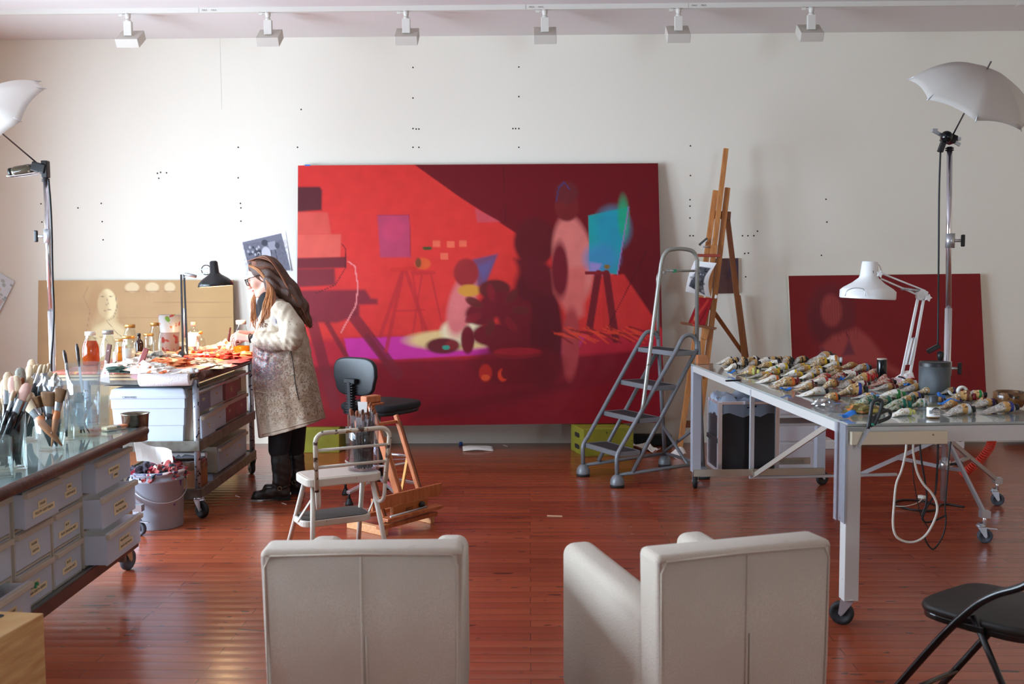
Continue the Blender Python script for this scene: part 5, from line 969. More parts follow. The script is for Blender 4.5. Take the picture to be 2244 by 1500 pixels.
for z_, ps in FLAT.items():
    nm = {'y':'yellow-ringed','r':'red-ringed','g':'green-smeared','b':'blue-ringed'}[z_]; r7 = random.Random(ord(z_))
    for k, (u, v) in enumerate(ps):
        L_ = r7.uniform(44, 62); put_tube((u-L_/2, v+r7.uniform(0,4)), (u+L_/2, v-r7.uniform(0,5)), r7.uniform(9,12), {'y':'mbw','r':'rwb','g':'gmb','b':'mmb'}[z_][k % 3], {'y':'y','r':'n','g':'g','b':'v'}[z_], 'k', 'squeezed narrow tube with black cap wedged among the '+nm+' tubes', 'squeezed tubes among the '+nm+' ones', k*5+ord(z_))
# small wooden block with a sloped top
a = on(1527,799); s = a.y/F_PX; b_ = thing('wooden_block', 'small sloped wooden block on the far left corner of the paint table', 'block', a+V((.045,.03,0)), NANG)
MB().prism([(-12.5*s,0),(12.5*s,0),(12.5*s,13*s),(8*s,20*s),(-11*s,20*s),(-12.5*s,17*s)], (0,0,0), (1,0,0), (0,0,1), .06).build('block', mat('block_wood', (176,112,70), .55, var=(20, (150,90,54), .6)), b_, .002, local=True)
# knife and tape scraps
a, b = on(1590,838), on(1650,836); k_ = thing('craft_knife', 'black slim knife lying over the left glass edge', 'knife', a); MB().bar(a+V((0,0,.008)), a*.45+b*.55+V((0,0,.008)), .016, .010).build('handle', dark, k_, .003); MB().bar(a*.46+b*.54+V((0,0,.006)), b+V((0,0,.004)), .012, .002).build('blade', steel, k_)
bt_m = mat('blue_tape', (40,110,190), .6)
for u, v, w_, r_a, lb in ((1603,822,.05,.3,'scrap of blue tape beside the fat lime-ringed tube'),(1723,861,.06,.1,'scrap of blue tape below the orange-ringed tube'),(1843,838,.05,.8,'scrap of blue tape at the tail of the bright red ringed tube'),(1858,916,.07,.2,'blue paper scrap flat near the table corner'),(2062,874,.07,1.3,'strip of blue tape on the crusty red-brown tube'),(2082,890,.10,.1,'long blue tape strip under the crusty red-brown tube'),(1990,851,.05,.5,'blue and white paper scrap left of the grey speaker')):
    loose_sheet('tape_scrap', lb, on(u,v)+V((0,0,.012)), (math.cos(r_a),math.sin(r_a),.1), (-math.sin(r_a),math.cos(r_a),.15), w_, w_*.55, bt_m, int(u), .006, 'tape', 'tape scraps on the paint table')
loose_sheet('paper_scrap', 'pink and white crumpled paper scrap beside the base of the white lamp', on(1978,838)+V((0,0,.02)), (1,.2,.1), (-.2,1,.3), .12, .07, mat('pink_scrap', (232,190,196), .7, spots=[((240,236,230), 20, .5)]), 5, .014, 'paper')
# clear plastic bags with olive paint rests
for u, v, rx, lb, sd in ((1806,890,.055,'clear plastic bag with yellow-stained contents near the left glass edge',3),(1842,902,.06,'clear zip bag with a blue print at the near left table corner',4),(1888,905,.075,'olive-stained plastic bag of paint left of the scissors',6)):
    mb = MB(); lump(mb, on(u,v)+V((0,0,.014)), rx, rx*.7, .026, sd, 18, .25); single(mb, 'plastic_bag', bag if sd != 6 else mat('olive_bag', (128,114,60), .25, spots=[((196,176,90), 14, .56), ((70,96,70), 18, .6), ((190,110,60), 20, .6)], trans=.2), lb, 'plastic bag', 'plastic bags on the paint table')
    if sd == 4: q = on(u-8,v+2)+V((0,0,.043)); MB().box(q, (.03,.018,.001)).build('blue_print', bt_m, bpy.data.objects[[o for o in bpy.data.objects if o.get('label') == lb][0].name])
# canister, speaker, tape dispenser, bowl, bottle
def lathe_thing(name, label, cat, u, v, wpx, top, parts):
    p = on(u, v); s = p.y/F_PX; R = wpx*s/2; h = ay(u, top, p.y).z-p.z; t = thing(name, label, cat, p)
    for nm, m_, prof in parts: MB().lathe([(r*R, z*h) for r, z in prof], p, 36).build(nm, m_, t, smooth=True)
    return t, p, R, h
lathe_thing('canister', 'small glossy black canister with a pale rim standing on the paint table', 'canister', 1932, 826, 21, 786, [('can_body', mat('glossy_black', (14,18,22), .15), [(0,0),(.96,0),(1,.03),(1,.93),(.98,.94)]), ('rim', mat('pale_rim', (186,170,156), .4), [(.98,.93),(1,.96),(.98,1),(.8,1),(0,.985)])])
t, p, R, h = lathe_thing('speaker', 'dark grey cylindrical speaker with a black top on the paint table', 'speaker', 2047, 862, 65, 793, [('speaker_grille', mat('grey_mesh_metal', (88,94,98), .42, .5, bump=(700, .4)), [(0,0),(.97,0),(1,.03),(1,.86),(.99,.86)]), ('top_cap', mat('black_matt_plastic', (36,36,38), .4), [(1.0,.86),(1.0,.97),(.97,1),(.9,1.0),(.88,.985),(0,.985)])])
tdm = mat('white_plastic', (226,226,216), .35); p = on(2102,869); s = p.y/F_PX; td = thing('tape_dispenser', 'small white tape dispenser at the right edge of the paint table', 'tape dispenser', p)
m = MB(); rot = Matrix(((1,0,0),(0,0,-1),(0,1,0))); ctr = p+V((6*s,0,11.5*s)); w2 = .010
ring = [(6*s,-w2),(11.5*s,-w2),(12*s,0),(11.5*s,w2),(6*s,w2),(6*s,-w2)]; m.lathe(ring, ctr, 28, rot); m.build('tape_wheel', tdm, td)
m = MB(); m.prism([(-24*s,11*s),(-21*s,12*s),(-16*s,5*s),(-6*s,5*s),(-3*s,2*s),(16*s,0),(14*s,-1*s+.003),(-12*s,0),(-20*s,4*s)], p, (1,0,0), (0,0,1), .022); m.build('body', tdm, td, .002); MB().lathe([(5*s,-w2*.9),(5*s,w2*.9)], ctr, 24, rot).build('core', mat('tape_core', (190,180,160), .6), td)
t, p, R, h = lathe_thing('ashtray_bowl', 'brown glazed bowl tilted at the right edge of the paint table', 'bowl', 2211, 891, 66, 858, [('bowl_body', mat('brown_glaze', (84,54,34), .18, var=(16, (120,84,46), .9), spots=[((40,24,18), 24, .56)]), [(0,0),(.8,0),(.97,.25),(1,.6),(.97,.95),(.93,1),(.88,.95),(.86,.5),(.6,.2),(0,.18)])])
p = on(2045,917); s = p.y/F_PX; sb = thing('solvent_bottle', 'small square clear bottle with black cap and white label on the front edge', 'bottle', p); hb = ay(2045,868,p.y).z-p.z
MB().lathe([(0,0),(14*s,0),(14.2*s,.004),(14.2*s,hb*.52),(8*s,hb*.72),(7.5*s,hb*.76)], p, 28, None, 0, True, 1, .7).build('bottle_body', thin_glass('bottle_glass', (236,236,222), .5), sb)
MB().lathe([(10*s,hb*.72),(10*s,hb*.98),(9*s,hb),(0,hb)], p, 20, None, 0, True, 1, .9).build('cap', mat('charcoal_cap', (58,62,66), .45), sb)
f = MB().lathe([(14.4*s,hb*.08),(14.4*s,hb*.50)], p, 28, None, 0, True, 1, .7).build('label', mat('white_paper', (236,234,230), .8), sb)
MB().prism([(9*s*math.cos(a), 6.5*s*math.sin(a)) for a in np.linspace(0, PI, 12)], p+V((2*s,-10.4*s,hb*.37)), (1,0,0), (0,0,1), .001).build('black_mark', dark, sb)
text('ARTISTS', 'lettering', 4.2*s, mframe(p+V((2*s,-10.8*s,hb*.405)), (1,0,0), (0,0,1)), mat('white_print', (230,230,226), .6), sb); text('MEDIUM\n118 ml', 'lettering', 4.4*s, mframe(p+V((3*s,-10.9*s,hb*.25)), (1,0,0), (0,0,1)), ink, sb)
m = MB()
for k in range(7): m.box(p+V((-12*s+k*.9*s,-9.0*s-.30*s*k,hb*.3)), (.45*s,.0006,hb*.16))
m.build('bar_marks', ink, sb)
MB().lathe([(0,.003),(13.3*s,.003),(13.5*s,hb*.14),(0,hb*.14)], p, 24, None, 0, True, 1, .68).build('liquid', honey, sb)
# scissors hung over the front edge
yS = Nl(.08,-.022,0).y-.012; S = lambda u, v, d=0: ay(u, v, yS+d); sci = thing('scissors', 'black-handled scissors hanging blade down over the front edge of the table', 'scissors', S(1885,975))
bl_s = mat('scissor_steel', (206,210,214), .2, 1); a, b = S(1904,936), S(1877,986); d = b-a; n = V((d.z,0,-d.x)).normalized()
for k in (0, 1): MB().prism([(-.006,0),(.010,0),(.004,d.length*.9),(-.003,d.length*1.0)], a+V((.004*k,-.002-.003*k,0)), n if k == 0 else n, d.normalized(), .002).build('blade', bl_s, sci)
hs = mat('scissor_handle', (40,44,44), .45)
lp = smoothpath([S(1902,940),S(1908,905),S(1912,884),S(1922,877),S(1932,880),S(1931,895),S(1924,914),S(1915,932)], 6); MB().tube(lp, .0085, 8).build('handle', hs, sci)
lp = smoothpath([S(1906,936),S(1918,914,.01),S(1932,905,.03),S(1946,900,.05),S(1951,906,.06),S(1948,915,.06),S(1936,921,.045),S(1922,926,.02)], 6); MB().tube(lp, .0085, 8).build('handle', hs, sci)
MB().prism([(-.012,-.02),(.014,-.02),(.016,.02),(.006,.034),(-.010,.03)], S(1907,926), (1,0,0), (0,0,1), .012).build('pivot_plate', hs, sci, .003); MB().cyl(S(1911,930), S(1911,930)+V((0,-.014,0)), .0055, 14).build('screw', mat('green_screw', (20,130,100), .4), sci)
# white desk lamp clamped to the far right edge
wl = mat('white_enamel', (226,226,224), .3, spots=[((150,80,60), 20, .76)]); yL = on(1985,838).y; kp = lambda u, v, d=0: ay(u, v, yL+d); s = yL/F_PX
wlamp = thing('desk_lamp', 'white spring-arm desk lamp bending over the paint tubes', 'lamp', on(1985,838))
MB().lathe([(0,0),(.035,0),(.035,.02),(.018,.03),(.014,.05),(0,.05)], on(1985,838), 20).build('base', wl, wlamp)
for du in (0, 17): MB().bar(kp(1975+du*1.05,829), kp(2012+du*.75,652), .016, .012).build('lower_arm', wl, wlamp, .002)
for du in (5, 13): MB().cyl(kp(1980+du,800), kp(1994+du*.9,742), .0085, 10).build('spring', mat('white_sleeve', (236,236,236), .4), wlamp)
MB().tube([kp(1996,742),kp(2008,740)], .004, 6).build('link', steel, wlamp)
for a, b in (((1928,598),(2028,638)),((1930,611),(2018,650))): MB().bar(kp(*a), kp(*b), .013, .010).build('upper_arm', wl, wlamp, .002)
MB().cyl(kp(1975,633), kp(2020,638), .009, 10).build('spring', steel, wlamp)
MB().prism([(-13*s,-8*s),(-4*s,-13*s),(10*s,-6*s),(12*s,6*s),(-2*s,12*s),(-14*s,4*s)], kp(2021,646), (1,0,0), (0,0,1), .03).build('elbow', wl, wlamp, .004)
def star(parent, c, r, m): MB().prism([((r if i % 2 == 0 else r*.55)*math.cos(i*PI/5), (r if i % 2 == 0 else r*.55)*math.sin(i*PI/5)) for i in range(10)], c, (1,0,0), (0,0,1), .018).build('knob', m, parent, .004)
star(wlamp, kp(2034,653,-.03), 9*s, wl); star(wlamp, kp(1928,601,-.04), 9*s, wl)
sc = kp(1901,652); tl_ = Matrix.Rotation(math.radians(3), 3, 'Y')
shp = [(58.5*s,-2*s),(58.5*s,14*s),(52*s,20*s),(34*s,31*s),(21*s,42*s),(19*s,48*s),(16.5*s,76*s),(15*s,78*s),(0,78*s)]
sh_ = MB().lathe(shp, sc, 40, tl_).build('lamp_shade', wl, wlamp); MB().lathe([(r*.97, z-.003) for r, z in shp[:6]], sc, 40, tl_).build('reflector', mat('lamp_inside', (230,228,220), .4), sh_)
MB().ball(sc+V((0,0,18*s)), 14*s, 14).build('bulb', mat('frosted_bulb', (236,234,228), .3), sh_)
m = MB()
for k in range(3): q = sc+V(((6+6.5*k)*s, -math.sqrt(max(0, 18.6**2-(6+6.5*k)**2))*s*1.0, 52*s)); m.bar(q-V((.0,0,6*s)), q+V((-.8*s,.0,6*s)), .0035, .004)
m.build('vent_slot', dark, sh_)
MB().tube(smoothpath([kp(1852,649,-.13),kp(1856,638,-.14),kp(1870,632,-.15),kp(1885,632,-.155),kp(1894,636,-.155),kp(1897,649,-.165)], 5), .0025, 6).build('wire_clip', steel, sh_)
MB().tube(smoothpath([kp(1915,578),kp(1925,580),kp(1930,588),kp(1932,600)], 4), .0035, 6).build('cord', wl, wlamp); MB().tube(smoothpath([kp(1968,826,-.01),kp(1978,828,-.02),kp(1990,836,-.03),kp(2002,842,-.02)], 4), .005, 6).build('cord', rubber, wlamp)
# ================================================================ cables under the paint table
def cable(name, label, pts, r, m, cat='cable', group=None): P_ = smoothpath(pts, 8); t = MB().tube(P_, r, 8); return single(t, name, m, label, cat, group)
wcab = mat('white_cable', (214,208,196), .45); bcab = mat('black_cable', (20,20,22), .5); Yc = 5.3
cp_ = lambda u, v, y=Yc: ay(u, v, y)
cable('power_cable', 'white cable hanging in one long loop below the paint table', [cp_(1987,952),cp_(1985,990),cp_(1976,1030),cp_(1964,1062),cp_(1959,1110),cp_(1957,1150),cp_(1964,1176),cp_(1985,1188),cp_(2008,1187),cp_(2030,1172),cp_(2048,1140),cp_(2054,1112),cp_(2044,1085),cp_(2024,1062),cp_(2011,1038),cp_(2004,1010),cp_(2001,985),cp_(2003,952)], .0065, wcab)
cable('power_cable', 'thick black cable hanging left of the light stand pole', [cp_(2015,952,5.6),cp_(2018,1000,5.6),cp_(2026,1050,5.6),cp_(2031,1085,5.6),cp_(2028,1110,5.6),cp_(2021,1130,5.6),cp_(2028,1145,5.6),cp_(2050,1141,5.6),cp_(2074,1130,5.6)], .0055, bcab)
cable('power_cable', 'black cable running down beside the light stand pole to a point near the floor', [cp_(2086,952,5.5),cp_(2081,990,5.5),cp_(2076,1050,5.5),cp_(2071,1110,5.5),cp_(2073,1140,5.5),cp_(2066,1175,5.5),cp_(2046,1204,5.5),cp_(2030,1188,5.5),cp_(2026,1172,5.5)], .0045, bcab)
cable('power_cable', 'thin black cable behind the white loop', [cp_(2003,985,5.7),cp_(2001,1040,5.7),cp_(2008,1085,5.7),cp_(2018,1130,5.7),cp_(2036,1160,5.7)], .003, bcab)
cable('power_cable', 'black cable hugging the light stand pole on its table side', [cp_(2055,952,6.2),cp_(2055,1000,6.2),cp_(2053,1050,6.2),cp_(2048,1085,6.2),cp_(2032,1110,6.2),cp_(2020,1140,6.2)], .006, bcab)
cf = az(2008,1108,.007); cable('power_cable', 'black cable coiled flat on the floor below the paint table', [cf+V((.13*math.cos(a)*(1+.1*math.sin(a)), .16*math.sin(a), 0)) for a in np.linspace(0, 5.6, 18)]+[cf+V((.2,.04,0)), cf+V((.3,-.05,0))], .0065, bcab)
cable('power_cable', 'thin cream wire with a white plug lying on the floor coil', [az(1963,1110,.016),az(1985,1110,.016),az(2010,1103,.016),az(2022,1093,.016)], .0035, wcab)
pl_ = az(2021,1090,.012); o = single(MB().box(pl_, (.035,.05,.022), Matrix.Rotation(.5, 3, 'Z')), 'plug', mat('white_plastic', (226,226,216), .35), 'small white plug on the floor beside the coiled black cable', 'plug', bevel=.004)
hp = smoothpath([ay(2176,952,6.9),ay(2170,978,6.95),ay(2152,1004,7.0),ay(2128,1026,7.05),ay(2110,1040,7.1)], 16); tot = []; acc = 0
for i, p in enumerate(hp):
    tdir = (hp[min(i+1,len(hp)-1)]-hp[max(i-1,0)]).normalized(); x, y, _ = frame(tdir, (0,1,0))
    for k in range(6): a = (i*6+k)/6*2*PI*.36; q = p.lerp(hp[min(i+1,len(hp)-1)], k/6); tot.append(q+x*(.025*math.cos(a))+y*(.025*math.sin(a)))
single(MB().tube(tot, .006, 6), 'coiled_hose', mat('orange_red_hose', (206,54,34), .4), 'orange-red coiled air hose hanging behind the light stand', 'hose')
bb = az(2226,974,0); o = thing('equipment_bag', 'low black bag on the floor at the right picture edge', 'bag', bb+V((.2,.1,0))); mb = MB(); lump(mb, bb+V((.22,.1,.07)), .28, .12, .075, 3, 20, .12); mb.build('bag_body', mat('black_nylon', (20,20,22), .6), o); MB().tube(arc(bb+V((.2,-.0,.12)), .06, 0, PI, 8, V((1,0,0)), V((0,0,1))), .008, 6).build('handle', mat('black_nylon', (20,20,22), .6), o)
# ================================================================ light stands with umbrellas
def light_stand(label, c, legs, top, collars, u_lean=0):
    """c floor centre, legs = caster floor points"""
    t = thing('light_stand', label, 'light stand', c, 0); c = V(c); zc = .52; zl = .36; n = V((0,0,1))
    MB().tube([c+n*.13, c+n*1.35], .021, 16).build('pole', chrome, t); MB().tube([c+n*1.3, V(top)], .0165, 16).build('upper_pole', mat('polished_aluminium', (214,214,222), .16, .95), t)
    m = MB(); m.tube([c+n*(zc-.035), c+n*(zc+.035)], .033, 16).tube([c+n*(zl-.03), c+n*(zl+.03)], .033, 16); m.build('collar', chrome, t)
    for i, L_ in enumerate(legs):
        L_ = V((L_[0],L_[1],0)); e = L_+n*.17; a = c+n*zc+(e-c-n*.17).normalized()*.035; m = MB().bar(a, e, .016, .026); mid = a.lerp(e, .42); m.bar(c+n*zl+(mid-a).normalized()*.03, mid, .014, .022); m.cyl(mid-V((0,0,.012)), mid+V((0,0,.016)), .006, 8); m.box(e, (.05,.05,.04)); m.build('leg', steel, t)
        MB().cyl(e, L_+n*.10, .011, 10).build('caster_stem', chrome, t); d = math.atan2((L_-c).y, (L_-c).x); caster(t, L_-V((.02,0,0)), .042, d-.9 if i else -.2, tyre=grey_rub, stem=.02, brake=i == 0)
    for z, sgn in collars:
        p = c+n*z; m = MB(); m.tube([p-n*.045, p+n*.045], .028, 14).cyl(p, p+V((sgn*.06,-.01,0)), .010, 10); m.build('clamp_collar', steel, t); q = p+V((sgn*.075,-.01,0)); MB().box(q, (.022,.022,.075)).build('wing_knob', dark, t, .006)
    
    for z in (zc, zl): MB().cyl(c+n*z, c+n*z+V((.08,-.02,.01)), .009, 8).ball(c+n*z+V((.085,-.02,.01)), .022, 10).build('lock_knob', dark, t)
    return t
def umbrella(label, A, d, R, D, roll, tip0, tip1):
    """A apex, d unit axis towards the apex"""
    d = V(d).normalized(); x, y, _ = frame(d, (0,0,1)); c, s_ = math.cos(roll), math.sin(roll); x, y = x*c+y*s_, y*c-x*s_; A = V(A)
    t = thing('photo_umbrella', label, 'umbrella', A); n = 8; per = 8; rows = 10; vs = []
    for j in range(rows+1):
        tt = j/rows
        for i in range(n*per):
            ph = 2*PI*i/(n*per); k = abs((i % per)/per-.5)*2; sag = (1-k**2); rr_ = R*math.sin(tt*1.15)/math.sin(1.15)*(1-.085*sag); dep = D*(1-math.cos(tt*1.15))/(1-math.cos(1.15))*(1-.10*sag*tt)
            vs.append(A-d*dep+x*(rr_*math.cos(ph))+y*(rr_*math.sin(ph)))
    m_ = n*per; fs = [(j*m_+i, j*m_+(i+1)%m_, (j+1)*m_+(i+1)%m_, (j+1)*m_+i) for j in range(rows) for i in range(m_)]
    cm = bpy.data.materials.get('umbrella_nylon')
    if not cm:
        cm = mat('umbrella_nylon', (216,212,206), .6); nt = cm.node_tree; N = nt.nodes; tl = N.new('ShaderNodeBsdfTranslucent'); tl.inputs[0].default_value = lin((226,222,214)); mx = N.new('ShaderNodeMixShader'); mx.inputs[0].default_value = .38
        nt.links.new(N['Principled BSDF'].outputs[0], mx.inputs[1]); nt.links.new(tl.outputs[0], mx.inputs[2]); nt.links.new(mx.outputs[0], N['Material Output'].inputs[0])
    MB().add(vs, fs, 0, True).build('canopy', cm, t, solid=.0012)
    for i in range(n):
        ph = 2*PI*i/n; pts = [A-d*(D*(1-math.cos(tt*1.15))/(1-math.cos(1.15))+.004)+(x*math.cos(ph)+y*math.sin(ph))*(R*math.sin(tt*1.15)/math.sin(1.15)*(1.03 if tt == 1 else 1)) for tt in np.linspace(0, 1, 8)]
        MB().tube(pts, .0022, 6).build('rib', steel, t)
    MB().cyl(tip0, tip1, .005, 10).build('shaft', mat('umbrella_shaft', (120,116,118), .25, .8), t)
    return t
CR = V((2.735, 6.45, 0)); CR = az(2067,1142,0); topR = ay(2081,322,CR.y)
light_stand('tall chrome light stand on casters right of the paint table', CR, [az(2156,1190,0), az(2184,1108,0), az(1846,1112,0)], topR, [(ay(2078,528,CR.y).z, 1), (ay(2068,808,CR.y).z, 1)])
AR = ay(2163,152,CR.y-.22); dR = (AR-ay(2088,296,CR.y)).normalized(); umbrella('white photo umbrella tilted above the right light stand', AR, dR, .385, .20, .12, ay(2086,300,CR.y), AR+dR*.05)
lr = ay(2072,302,CR.y); lh = thing('lamp_head', 'black bare lamp head clamped on top of the right light stand', 'lamp head', lr-V((0,0,.06)))
mb = MB(); mb.ball(lr+V((-.01,-.04,0)), .037, 16).box(lr+V((.02,.0,-.005)), (.07,.09,.05), Matrix.Rotation(.4, 3, 'Y')); mb.build('housing', mat('glossy_black', (14,18,22), .15), lh, .004)
mb = MB(); mb.bar(lr+V((-.08,-.0,.045)), lr+V((.09,0,-.045)), .012, .02).box(lr+V((-.07,0,.045)), (.03,.03,.02)).box(lr+V((.07,-.02,-.012)), (.02,.04,.02)); mb.build('clamp', steel, lh); mb = MB(); mb.bar(lr+V((-.02,-.02,-.03)), lr+V((-.04,-.02,-.09)), .035, .03); mb.build('grip', dark, lh, .004)
mb = MB(); 
for k in (0,.012): mb.tube([topR+V((0,0,-.012-k)), topR+V((0,0,-.006-k))], .025, 16)
mb.build('rubber_ring', rubber, lh)
g = CR.y-.05; cable('power_cable', 'black lamp cord hanging from the right light head to an inline switch', [ay(2061,330,g),ay(2058,420,g),ay(2057,560,g),ay(2056,680,g),ay(2055,760,g)], .006, bcab)
sw = ay(2054,768,g); o = thing('inline_switch', 'black cord switch hanging above the grey speaker', 'switch', sw); MB().bar(sw+V((-.06,0,-.01)), sw+V((.012,0,.03)), .03, .028).build('grip', dark, o, .005); MB().lathe([(0,-.045),(.012,-.04),(.02,-.01),(.02,.02),(0,.025)], sw+V((.02,0,-.03)), 14).build('switch_body', dark, o); MB().tube(smoothpath([sw+V((.02,0,-.07)),sw+V((.03,.02,-.2)),sw+V((.04,.04,-.5)),sw+V((.03,.05,-.9))],4), .005, 6).build('cord', bcab, o)
CL = az(128,1130,0); topL = ay(100,390,CL.y)
light_stand('tall chrome light stand behind the brush jars at the left', CL, [az(306,1174,0), V((CL.x-.62,CL.y-.3,0)), V((CL.x+.12,CL.y+.72,0))], topL, [(ay(103,518,CL.y).z, -1)])
dL = (ay(-60,238,CL.y-.27)-ay(84,360,CL.y)).normalized(); AL_ = ay(84,360,CL.y)+dL*.525; umbrella('white photo umbrella cut by the left picture edge', AL_, dL, .42, .21, .0, ay(84,360,CL.y), AL_+dL*.05)
ll = ay(88,368,CL.y); lh = thing('lamp_head', 'black lamp head with wire guard on the left light stand', 'lamp head', ll-V((0,0,.05)))
mb = MB(); mb.box(ll, (.09,.07,.06), Matrix.Rotation(.25, 3, 'Y')).box(ll+V((.035,0,-.01)), (.04,.05,.11)); mb.build('housing', dark, lh, .006); gl_ = ll+V((-.05,0,-.005)); d = V((-1,0,-.17)).normalized(); rotd = frame(d); rm = Matrix(rotd).transposed()
MB().lathe([(0,0),(.03,0),(.034,.02),(.034,.11),(.028,.135),(0,.14)], gl_, 18, rm).build('lamp_tube', mat('smoky_quartz', (92,84,70), .12, trans=.4, spots=[((200,190,170), 20, .62)]), lh); mb = MB(); mb.lathe([(.022,.128),(.03,.13),(.03,.15),(0,.152)], gl_, 14, rm); mb.build('end_cap', dark, lh)
mb = MB()
for yy in (-.035,.035): mb.tube(smoothpath([ll+V((0,yy,-.03)), ll+V((-.09,yy,-.045)), ll+V((-.19,yy,-.055)), ll+V((-.215,yy*.3,-.05))], 4), .004, 6)
mb.build('wire_guard', steel, lh); mb = MB()
for k in (0,.012): mb.tube([topL+V((0,0,-.012-k)), topL+V((0,0,-.006-k))], .025, 16)
mb.build('rubber_ring', rubber, lh)
cable('power_cable', 'black lamp cord running down the left light stand', [ay(106,392,CL.y-.03),ay(110,440,CL.y-.03),ay(113,500,CL.y-.03),ay(115,600,CL.y-.03),ay(118,680,CL.y-.03),ay(116,740,CL.y-.03),ay(112,800,CL.y-.03),ay(114,880,CL.y-.03)], .007, bcab)
# ================================================================ linen armchairs seen from behind
linen = mat('worn_linen', (196,185,170), .9, var=(6, (182,170,154), .7), bump=(260, .35), spots=[((186,174,158), 230, .5), ((160,142,118), 5, .72)], sheen=.15)
wleg = mat('dark_wood_leg', (60,40,30), .5)
def armchair(label, pl, pr, zt, za=.645, dep=.80):
    a, b = az(pl[0], pl[1], zt), az(pr[0], pr[1], zt); ex = (b-a); w_ = V((ex.x,ex.y)).length; ang = math.atan2(ex.y, ex.x)
    t = thing('armchair', label, 'armchair', ((a.x+b.x)/2, (a.y+b.y)/2, 0), ang, 'cream armchairs facing the painting'); h = w_/2; bt = .125
    m = MB(); lo, hi = .14, zt; vs = []
    for z, ins, y0 in ((lo,.018,.01),(.45,.008,.004),(hi-.02,0,0),(hi,.0,0)): vs += [(-h+ins,y0,z),(h-ins,y0,z),(h-ins,bt+y0,z),(-h+ins,bt+y0,z)]
    m.add(vs, [(i*4+j, i*4+(j+1)%4, (i+1)*4+(j+1)%4, (i+1)*4+j) for i in range(3) for j in range(4)]+[(3,2,1,0),(12,13,14,15)]); m.build('backrest', linen, t, .022, local=True, seg=4, smooth=True)
    pz = MB(); y = -.002
    pz.tube([(0,y+.008,.15),(0,y+.004,.45),(0,y+.001,hi-.02)], .0042, 6); pz.build('seam', linen, t, local=True)
    pz = MB(); pz.tube([(.012,y+.008,.15),(.012,y+.004,.45),(.011,y+.002,.55)], .004, 6); pz.build('seam', linen, t, local=True)
    pz = MB(); pz.tube([(-h+.024,y+.010,.15),(-h+.016,y+.004,.45),(-h+.014,y+.002,hi-.05),(-h+.03,y+.002,hi-.018),(0,y+.002,hi-.014),(h-.03,y+.002,hi-.018),(h-.014,y+.002,hi-.05),(h-.016,y+.004,.45),(h-.024,y+.010,.15)], .0032, 6); pz.build('piping', linen, t, local=True)
    for s in (-1, 1):
        m = MB(); x0, x1 = s*h*.985, s*(h-.125); xa, xb = min(x0,x1), max(x0,x1); vs = []
        for yy, zz in ((.10,za-.03),(dep-.02,za),):
            vs += [(xa,yy,.12),(xb,yy,.12),(xb,yy,zz),(xa,yy,zz)]
        m.add(vs, [(3,2,1,0),(4,5,6,7),(0,1,5,4),(1,2,6,5),(2,3,7,6),(3,0,4,7)]); m.build('arm', linen, t, .04, local=True, seg=5, smooth=True)
    m = MB(); m.box((0, .10+(dep-.14)/2, .36), (w_-.25, dep-.15, .13)); m.build('seat_cushion', linen, t, .035, local=True, seg=4, smooth=True)
    m = MB(); m.box((0, .10+(dep-.16)/2, .21), (w_-.24, dep-.16, .17)); m.build('seat_base', linen, t, .01, local=True)
    for x in (-h+.06, h-.06):
        for yy in (.06, dep-.08): MB().tube([(x,yy,.0),(x,yy,.15)], [.016,.024], 10).build('leg', wleg, t, local=True)
armchair('cream linen armchair seen squarely from behind, in front of the step stool', (568,1207), (1013,1203), .80)
armchair('cream linen armchair turned towards the painting, beside the paint table leg', (1440,1221), (1826,1183), .80)
# ================================================================ black folding chair
fk = mat('black_gloss_paint', (14,14,16), .28, coat=.3); vin = mat('black_vinyl', (30,28,27), .45, var=(5, (40,36,32), .6), spots=[((120,104,30), 3, .78)])
c = az(1998,1322,.45); c2 = az(2130,1277,.45); ang = math.atan2(c2.y-c.y, c2.x-c.x); ex = V((math.cos(ang), math.sin(ang), 0)); ey = V((-ex.y, ex.x, 0)); o_ = c+ex*.2-ey*.2
fc = thing('folding_chair', 'black padded metal folding chair cut by the lower right picture corner', 'folding chair', (o_.x, o_.y, 0), ang)
pts = []
for k in range(40): a = 2*PI*k/40; cx, cy_ = math.cos(a), math.sin(a); pts.append((.205*math.copysign(abs(cx)**.45, cx)*(1-.04*(cy_ < 0)), .205*math.copysign(abs(cy_)**.45, cy_)))
MB().prism(pts, (0,0,.443), (1,0,0), (0,1,0), .03).build('seat', vin, fc, .012, local=True, seg=3, smooth=True); MB().prism([(x*.97, y*.97) for x, y in pts], (0,0,.420), (1,0,0), (0,1,0), .022).build('seat_pan', fk, fc, .004, local=True)
for s in (-1, 1):
    x = s*.222; MB().tube(smoothpath([(x,.34,0),(x,.10,.34),(x,-.02,.49),(x,-.10,.56),(x,-.20,.62),(x,-.25,.70),(x*.97,-.27,.80)], 6), .0125, 10).build('front_leg', fk, fc, local=True)
    MB().tube([(x*.92,-.02,.47),(x*.92,-.14,.24),(x*.92,-.24,0)], .011, 10).build('rear_leg', fk, fc, local=True); MB().bar((x*.98,.03,.43), (x*.94,-.06,.43), .012, .02).build('hinge_plate', fk, fc, .003, local=True)
m = MB(); m.sheet(lambda u, v: V((-.222+.444*u, -.262-.02*(1-v)*0-.045*math.sin(PI*u)+.03*(1-v), .66+.16*v)), 14, 4); m.build('backrest', vin, fc, local=True, solid=.018)
MB().tube([(-.21,.27,.09),(.21,.27,.09)], .009, 8).build('stretcher', fk, fc, local=True); MB().tube([(-.20,-.19,.09),(.20,-.19,.09)], .009, 8).build('stretcher', fk, fc, local=True)
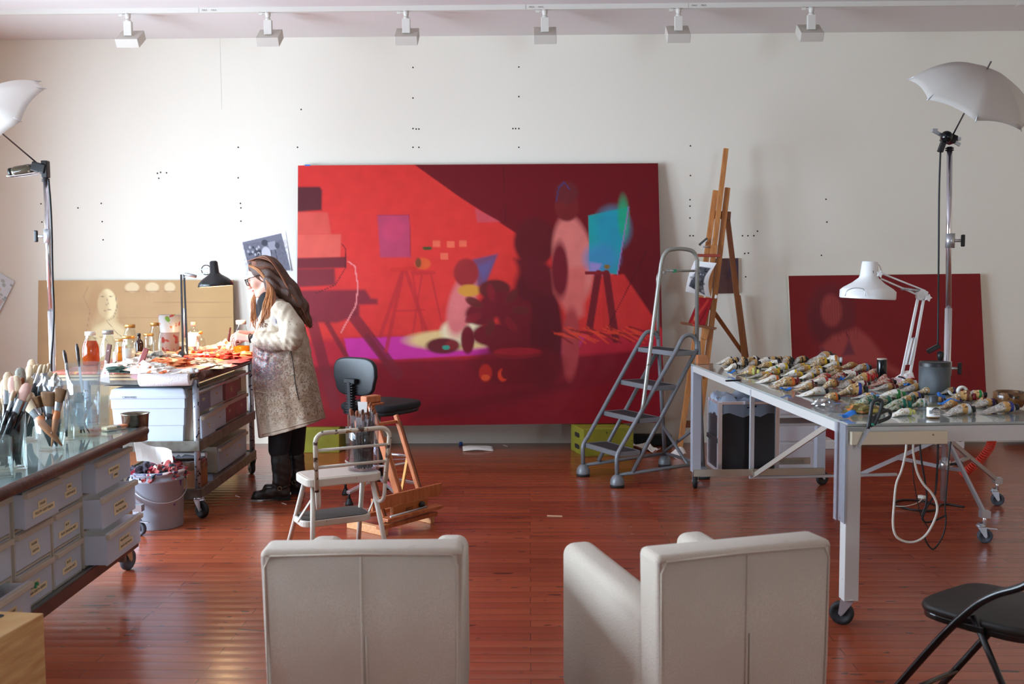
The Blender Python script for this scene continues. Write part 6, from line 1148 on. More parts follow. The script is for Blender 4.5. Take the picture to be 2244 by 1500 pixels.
# ================================================================ cream metal step stool with brush jar
cm_ = mat('chipped_cream_enamel', (206,198,184), .4, spots=[((120,84,56), 34, .70), ((60,44,36), 60, .74)]); cm2 = mat('chipped_rail_enamel', (196,186,166), .4, spots=[((74,54,44), 22, .56), ((150,110,70), 30, .62)]); rub = mat('dark_ribbed_rubber', (66,62,60), .8, bump=(300, .5))
s0, s1, s2 = az(699,1050,.5), az(642,1039,.5), az(833,1030,.5); ctr = (s1+s2)/2; ang = math.radians(29)
st = thing('step_stool', 'chipped cream metal step stool with a back rail in front of the small easel', 'step stool', (ctr.x+.01, ctr.y-.01, 0), ang)
def rrect(hx, hy, r, n=6): return [(sx*(hx-r)+r*math.cos(a0+PI/2*k/n), sy*(hy-r)+r*math.sin(a0+PI/2*k/n)) for sx, sy, a0 in ((1,1,0),(-1,1,PI/2),(-1,-1,PI),(1,-1,1.5*PI)) for k in range(n+1)]
MB().prism(rrect(.212,.135,.06), (0,0,.478), (1,0,0), (0,1,0), .044).build('seat', cm_, st, .006, local=True); MB().prism(rrect(.195,.118,.05), (0,0,.5005), (1,0,0), (0,1,0), .003).build('seat_pad', mat('worn_pale_pad', (196,182,170), .5, spots=[((130,96,80), 26, .70)]), st, local=True)
MB().prism(rrect(.20,.125,.06), (0,.13,.225), (1,0,0), (0,1,0), .036).build('step', cm_, st, .006, local=True); MB().prism(rrect(.188,.113,.055), (0,.13,.2445), (1,0,0), (0,1,0), .004).build('step_pad', rub, st, local=True)
for x in (-1, 1):
    MB().tube([(x*.165,.07,.465),(x*.215,.31,0)], .0135, 12).build('leg', cm_, st, local=True); MB().tube([(x*.165,-.07,.465),(x*.215,-.20,0)], .0135, 12).build('leg', cm_, st, local=True)
    MB().bar((x*.185,-.09,.38), (x*.205,.10,.23), .014, .004, up=(1,0,0)).build('brace', cm_, st, local=True)
    xx = .205 if x > 0 else -.175; MB().tube(smoothpath([(xx*.8,-.09,.45),(xx*.83,-.11,.38),(xx*.9,-.135,.345),(xx*.97,-.165,.37),(xx,-.17,.45)], 6), .0105, 10).build('hook', cm_, st, local=True)
MB().tube([(-.175,-.17,.44),(-.178,-.17,.69)]+arc((-.128,-.17,.70), .05, PI, PI/2, 6, V((1,0,0)), V((0,0,1)))+[(.17,-.17,.752)]+arc((.185,-.17,.702), .05, PI/2, 0, 6, V((1,0,0)), V((0,0,1)))+[(.205,-.17,.45)], .0125, 12).build('back_rail', cm2, st, local=True)
for z in (.57,.66): MB().tube([(-.175,-.17,z),(.222,-.17,z)], .008, 8).build('slat', cm_, st, local=True)
jp = az(797,1029,.503); js = jp.y/F_PX; jR = 34*js; jh = ay(797,908,jp.y).z-jp.z
bj = thing('brush_jar', 'clear acrylic cylinder packed with small brushes standing on the step stool', 'jar', jp); MB().lathe([(0,.006),(jR*.95,.006),(jR*.96,jh),(jR,jh),(jR,0),(0,0)], jp, 32).build('vessel', acry, bj)
r9 = random.Random(4)
for k in range(30):
    a = k*2.4; rr = jR*.75*math.sqrt((k+.5)/30); ft = jp+V((rr*.8*math.cos(a), rr*.8*math.sin(a), .01)); top = jp+V((rr*1.15*math.cos(a+.3)+r9.uniform(-.01,.01), rr*1.15*math.sin(a+.3), jh+r9.uniform(.0,.075))); kd = ('fine','s','k') if k % 5 else ('round','s','k')
    lb = 'fine sable brush with black handle packed in the acrylic jar on the stool' if k % 5 else 'round sable brush with black handle packed in the acrylic jar on the stool'
    brush(kd, ft, top, (top-ft).length/BLEN[kd[0]], 0, lb, ('fine' if k % 5 else 'round')+' sable brushes in the stool jar')
cp = jp+V((.005,-jR*.55,jh+.045)); o = thing('paper_tag', 'white card tag sticking up among the brushes in the stool jar', 'card', cp); MB().prism([(-.025,.03),(.028,.028),(.024,-.03),(.012,-.03),(.008,-.012),(-.004,-.012),(-.008,-.10),(-.016,-.10)], cp, (1,0,0), (0,0,1), .0015).build('card', mat('white_paper', (236,234,230), .8), o)
# ================================================================ small wooden table easel on the floor
oak = mat('oiled_oak', (190,112,66), .42, var=(5, (156,84,46), .8), stretch=(9,9,1.2)); oak_l = mat('pale_oak', (214,158,110), .5, var=(6, (186,126,80), .7), stretch=(2,9,9))
F1, F2 = az(841,1177,0), az(953,1146,0); ed = (F2-F1); ea = math.atan2(ed.y, ed.x); ew = ed.length
te = thing('table_easel', 'small oak easel with a built-in drawer standing on the floor behind the step stool', 'easel', (F1.x, F1.y, 0), ea)
ewb = lambda name, a, b, w_, h_, m=oak, up=(0,0,1), bev=.003: MB().bar(a, b, w_, h_, up).build(name, m, te, bev, local=True)
ewb('foot', (.02,0,.025), (.02,.34,.025), .035, .05, oak_l); ewb('foot', (ew-.02,0,.025), (ew-.02,.34,.025), .035, .05, oak_l); ewb('base_bar', (-.02,.02,.055), (ew+.02,.02,.055), .05, .025); ewb('base_bar', (0,.32,.055), (ew,.32,.055), .04, .025)
L0 = lambda x, t: V((x, .04+.26*t, .07+.60*t))
for x in (.045, ew-.045):
    ewb('upright', L0(x,0), L0(x,1.0), .030, .018, up=(1,0,0)); ewb('upright', L0(x+.022,0)+V((0,.0,0)), L0(x+.022,.93), .010, .018, mat('dark_groove', (96,52,30), .5), up=(1,0,0))
    ewb('brace', L0(x,.55)+V((.02,.03,0)), V((x+.02,.30,.07)), .022, .014, mat('yellow_oak', (206,150,84), .45), up=(1,0,0)); 
ewb('mast', L0(ew*.48,.15)+V((0,-.004,0)), L0(ew*.48,1.22), .05, .018, up=(1,0,0)); ewb('mast', L0(ew*.48+.035,.1), L0(ew*.48+.035,.8), .02, .016, up=(1,0,0))
ewb('cross_bar', L0(.02,.93)+V((0,.014,0)), L0(ew-.02,.93)+V((0,.014,0)), .03, .018); q = L0(ew*.48,1.20); MB().box(q+V((0,-.02,.0)), (.125,.06,.045)).build('top_clamp', oak, te, .008, local=True); MB().box(q+V((0,-.035,-.03)), (.14,.07,.012)).build('top_clamp', oak, te, .003, local=True)
ewb('ledge', L0(-.06,.18)+V((0,-.05,.02)), L0(ew+.10,.18)+V((0,-.05,.02)), .018, .075, up=(0,0,1)); MB().box(L0(ew*.58,.12)+V((0,-.03,-.02)), (.30,.03,.085)).build('drawer', mat('golden_oak', (170,96,48), .35), te, .004, local=True); MB().ball(L0(ew*.78,.12)+V((0,-.055,-.01)), .021, 12).build('knob', dark, te, local=True)
text('BEST', 'brand_stamp', .03, W[te.name] @ mframe(L0(ew*.55,.12)+V((0,-.0462,-.02)), (1,0,0), (0,0,1)), mat('burnt_stamp', (60,30,18), .7), te)
ewb('ledge', L0(-.0,.02)+V((0,-.05,.02)), L0(ew+.04,.02)+V((0,-.05,.02)), .07, .02); MB().tube([L0(.02,.04)+V((0,-.09,.03)), L0(ew*.75,.04)+V((0,-.09,.035))], .006, 8).build('metal_rod', steel, te, local=True)
# ================================================================ black drafting chair
oc = ay(832,1080,7.0); ch_ = thing('drafting_chair', 'black drafting chair with a chrome foot ring before the large red painting', 'chair', (oc.x-.0,7.0,0), math.radians(58))
seatz = .66; fab = mat('worn_black_fabric', (26,27,30), .8, bump=(200, .3)); bpl = mat('black_shell', (22,24,28), .4, spots=[((40,110,110), 40, .78), ((180,180,170), 44, .80)])
pts = [(.255*math.copysign(abs(math.cos(a))**.6, math.cos(a)), .235*math.copysign(abs(math.sin(a))**.6, math.sin(a))) for a in np.linspace(0, 2*PI, 36, endpoint=False)]
MB().prism(pts, (.03,0,seatz), (1,0,0), (0,1,0), .05).build('seat', fab, ch_, .02, local=True, seg=3, smooth=True); MB().prism([(x*.95,y*.95) for x, y in pts], (.03,0,seatz-.035), (1,0,0), (0,1,0), .03).build('seat_shell', bpl, ch_, .01, local=True)
bkp = [(.19*math.copysign(abs(math.cos(a))**.55, math.cos(a))*(1-.08*(math.sin(a) < 0)), .132*math.copysign(abs(math.sin(a))**.55, math.sin(a))) for a in np.linspace(0, 2*PI, 36, endpoint=False)]
yx = V((0,1,0)); MB().prism(bkp, (-.235,0,.885), yx, (0,0,1), .035).build('backrest', bpl, ch_, .012, local=True, seg=3, smooth=True)
MB().bar((-.265,.01,.60), (-.275,.01,.85), .05, .03).build('stem', rubber, ch_, .005, local=True); m = MB()
for k in range(12): m.box((-.272,.01,.635+.018*k), (.044,.062,.008))
m.build('bellows', rubber, ch_, .002, local=True); MB().box((-.275,.01,.855), (.035,.10,.035)).build('stem_plate', rubber, ch_, .006, local=True); MB().bar((-.265,.01,.605), (.0,0,.605), .06, .02).build('mechanism', dark, ch_, local=True)
MB().tube([(0,0,.12),(0,0,.42)], .026, 14).build('gas_column', dark, ch_, local=True); MB().tube([(0,0,.40),(0,0,.62)], .016, 12).build('piston', chrome, ch_, local=True)
MB().tube([(.23*math.cos(a), .23*math.sin(a), .27) for a in np.linspace(0, 2*PI, 40)], .010, 10, cap=False).build('foot_ring', chrome, ch_, local=True)
for k in range(5):
    a = 2*PI*k/5+.5; d = V((math.cos(a), math.sin(a), 0)); MB().bar(d*.02+V((0,0,.15)), d*.29+V((0,0,.085)), .035, .022).build('base_arm', chrome, ch_, .004, local=True); g = MB(); g.tube([d*.28+V((0,0,.09)), d*.28+V((0,0,.04))], .009, 8); g.lathe([(.014,.045),(.018,.03),(.027,.012),(.027,0),(0,0)], d*.28, 14); g.build('glide', rubber, ch_, local=True)
    if k % 2 == 0: MB().bar(d*.02+V((0,0,.27)), d*.23+V((0,0,.27)), .012, .006).build('ring_spoke', chrome, ch_, local=True)
# ================================================================ grey rolling ladder
G1, G2, G3, G4 = az(1352,1068,0), az(1276,1044,0), az(1460,1022,0), az(1540,1049,0)
gl1 = mat('grey_ladder_paint', (128,134,140), .4, .3, spots=[((206,206,204), 30, .73), ((84,84,84), 26, .72)]); gl2 = mat('worn_aluminium_rail', (160,162,156), .38, .5, spots=[((100,92,80), 34, .66), ((216,214,206), 46, .72)])
lad = thing('rolling_ladder', 'grey four-step rolling ladder with a tall hand rail before the red painting', 'ladder', (G1+G2+G3+G4)/4)
dn = (G4-G1).normalized(); df = (G3-G2).normalized(); nn = V((dn.y,-dn.x,0)); nf = V((df.y,-df.x,0))
nP = lambda u, v: apl(u, v, G1, nn); fP = lambda u, v: apl(u, v, G2, nf)
def lt(name, pts, r=.0165, m=gl1): MB().tube(pts, r, 8).build(name, m, lad)
lt('front_stringer', [nP(1352.6,1050),nP(1351.5,1010)]+smoothpath([nP(1352,1000),nP(1356,990),nP(1364,976)],4)+[nP(1483,766)]+smoothpath([nP(1487,757),nP(1496,741),nP(1508,735),nP(1519,738),nP(1526,750),nP(1527,768)],4))
lt('rear_stringer', [nP(1527,766), nP(1386,1036)]); lt('bottom_bar', [nP(1352,1042), nP(1539,1016)], .014); lt('rear_post', [nP(1530,748), nP(1541,1028)])
lt('front_stringer', [fP(1278,1026),fP(1277,984)]+smoothpath([fP(1277,980),fP(1280,970),fP(1288,958)],4)+[fP(1404,746)]+smoothpath([fP(1408,739),fP(1417,729),fP(1427,727),fP(1436,731),fP(1442,742)],4))
lt('rear_stringer', [fP(1442,766), fP(1311,1011)]); lt('bottom_bar', [fP(1280,1020), fP(1459,994)], .014); lt('rear_post', [fP(1442,738), fP(1457,1000)])
lt('hand_rail', [nP(1405.6,909), nP(1410,884), nP(1431,717), nP(1449,578)]+smoothpath([nP(1452,566),nP(1458,555),nP(1468,548),nP(1490,545.5),nP(1513,549),nP(1523,557),nP(1528,571)],4)+[nP(1527,748)], .0155, gl2)
lt('rail_bar', [nP(1457,594), nP(1522,594)], .009, gl2); MB().box(nP(1478,594), (.03,.024,.024)).build('green_tape', mat('green_tape', (30,120,84), .5), lad)
lt('hand_rail', [fP(1442,742), fP(1442,648), fP(1441,612)]+smoothpath([fP(1442,606),fP(1446,599),fP(1454,596)],4)+[nP(1457,600)], .013, gl2)
lt('cross_brace', [fP(1450,930), nP(1508,1020)], .013); lt('cross_brace', [nP(1535,930), fP(1457,990)], .013); lt('foot_bar', [nP(1536,1017), fP(1459,994)], .013)
tread = mat('black_grit_tread', (48,46,50), .8, bump=(200, .5), spots=[((140,140,140), 60, .72)])
for fu, fv, nu, nv, bu, bv in ((1398,764,1477,771,1523,771),(1361,835,1433,848,1484,842),(1324,904,1400,918,1446,914),(1284,974,1355,992,1400,994)):
    A, B = fP(fu, fv), nP(nu, nv); z = (A.z+B.z)/2; A.z = B.z = z; d = dn*max(.18, min(.24, (nP(bu,bv)-B).to_2d().length)); m = MB()
    m.bar(A-V((0,0,.012)), B-V((0,0,.012)), .02, .036).bar(A+d-V((0,0,.012)), B+d-V((0,0,.012)), .02, .036).bar(A-V((0,0,.012)), A+d-V((0,0,.012)), .02, .036).bar(B-V((0,0,.012)), B+d-V((0,0,.012)), .02, .036); s = m.build('step', gl1, lad, .003)
    i_ = (B-A)*.04; MB().add([A+i_+d*.06, B-i_+d*.06, B-i_+d*.94, A+i_+d*.94]+[p+V((0,0,.005)) for p in (A+i_+d*.06, B-i_+d*.06, B-i_+d*.94, A+i_+d*.94)], [(3,2,1,0),(4,5,6,7),(0,1,5,4),(1,2,6,5),(2,3,7,6),(3,0,4,7)]).build('tread', tread, s)
for g, tp in ((G1,nP(1352.6,1050)),(G2,fP(1278,1026)),(G3,fP(1457,1000)),(G4,nP(1541,1028))):
    q = V((tp.x, tp.y, 0)); f_ = MB().lathe([(.052,.018),(.054,.03),(.05,.055),(.038,.078),(.02,.092),(0,.096)], q, 22).build('dome_foot', gl1, lad); MB().lathe([(0,0),(.05,0),(.053,.006),(.053,.02),(.045,.022)], q, 22).build('rubber_pad', rubber, f_)
# ================================================================ wooden studio easel near the wall
pine = mat('pine_easel', (196,134,76), .5, var=(4, (166,102,54), .8), stretch=(10,10,1)); pine_d = mat('brown_easel_wood', (150,92,52), .5, var=(5, (124,72,40), .7), stretch=(10,10,1))
nE = V((0,1,-.165)); E = lambda u, v, d=0: apl(u, v, (0,8.6+d,0), nE); es = thing('studio_easel', 'tall pine studio easel by the wall holding a small red canvas and a print', 'easel', E(1530,1000))
eb = lambda name, a, b, w_, h_, m=pine, up=(0,1,0): MB().bar(a, b, w_, h_, up).build(name, m, es, .002)
eb('upright', E(1568,418), E(1487,1003), .045, .030); eb('upright', E(1594.5,412), E(1525,1001), .045, .030); eb('mast', E(1591,326,-.035), E(1531,830,-.035), .042, .030)
eb('cross_bar', E(1566,471,.035), E(1601,473,.035), .07, .025, pine_d); eb('cross_bar', E(1497,930,.03), E(1535,930,.03), .06, .025, pine_d)
wy = YW-.06; Wp = lambda u, v, y=None: ay(u, v, y or wy)
eb('rear_leg', E(1594,480,.06), Wp(1655,976), .045, .03, pine_d); eb('rear_leg', Wp(1619,648,wy-.02), Wp(1662,976,wy+.0), .03, .03, pine_d); eb('brace', E(1553,668,.05), Wp(1634,783,wy-.02), .035, .025, pine_d)
eb('clamp_block', E(1565,538,-.06), E(1562,562,-.06), .055, .04); eb('upper_ledge', E(1528,560,-.075), E(1578,561,-.075), .025, .06, mat('red_stained_ledge', (150,60,44), .5)); eb('lower_ledge', E(1492,708,-.09), E(1569,721,-.09), .022, .07, mat('stained_ledge', (120,72,44), .5, spots=[((200,60,50), 20, .62), ((206,196,180), 30, .66)])); eb('ledge_block', E(1549,718,-.06), E(1542,744,-.06), .05, .04)
MB().cyl(E(1541,541,-.09), E(1556,542,-.05), .008, 8).build('bolt', steel, es); q = E(1541,530,-.06); o = thing('metal_clip', 'dark metal clip on the left upright of the studio easel', 'clip', q); MB().bar(q+V((-.035,0,-.03)), q+V((.035,0,.03)), .03, .02).build('jaw', mat('dark_metal', (54,52,50), .3, .8), o, .003); MB().bar(q+V((-.02,-.012,-.03)), q+V((.03,-.012,.012)), .02, .006).build('lever', steel, o)
P = Paint(150, 750, 345, 1010, 60, 80, (230,230,232)); P.poly([(215,790),(320,790),(300,860),(296,930),(300,1000),(170,960),(185,880)], (78,78,86), 3); P.lay((.5+.5*P.noise(40, 8))*0, (0,0,0)); rr = np.random.RandomState(5)
for k in range(36): P.ell(rr.uniform(180,300), rr.uniform(800,980), rr.uniform(4,18), rr.uniform(4,14), [(30,30,34),(180,180,186),(60,60,66),(120,120,128)][k % 4], .4, .7)
q4 = [E(1522,572,-.11), E(1568,577,-.13), E(1558,653,-.10), E(1500,639,-.14)]; b4 = bil(*q4); f4 = lambda u, v: b4(u, v)+V((.045*math.sin(PI*v)*(-1)*(.3+.7*u), -.05*math.sin(PI*(.5*u+.5*v)), 0))
t = thing('photo_print', 'curled black and white print hanging on the studio easel', 'print', b4(.5, 1)); MB().sheet(lambda u, v: f4(u, v)+V((0,.002,0)), 12, 12).build('paper', mat('white_paper', (236,234,230), .8), t, solid=.0008); P.mesh(f4, 'printed_face', paint_m, t)
P = Paint(0, 0, 100, 100, 40, 40, (150,20,30)); P.line([(20,100),(45,50),(70,10)], 14, (196,60,50), .8, 8); P.ell(30,70,10,16,(220,180,120),.5,.6); P.line([(60,100),(80,40)], 8, (90,8,18), .8, 6)
canvas('painting', 'tiny red canvas propped on the ledge of the studio easel', 'painting', E(1532,652,-.07), E(1562,654,-.07), E(1544,716,-.10), E(1508,709,-.10), P, .018, side=mat('red_canvas_edge', (70,12,18), .7))
q = E(1570,652,-.05); o = thing('paper_scrap', 'tiny white twist of paper on the right upright of the studio easel', 'paper', q); mb = MB(); lump(mb, q, .018, .01, .02, 3, 8, .4); mb.build('scrap', mat('white_paper', (236,234,230), .8), o)
# ================================================================ litter on the floor
def litter(name, label, u, v, w_, h_, rz, m, seed, amp=.015): return loose_sheet(name, label, az(u, v, .004)+V((0,0,amp)), (math.cos(rz),math.sin(rz),0), (-math.sin(rz),math.cos(rz),.15), w_, h_, m, seed, amp, 'paper', 'paper scraps on the floor')
wp = mat('white_paper', (236,234,230), .8)
litter('paper_scrap', 'creased white paper on the dusty floor below the large red painting', 1047, 986, .27, .14, .1, wp, 2, .007); litter('paper_scrap', 'torn white paper on the floor against the green crate under the ladder', 1402, 988, .20, .12, .4, wp, 3, .02); litter('paper_scrap', 'small white paper on the floor right of the green crate', 1430, 996, .10, .12, -.5, wp, 4, .02); litter('paper_scrap', 'white rag-like scrap on the floor behind the ladder foot', 1484, 1002, .13, .10, .6, wp, 5, .02)
o = single(MB().lathe([(0,0),(.016,0),(.018,.022),(.012,.03),(0,.03)], az(1010,976,0), 14), 'bottle_cap', mat('blue_cap_plastic', (40,84,160), .4), 'small blue cap on the floor below the large red painting', 'cap')
o = single(MB().bar(az(1199,1131,.003), az(1232,1132,.003), .009, .005), 'wood_sliver', mat('pale_sliver', (222,196,160), .7), 'pale wood sliver on the bare floor between the chairs and the ladder', 'wood sliver')
for k, (u, v, lb) in enumerate(((520,1087,'thin white sliver on the floor left of the boots'),(622,1103,'tiny white flake on the floor beside the boots'),(1107,976,'tiny white crumb on the floor by the wall'))):
    single(MB().bar(az(u-4,v,.002), az(u+5,v+3,.002), .008, .003), 'paint_flake', wp, lb, 'flake', 'white flakes on the floor')
b_ = az(1412,977,0); o = thing('black_strip', 'low black strip on the floor against the wall behind the ladder', 'case', (b_.x+.08, YW-.12, 0)); MB().box((0,0,.05), (.34,.10,.10)).build('case_body', mat('black_nylon', (20,20,22), .6), o, .01, local=True)  # black strip at the foot of the wall, drawn as a low box
# ================================================================ the painter
class Field:
    """signed-distance field on a rectilinear grid, meshed with surface nets"""
    def __init__(s, xs, ys, zs): s.ax = [np.asarray(a, np.float32) for a in (xs, ys, zs)]; s.F = np.full([len(a) for a in s.ax], .5, np.float32)
    def sl(s, lo, hi, pad):
        out = []
        for a, l, h in zip(s.ax, lo, hi): i0 = max(0, np.searchsorted(a, l-pad)-1); i1 = min(len(a), np.searchsorted(a, h+pad)+1); out.append(slice(i0, max(i1, i0+1)))
        return tuple(out)
    def grid(s, S): return np.meshgrid(*[a[q] for a, q in zip(s.ax, S)], indexing='ij', sparse=True)
    def put(s, S, d, k, sub=False):
        f = s.F[S]
        if sub: h = np.clip(.5-.5*(f+d)/k, 0, 1); s.F[S] = f*(1-h)+(-d)*h+k*h*(1-h)
        else: h = np.clip(.5+.5*(f-d)/k, 0, 1); s.F[S] = f*(1-h)+d*h-k*h*(1-h)
    def cone(s, a, b, ra, rb, k=.01, flat=None):
        """round cone; flat=(axis, factor) squashes it across a world axis through a"""
        a, b = np.array(a, float), np.array(b, float); r = max(ra, rb); S = s.sl(np.minimum(a, b)-r, np.maximum(a, b)+r, k*2+.004); g = list(s.grid(S)); A, B = a.copy(), b.copy()
        if flat: i, q = flat; g[i] = (g[i]-a[i])*q+a[i]; B[i] = (b[i]-a[i])*q+a[i]
        ba = B-A; L2 = (ba**2).sum()+1e-12; t = np.clip(sum((g[i]-A[i])*ba[i] for i in range(3))/L2, 0, 1)
        d = np.sqrt(sum((g[i]-A[i]-t*ba[i])**2 for i in range(3)))-(ra+(rb-ra)*t); s.put(S, d.astype(np.float32), k)
    def ball(s, c, r, R=None, k=.01, sub=False):
        """ellipsoid with radii r along the columns of R"""
        c = np.array(c, float); R = np.eye(3) if R is None else np.array(R); m = max(r); S = s.sl(c-m, c+m, k*2+.004); g = s.grid(S)
        q = [sum((g[j]-c[j])*R[j][i] for j in range(3))/r[i] for i in range(3)]; n = np.sqrt(sum(x*x for x in q)); q2 = np.sqrt(sum((x/r[i])**2 for i, x in enumerate(q)))+1e-9
        s.put(S, (n*(n-1)/q2).astype(np.float32), k, sub)
    def mesh(s):
        F = s.F; I = F < 0; n = [m-1 for m in F.shape]; c = np.zeros(n, np.int8)
        for dx in (0,1):
            for dy in (0,1):
                for dz in (0,1): c += I[dx:dx+n[0], dy:dy+n[1], dz:dz+n[2]]
        act = (c > 0) & (c < 8); idx = np.argwhere(act); ids = np.full(n, -1, np.int64); ids[act] = np.arange(len(idx)); P = np.zeros((len(idx), 3)); W_ = np.zeros(len(idx))
        cs = [(i,j,k) for i in (0,1) for j in (0,1) for k in (0,1)]
        for p in cs:
            for q in cs:
                if sum(abs(a-b) for a, b in zip(p, q)) == 1 and p < q:
                    ia, ib = idx+p, idx+q; fa, fb = F[tuple(ia.T)], F[tuple(ib.T)]; m = (fa < 0) != (fb < 0); t = np.where(m, fa/np.where(m, fa-fb, 1), 0)
                    for ax_ in range(3): A = s.ax[ax_]; P[:, ax_] += np.where(m, A[ia[:, ax_]]*(1-t)+A[ib[:, ax_]]*t, 0)
                    W_ += m
        P /= W_[:, None]; faces = []
        for ax_ in range(3):
            o = [0,0,0]; o[ax_] = 1; u, v = [(1,2),(2,0),(0,1)][ax_]
            A = I[:F.shape[0]-o[0], :F.shape[1]-o[1], :F.shape[2]-o[2]]; B = I[o[0]:, o[1]:, o[2]:]; e = np.argwhere(A != B)
            e = e[(e[:, u] > 0) & (e[:, v] > 0) & (e[:, u] < n[u]) & (e[:, v] < n[v])]; ins = A[tuple(e.T)]; Q = []
            for du, dv in ((-1,-1),(0,-1),(0,0),(-1,0)): w_ = e.copy(); w_[:, u] += du; w_[:, v] += dv; Q.append(ids[tuple(w_.T)])
            Q = np.stack(Q, 1); Q[~ins] = Q[~ins][:, ::-1]; faces.append(Q)
        return P, np.concatenate(faces)
def sdf_obj(fd, name, m, parent, smooth=2, colfn=None):
    P, Q = fd.mesh(); me = bpy.data.meshes.new(name); inv = W[parent.name].inverted(); off = np.array(inv.translation); P2 = P+off
    me.from_pydata(P2.tolist(), [], Q.tolist()); me.polygons.foreach_set('use_smooth', [True]*len(Q))
    for x in (m if isinstance(m, (list, tuple)) else [m]): me.materials.append(x)
    if colfn is not None:
        a = me.color_attributes.new('Col', 'FLOAT_COLOR', 'POINT'); c = np.ones((len(P), 4), np.float32); c[:, :3] = colfn(P); a.data.foreach_set('color', c.ravel())
    o = bpy.data.objects.new(name, me); COL.objects.link(o); o.parent = parent; W[o.name] = W[parent.name].copy()
    if smooth: d = o.modifiers.new('smooth', 'SMOOTH'); d.factor = .5; d.iterations = smooth
    return o
YP = 7.02
def Q_(u, v, dy=0): return np.array(ay(u, v, YP+dy))
pb = Q_(612,1090); person = thing('person', 'woman with long auburn hair and glasses in a paint-stained coat working at the palette trolley', 'person', (pb[0], YP, 0))
# --- body: one continuous surface
hc = Q_(577,606); th_ = math.radians(20); hf = np.array((-math.cos(th_),0,-math.sin(th_))); hu = np.array((-math.sin(th_),0,math.cos(th_))); hs_ = np.array((0,1.,0)); HR = np.stack((hf, hs_, hu), 1); HS = 1.06
def H(f, s, u): return hc+HS*(hf*f+hs_*s+hu*u)
def zs_(segs): return np.concatenate([np.arange(a, b, h) for a, b, h in segs])
xl, xh = Q_(492,700)[0], Q_(665,700)[0]
bod = Field(np.arange(xl, xh, .0032), np.arange(YP-.30, YP+.30, .0034), zs_([(-.01,1.0,.012),(1.0,1.26,.0028),(1.26,1.36,.006),(1.36,1.72,.0028)]))
bod.ball(H(-.012,0,.03), [x*HS for x in (.098,.076,.092)], HR, .02); bod.ball(H(.034,0,-.025), [x*HS for x in (.062,.060,.088)], HR, .02); bod.ball(H(.04,0,-.085), [x*HS for x in (.044,.043,.034)], HR, .025); bod.ball(H(.076,0,-.103), [.020*HS]*3, HR, .02)
bod.cone(H(.088,-.030,.017), H(.088,.030,.017), .012, .012, .012); bod.cone(H(-.01,-.05,-.06), H(.055,-.02,-.105), .02, .016, .02); bod.cone(H(-.01,.05,-.06), H(.055,.02,-.105), .02, .016, .02)
for s_ in (-1, 1):
    bod.ball(H(.062,s_*.040,-.032), [.027*HS]*3, HR, .02); bod.ball(H(.099,s_*.032,.000), [x*HS for x in (.014,.017,.011)], HR, .010, sub=True); bod.ball(H(.079,s_*.032,-.001), [.0125*HS]*3, HR, .002)
    bod.cone(H(.091,s_*.020,.009), H(.086,s_*.045,.006), .0045, .004, .004)
    bod.ball(H(-.012,s_*.078,-.008), [x*HS for x in (.018,.007,.030)], HR, .006); bod.ball(H(-.008,s_*.086,-.006), [x*HS for x in (.010,.005,.018)], HR, .004, sub=True)
    bod.ball(H(.107,s_*.0105,-.040), [.0085*HS]*3, HR, .006)
bod.cone(H(.094,0,.012), H(.119,0,-.033), .008, .0105, .010); bod.ball(H(.118,0,-.036), [.0115*HS]*3, HR, .006)
bod.cone(H(.099,-.016,-.065), H(.099,.016,-.065), .0065, .0065, .006); bod.cone(H(.104,-.007,-.064), H(.104,.007,-.064), .0055, .0055, .004); bod.cone(H(.095,-.014,-.079), H(.095,.014,-.079), .0075, .0075, .006); bod.cone(H(.104,-.02,-.0715), H(.104,.02,-.0715), .0012, .0012, .001)
bod.cone(H(-.02,0,-.07), Q_(606,676), .050, .056, .03)
bod.cone(Q_(610,690), Q_(618,760), .10, .11, .05); bod.cone(Q_(618,760), Q_(628,870), .11, .12, .06)
bod.cone(Q_(610,690,-.13), Q_(610,690,.13), .06, .06, .05)
for dy, pts in ((-1, [(622,690,-.165,.046),(634,746,-.205,.040)]), (1, [(606,692,.16,.046),(606,752,.18,.038)])):
    bod.cone(Q_(*pts[0][:3]), Q_(*pts[1][:3]), pts[0][3], pts[1][3], .03)
bod.cone(Q_(634,746,-.205), Q_(549,742,-.135), .038, .025, .02); bod.cone(Q_(606,752,.18), Q_(556,733,-.01), .038, .025, .02)
for dy, a, b, c in ((-.075,(622,880),(613,990),(607,1076)), (.13,(632,880),(645,985),(646,1066))):
    bod.cone(Q_(*a, dy), Q_(*b, dy), .085, .050, .04); bod.cone(Q_(*b, dy), Q_(*c, dy), .048, .032, .03)
def hand(wr, kn, side, curl, dirs, thumb, k=.0045):
    """palm from wrist to knuckles, then five fingers; side = unit vector across the palm towards the index finger"""
    wr, kn, side = np.array(wr), np.array(kn), np.array(side)/np.linalg.norm(side)
    for q, r0, r1 in ((-.027,.013,.0105),(-.009,.015,.012),(.009,.015,.0125),(.027,.014,.012)): bod.cone(wr+side*q*.55, kn+side*q, r0, r1, .010)
    for j, (q, ln, r) in enumerate(((.028,.066,.0083),(.0095,.074,.0087),(-.0095,.069,.0083),(-.027,.054,.0073))):
        p0 = kn+side*q; p1 = p0+np.array(dirs[j][0])*ln*.42; p2 = p1+np.array(dirs[j][1])*ln*.32; p3 = p2+np.array(dirs[j][2])*ln*.26
        bod.cone(p0, p1, r*1.12, r, k); bod.cone(p1, p2, r, r*.9, .003); bod.cone(p2, p3, r*.9, r*.76, .003)
    t0, t1, t2, t3 = [np.array(x) for x in thumb]; bod.cone(t0, t1, .014, .0115, .009); bod.cone(t1, t2, .0115, .0098, .004); bod.cone(t2, t3, .0098, .0080, .003)
nz = lambda *v: np.array(v)/np.linalg.norm(v)
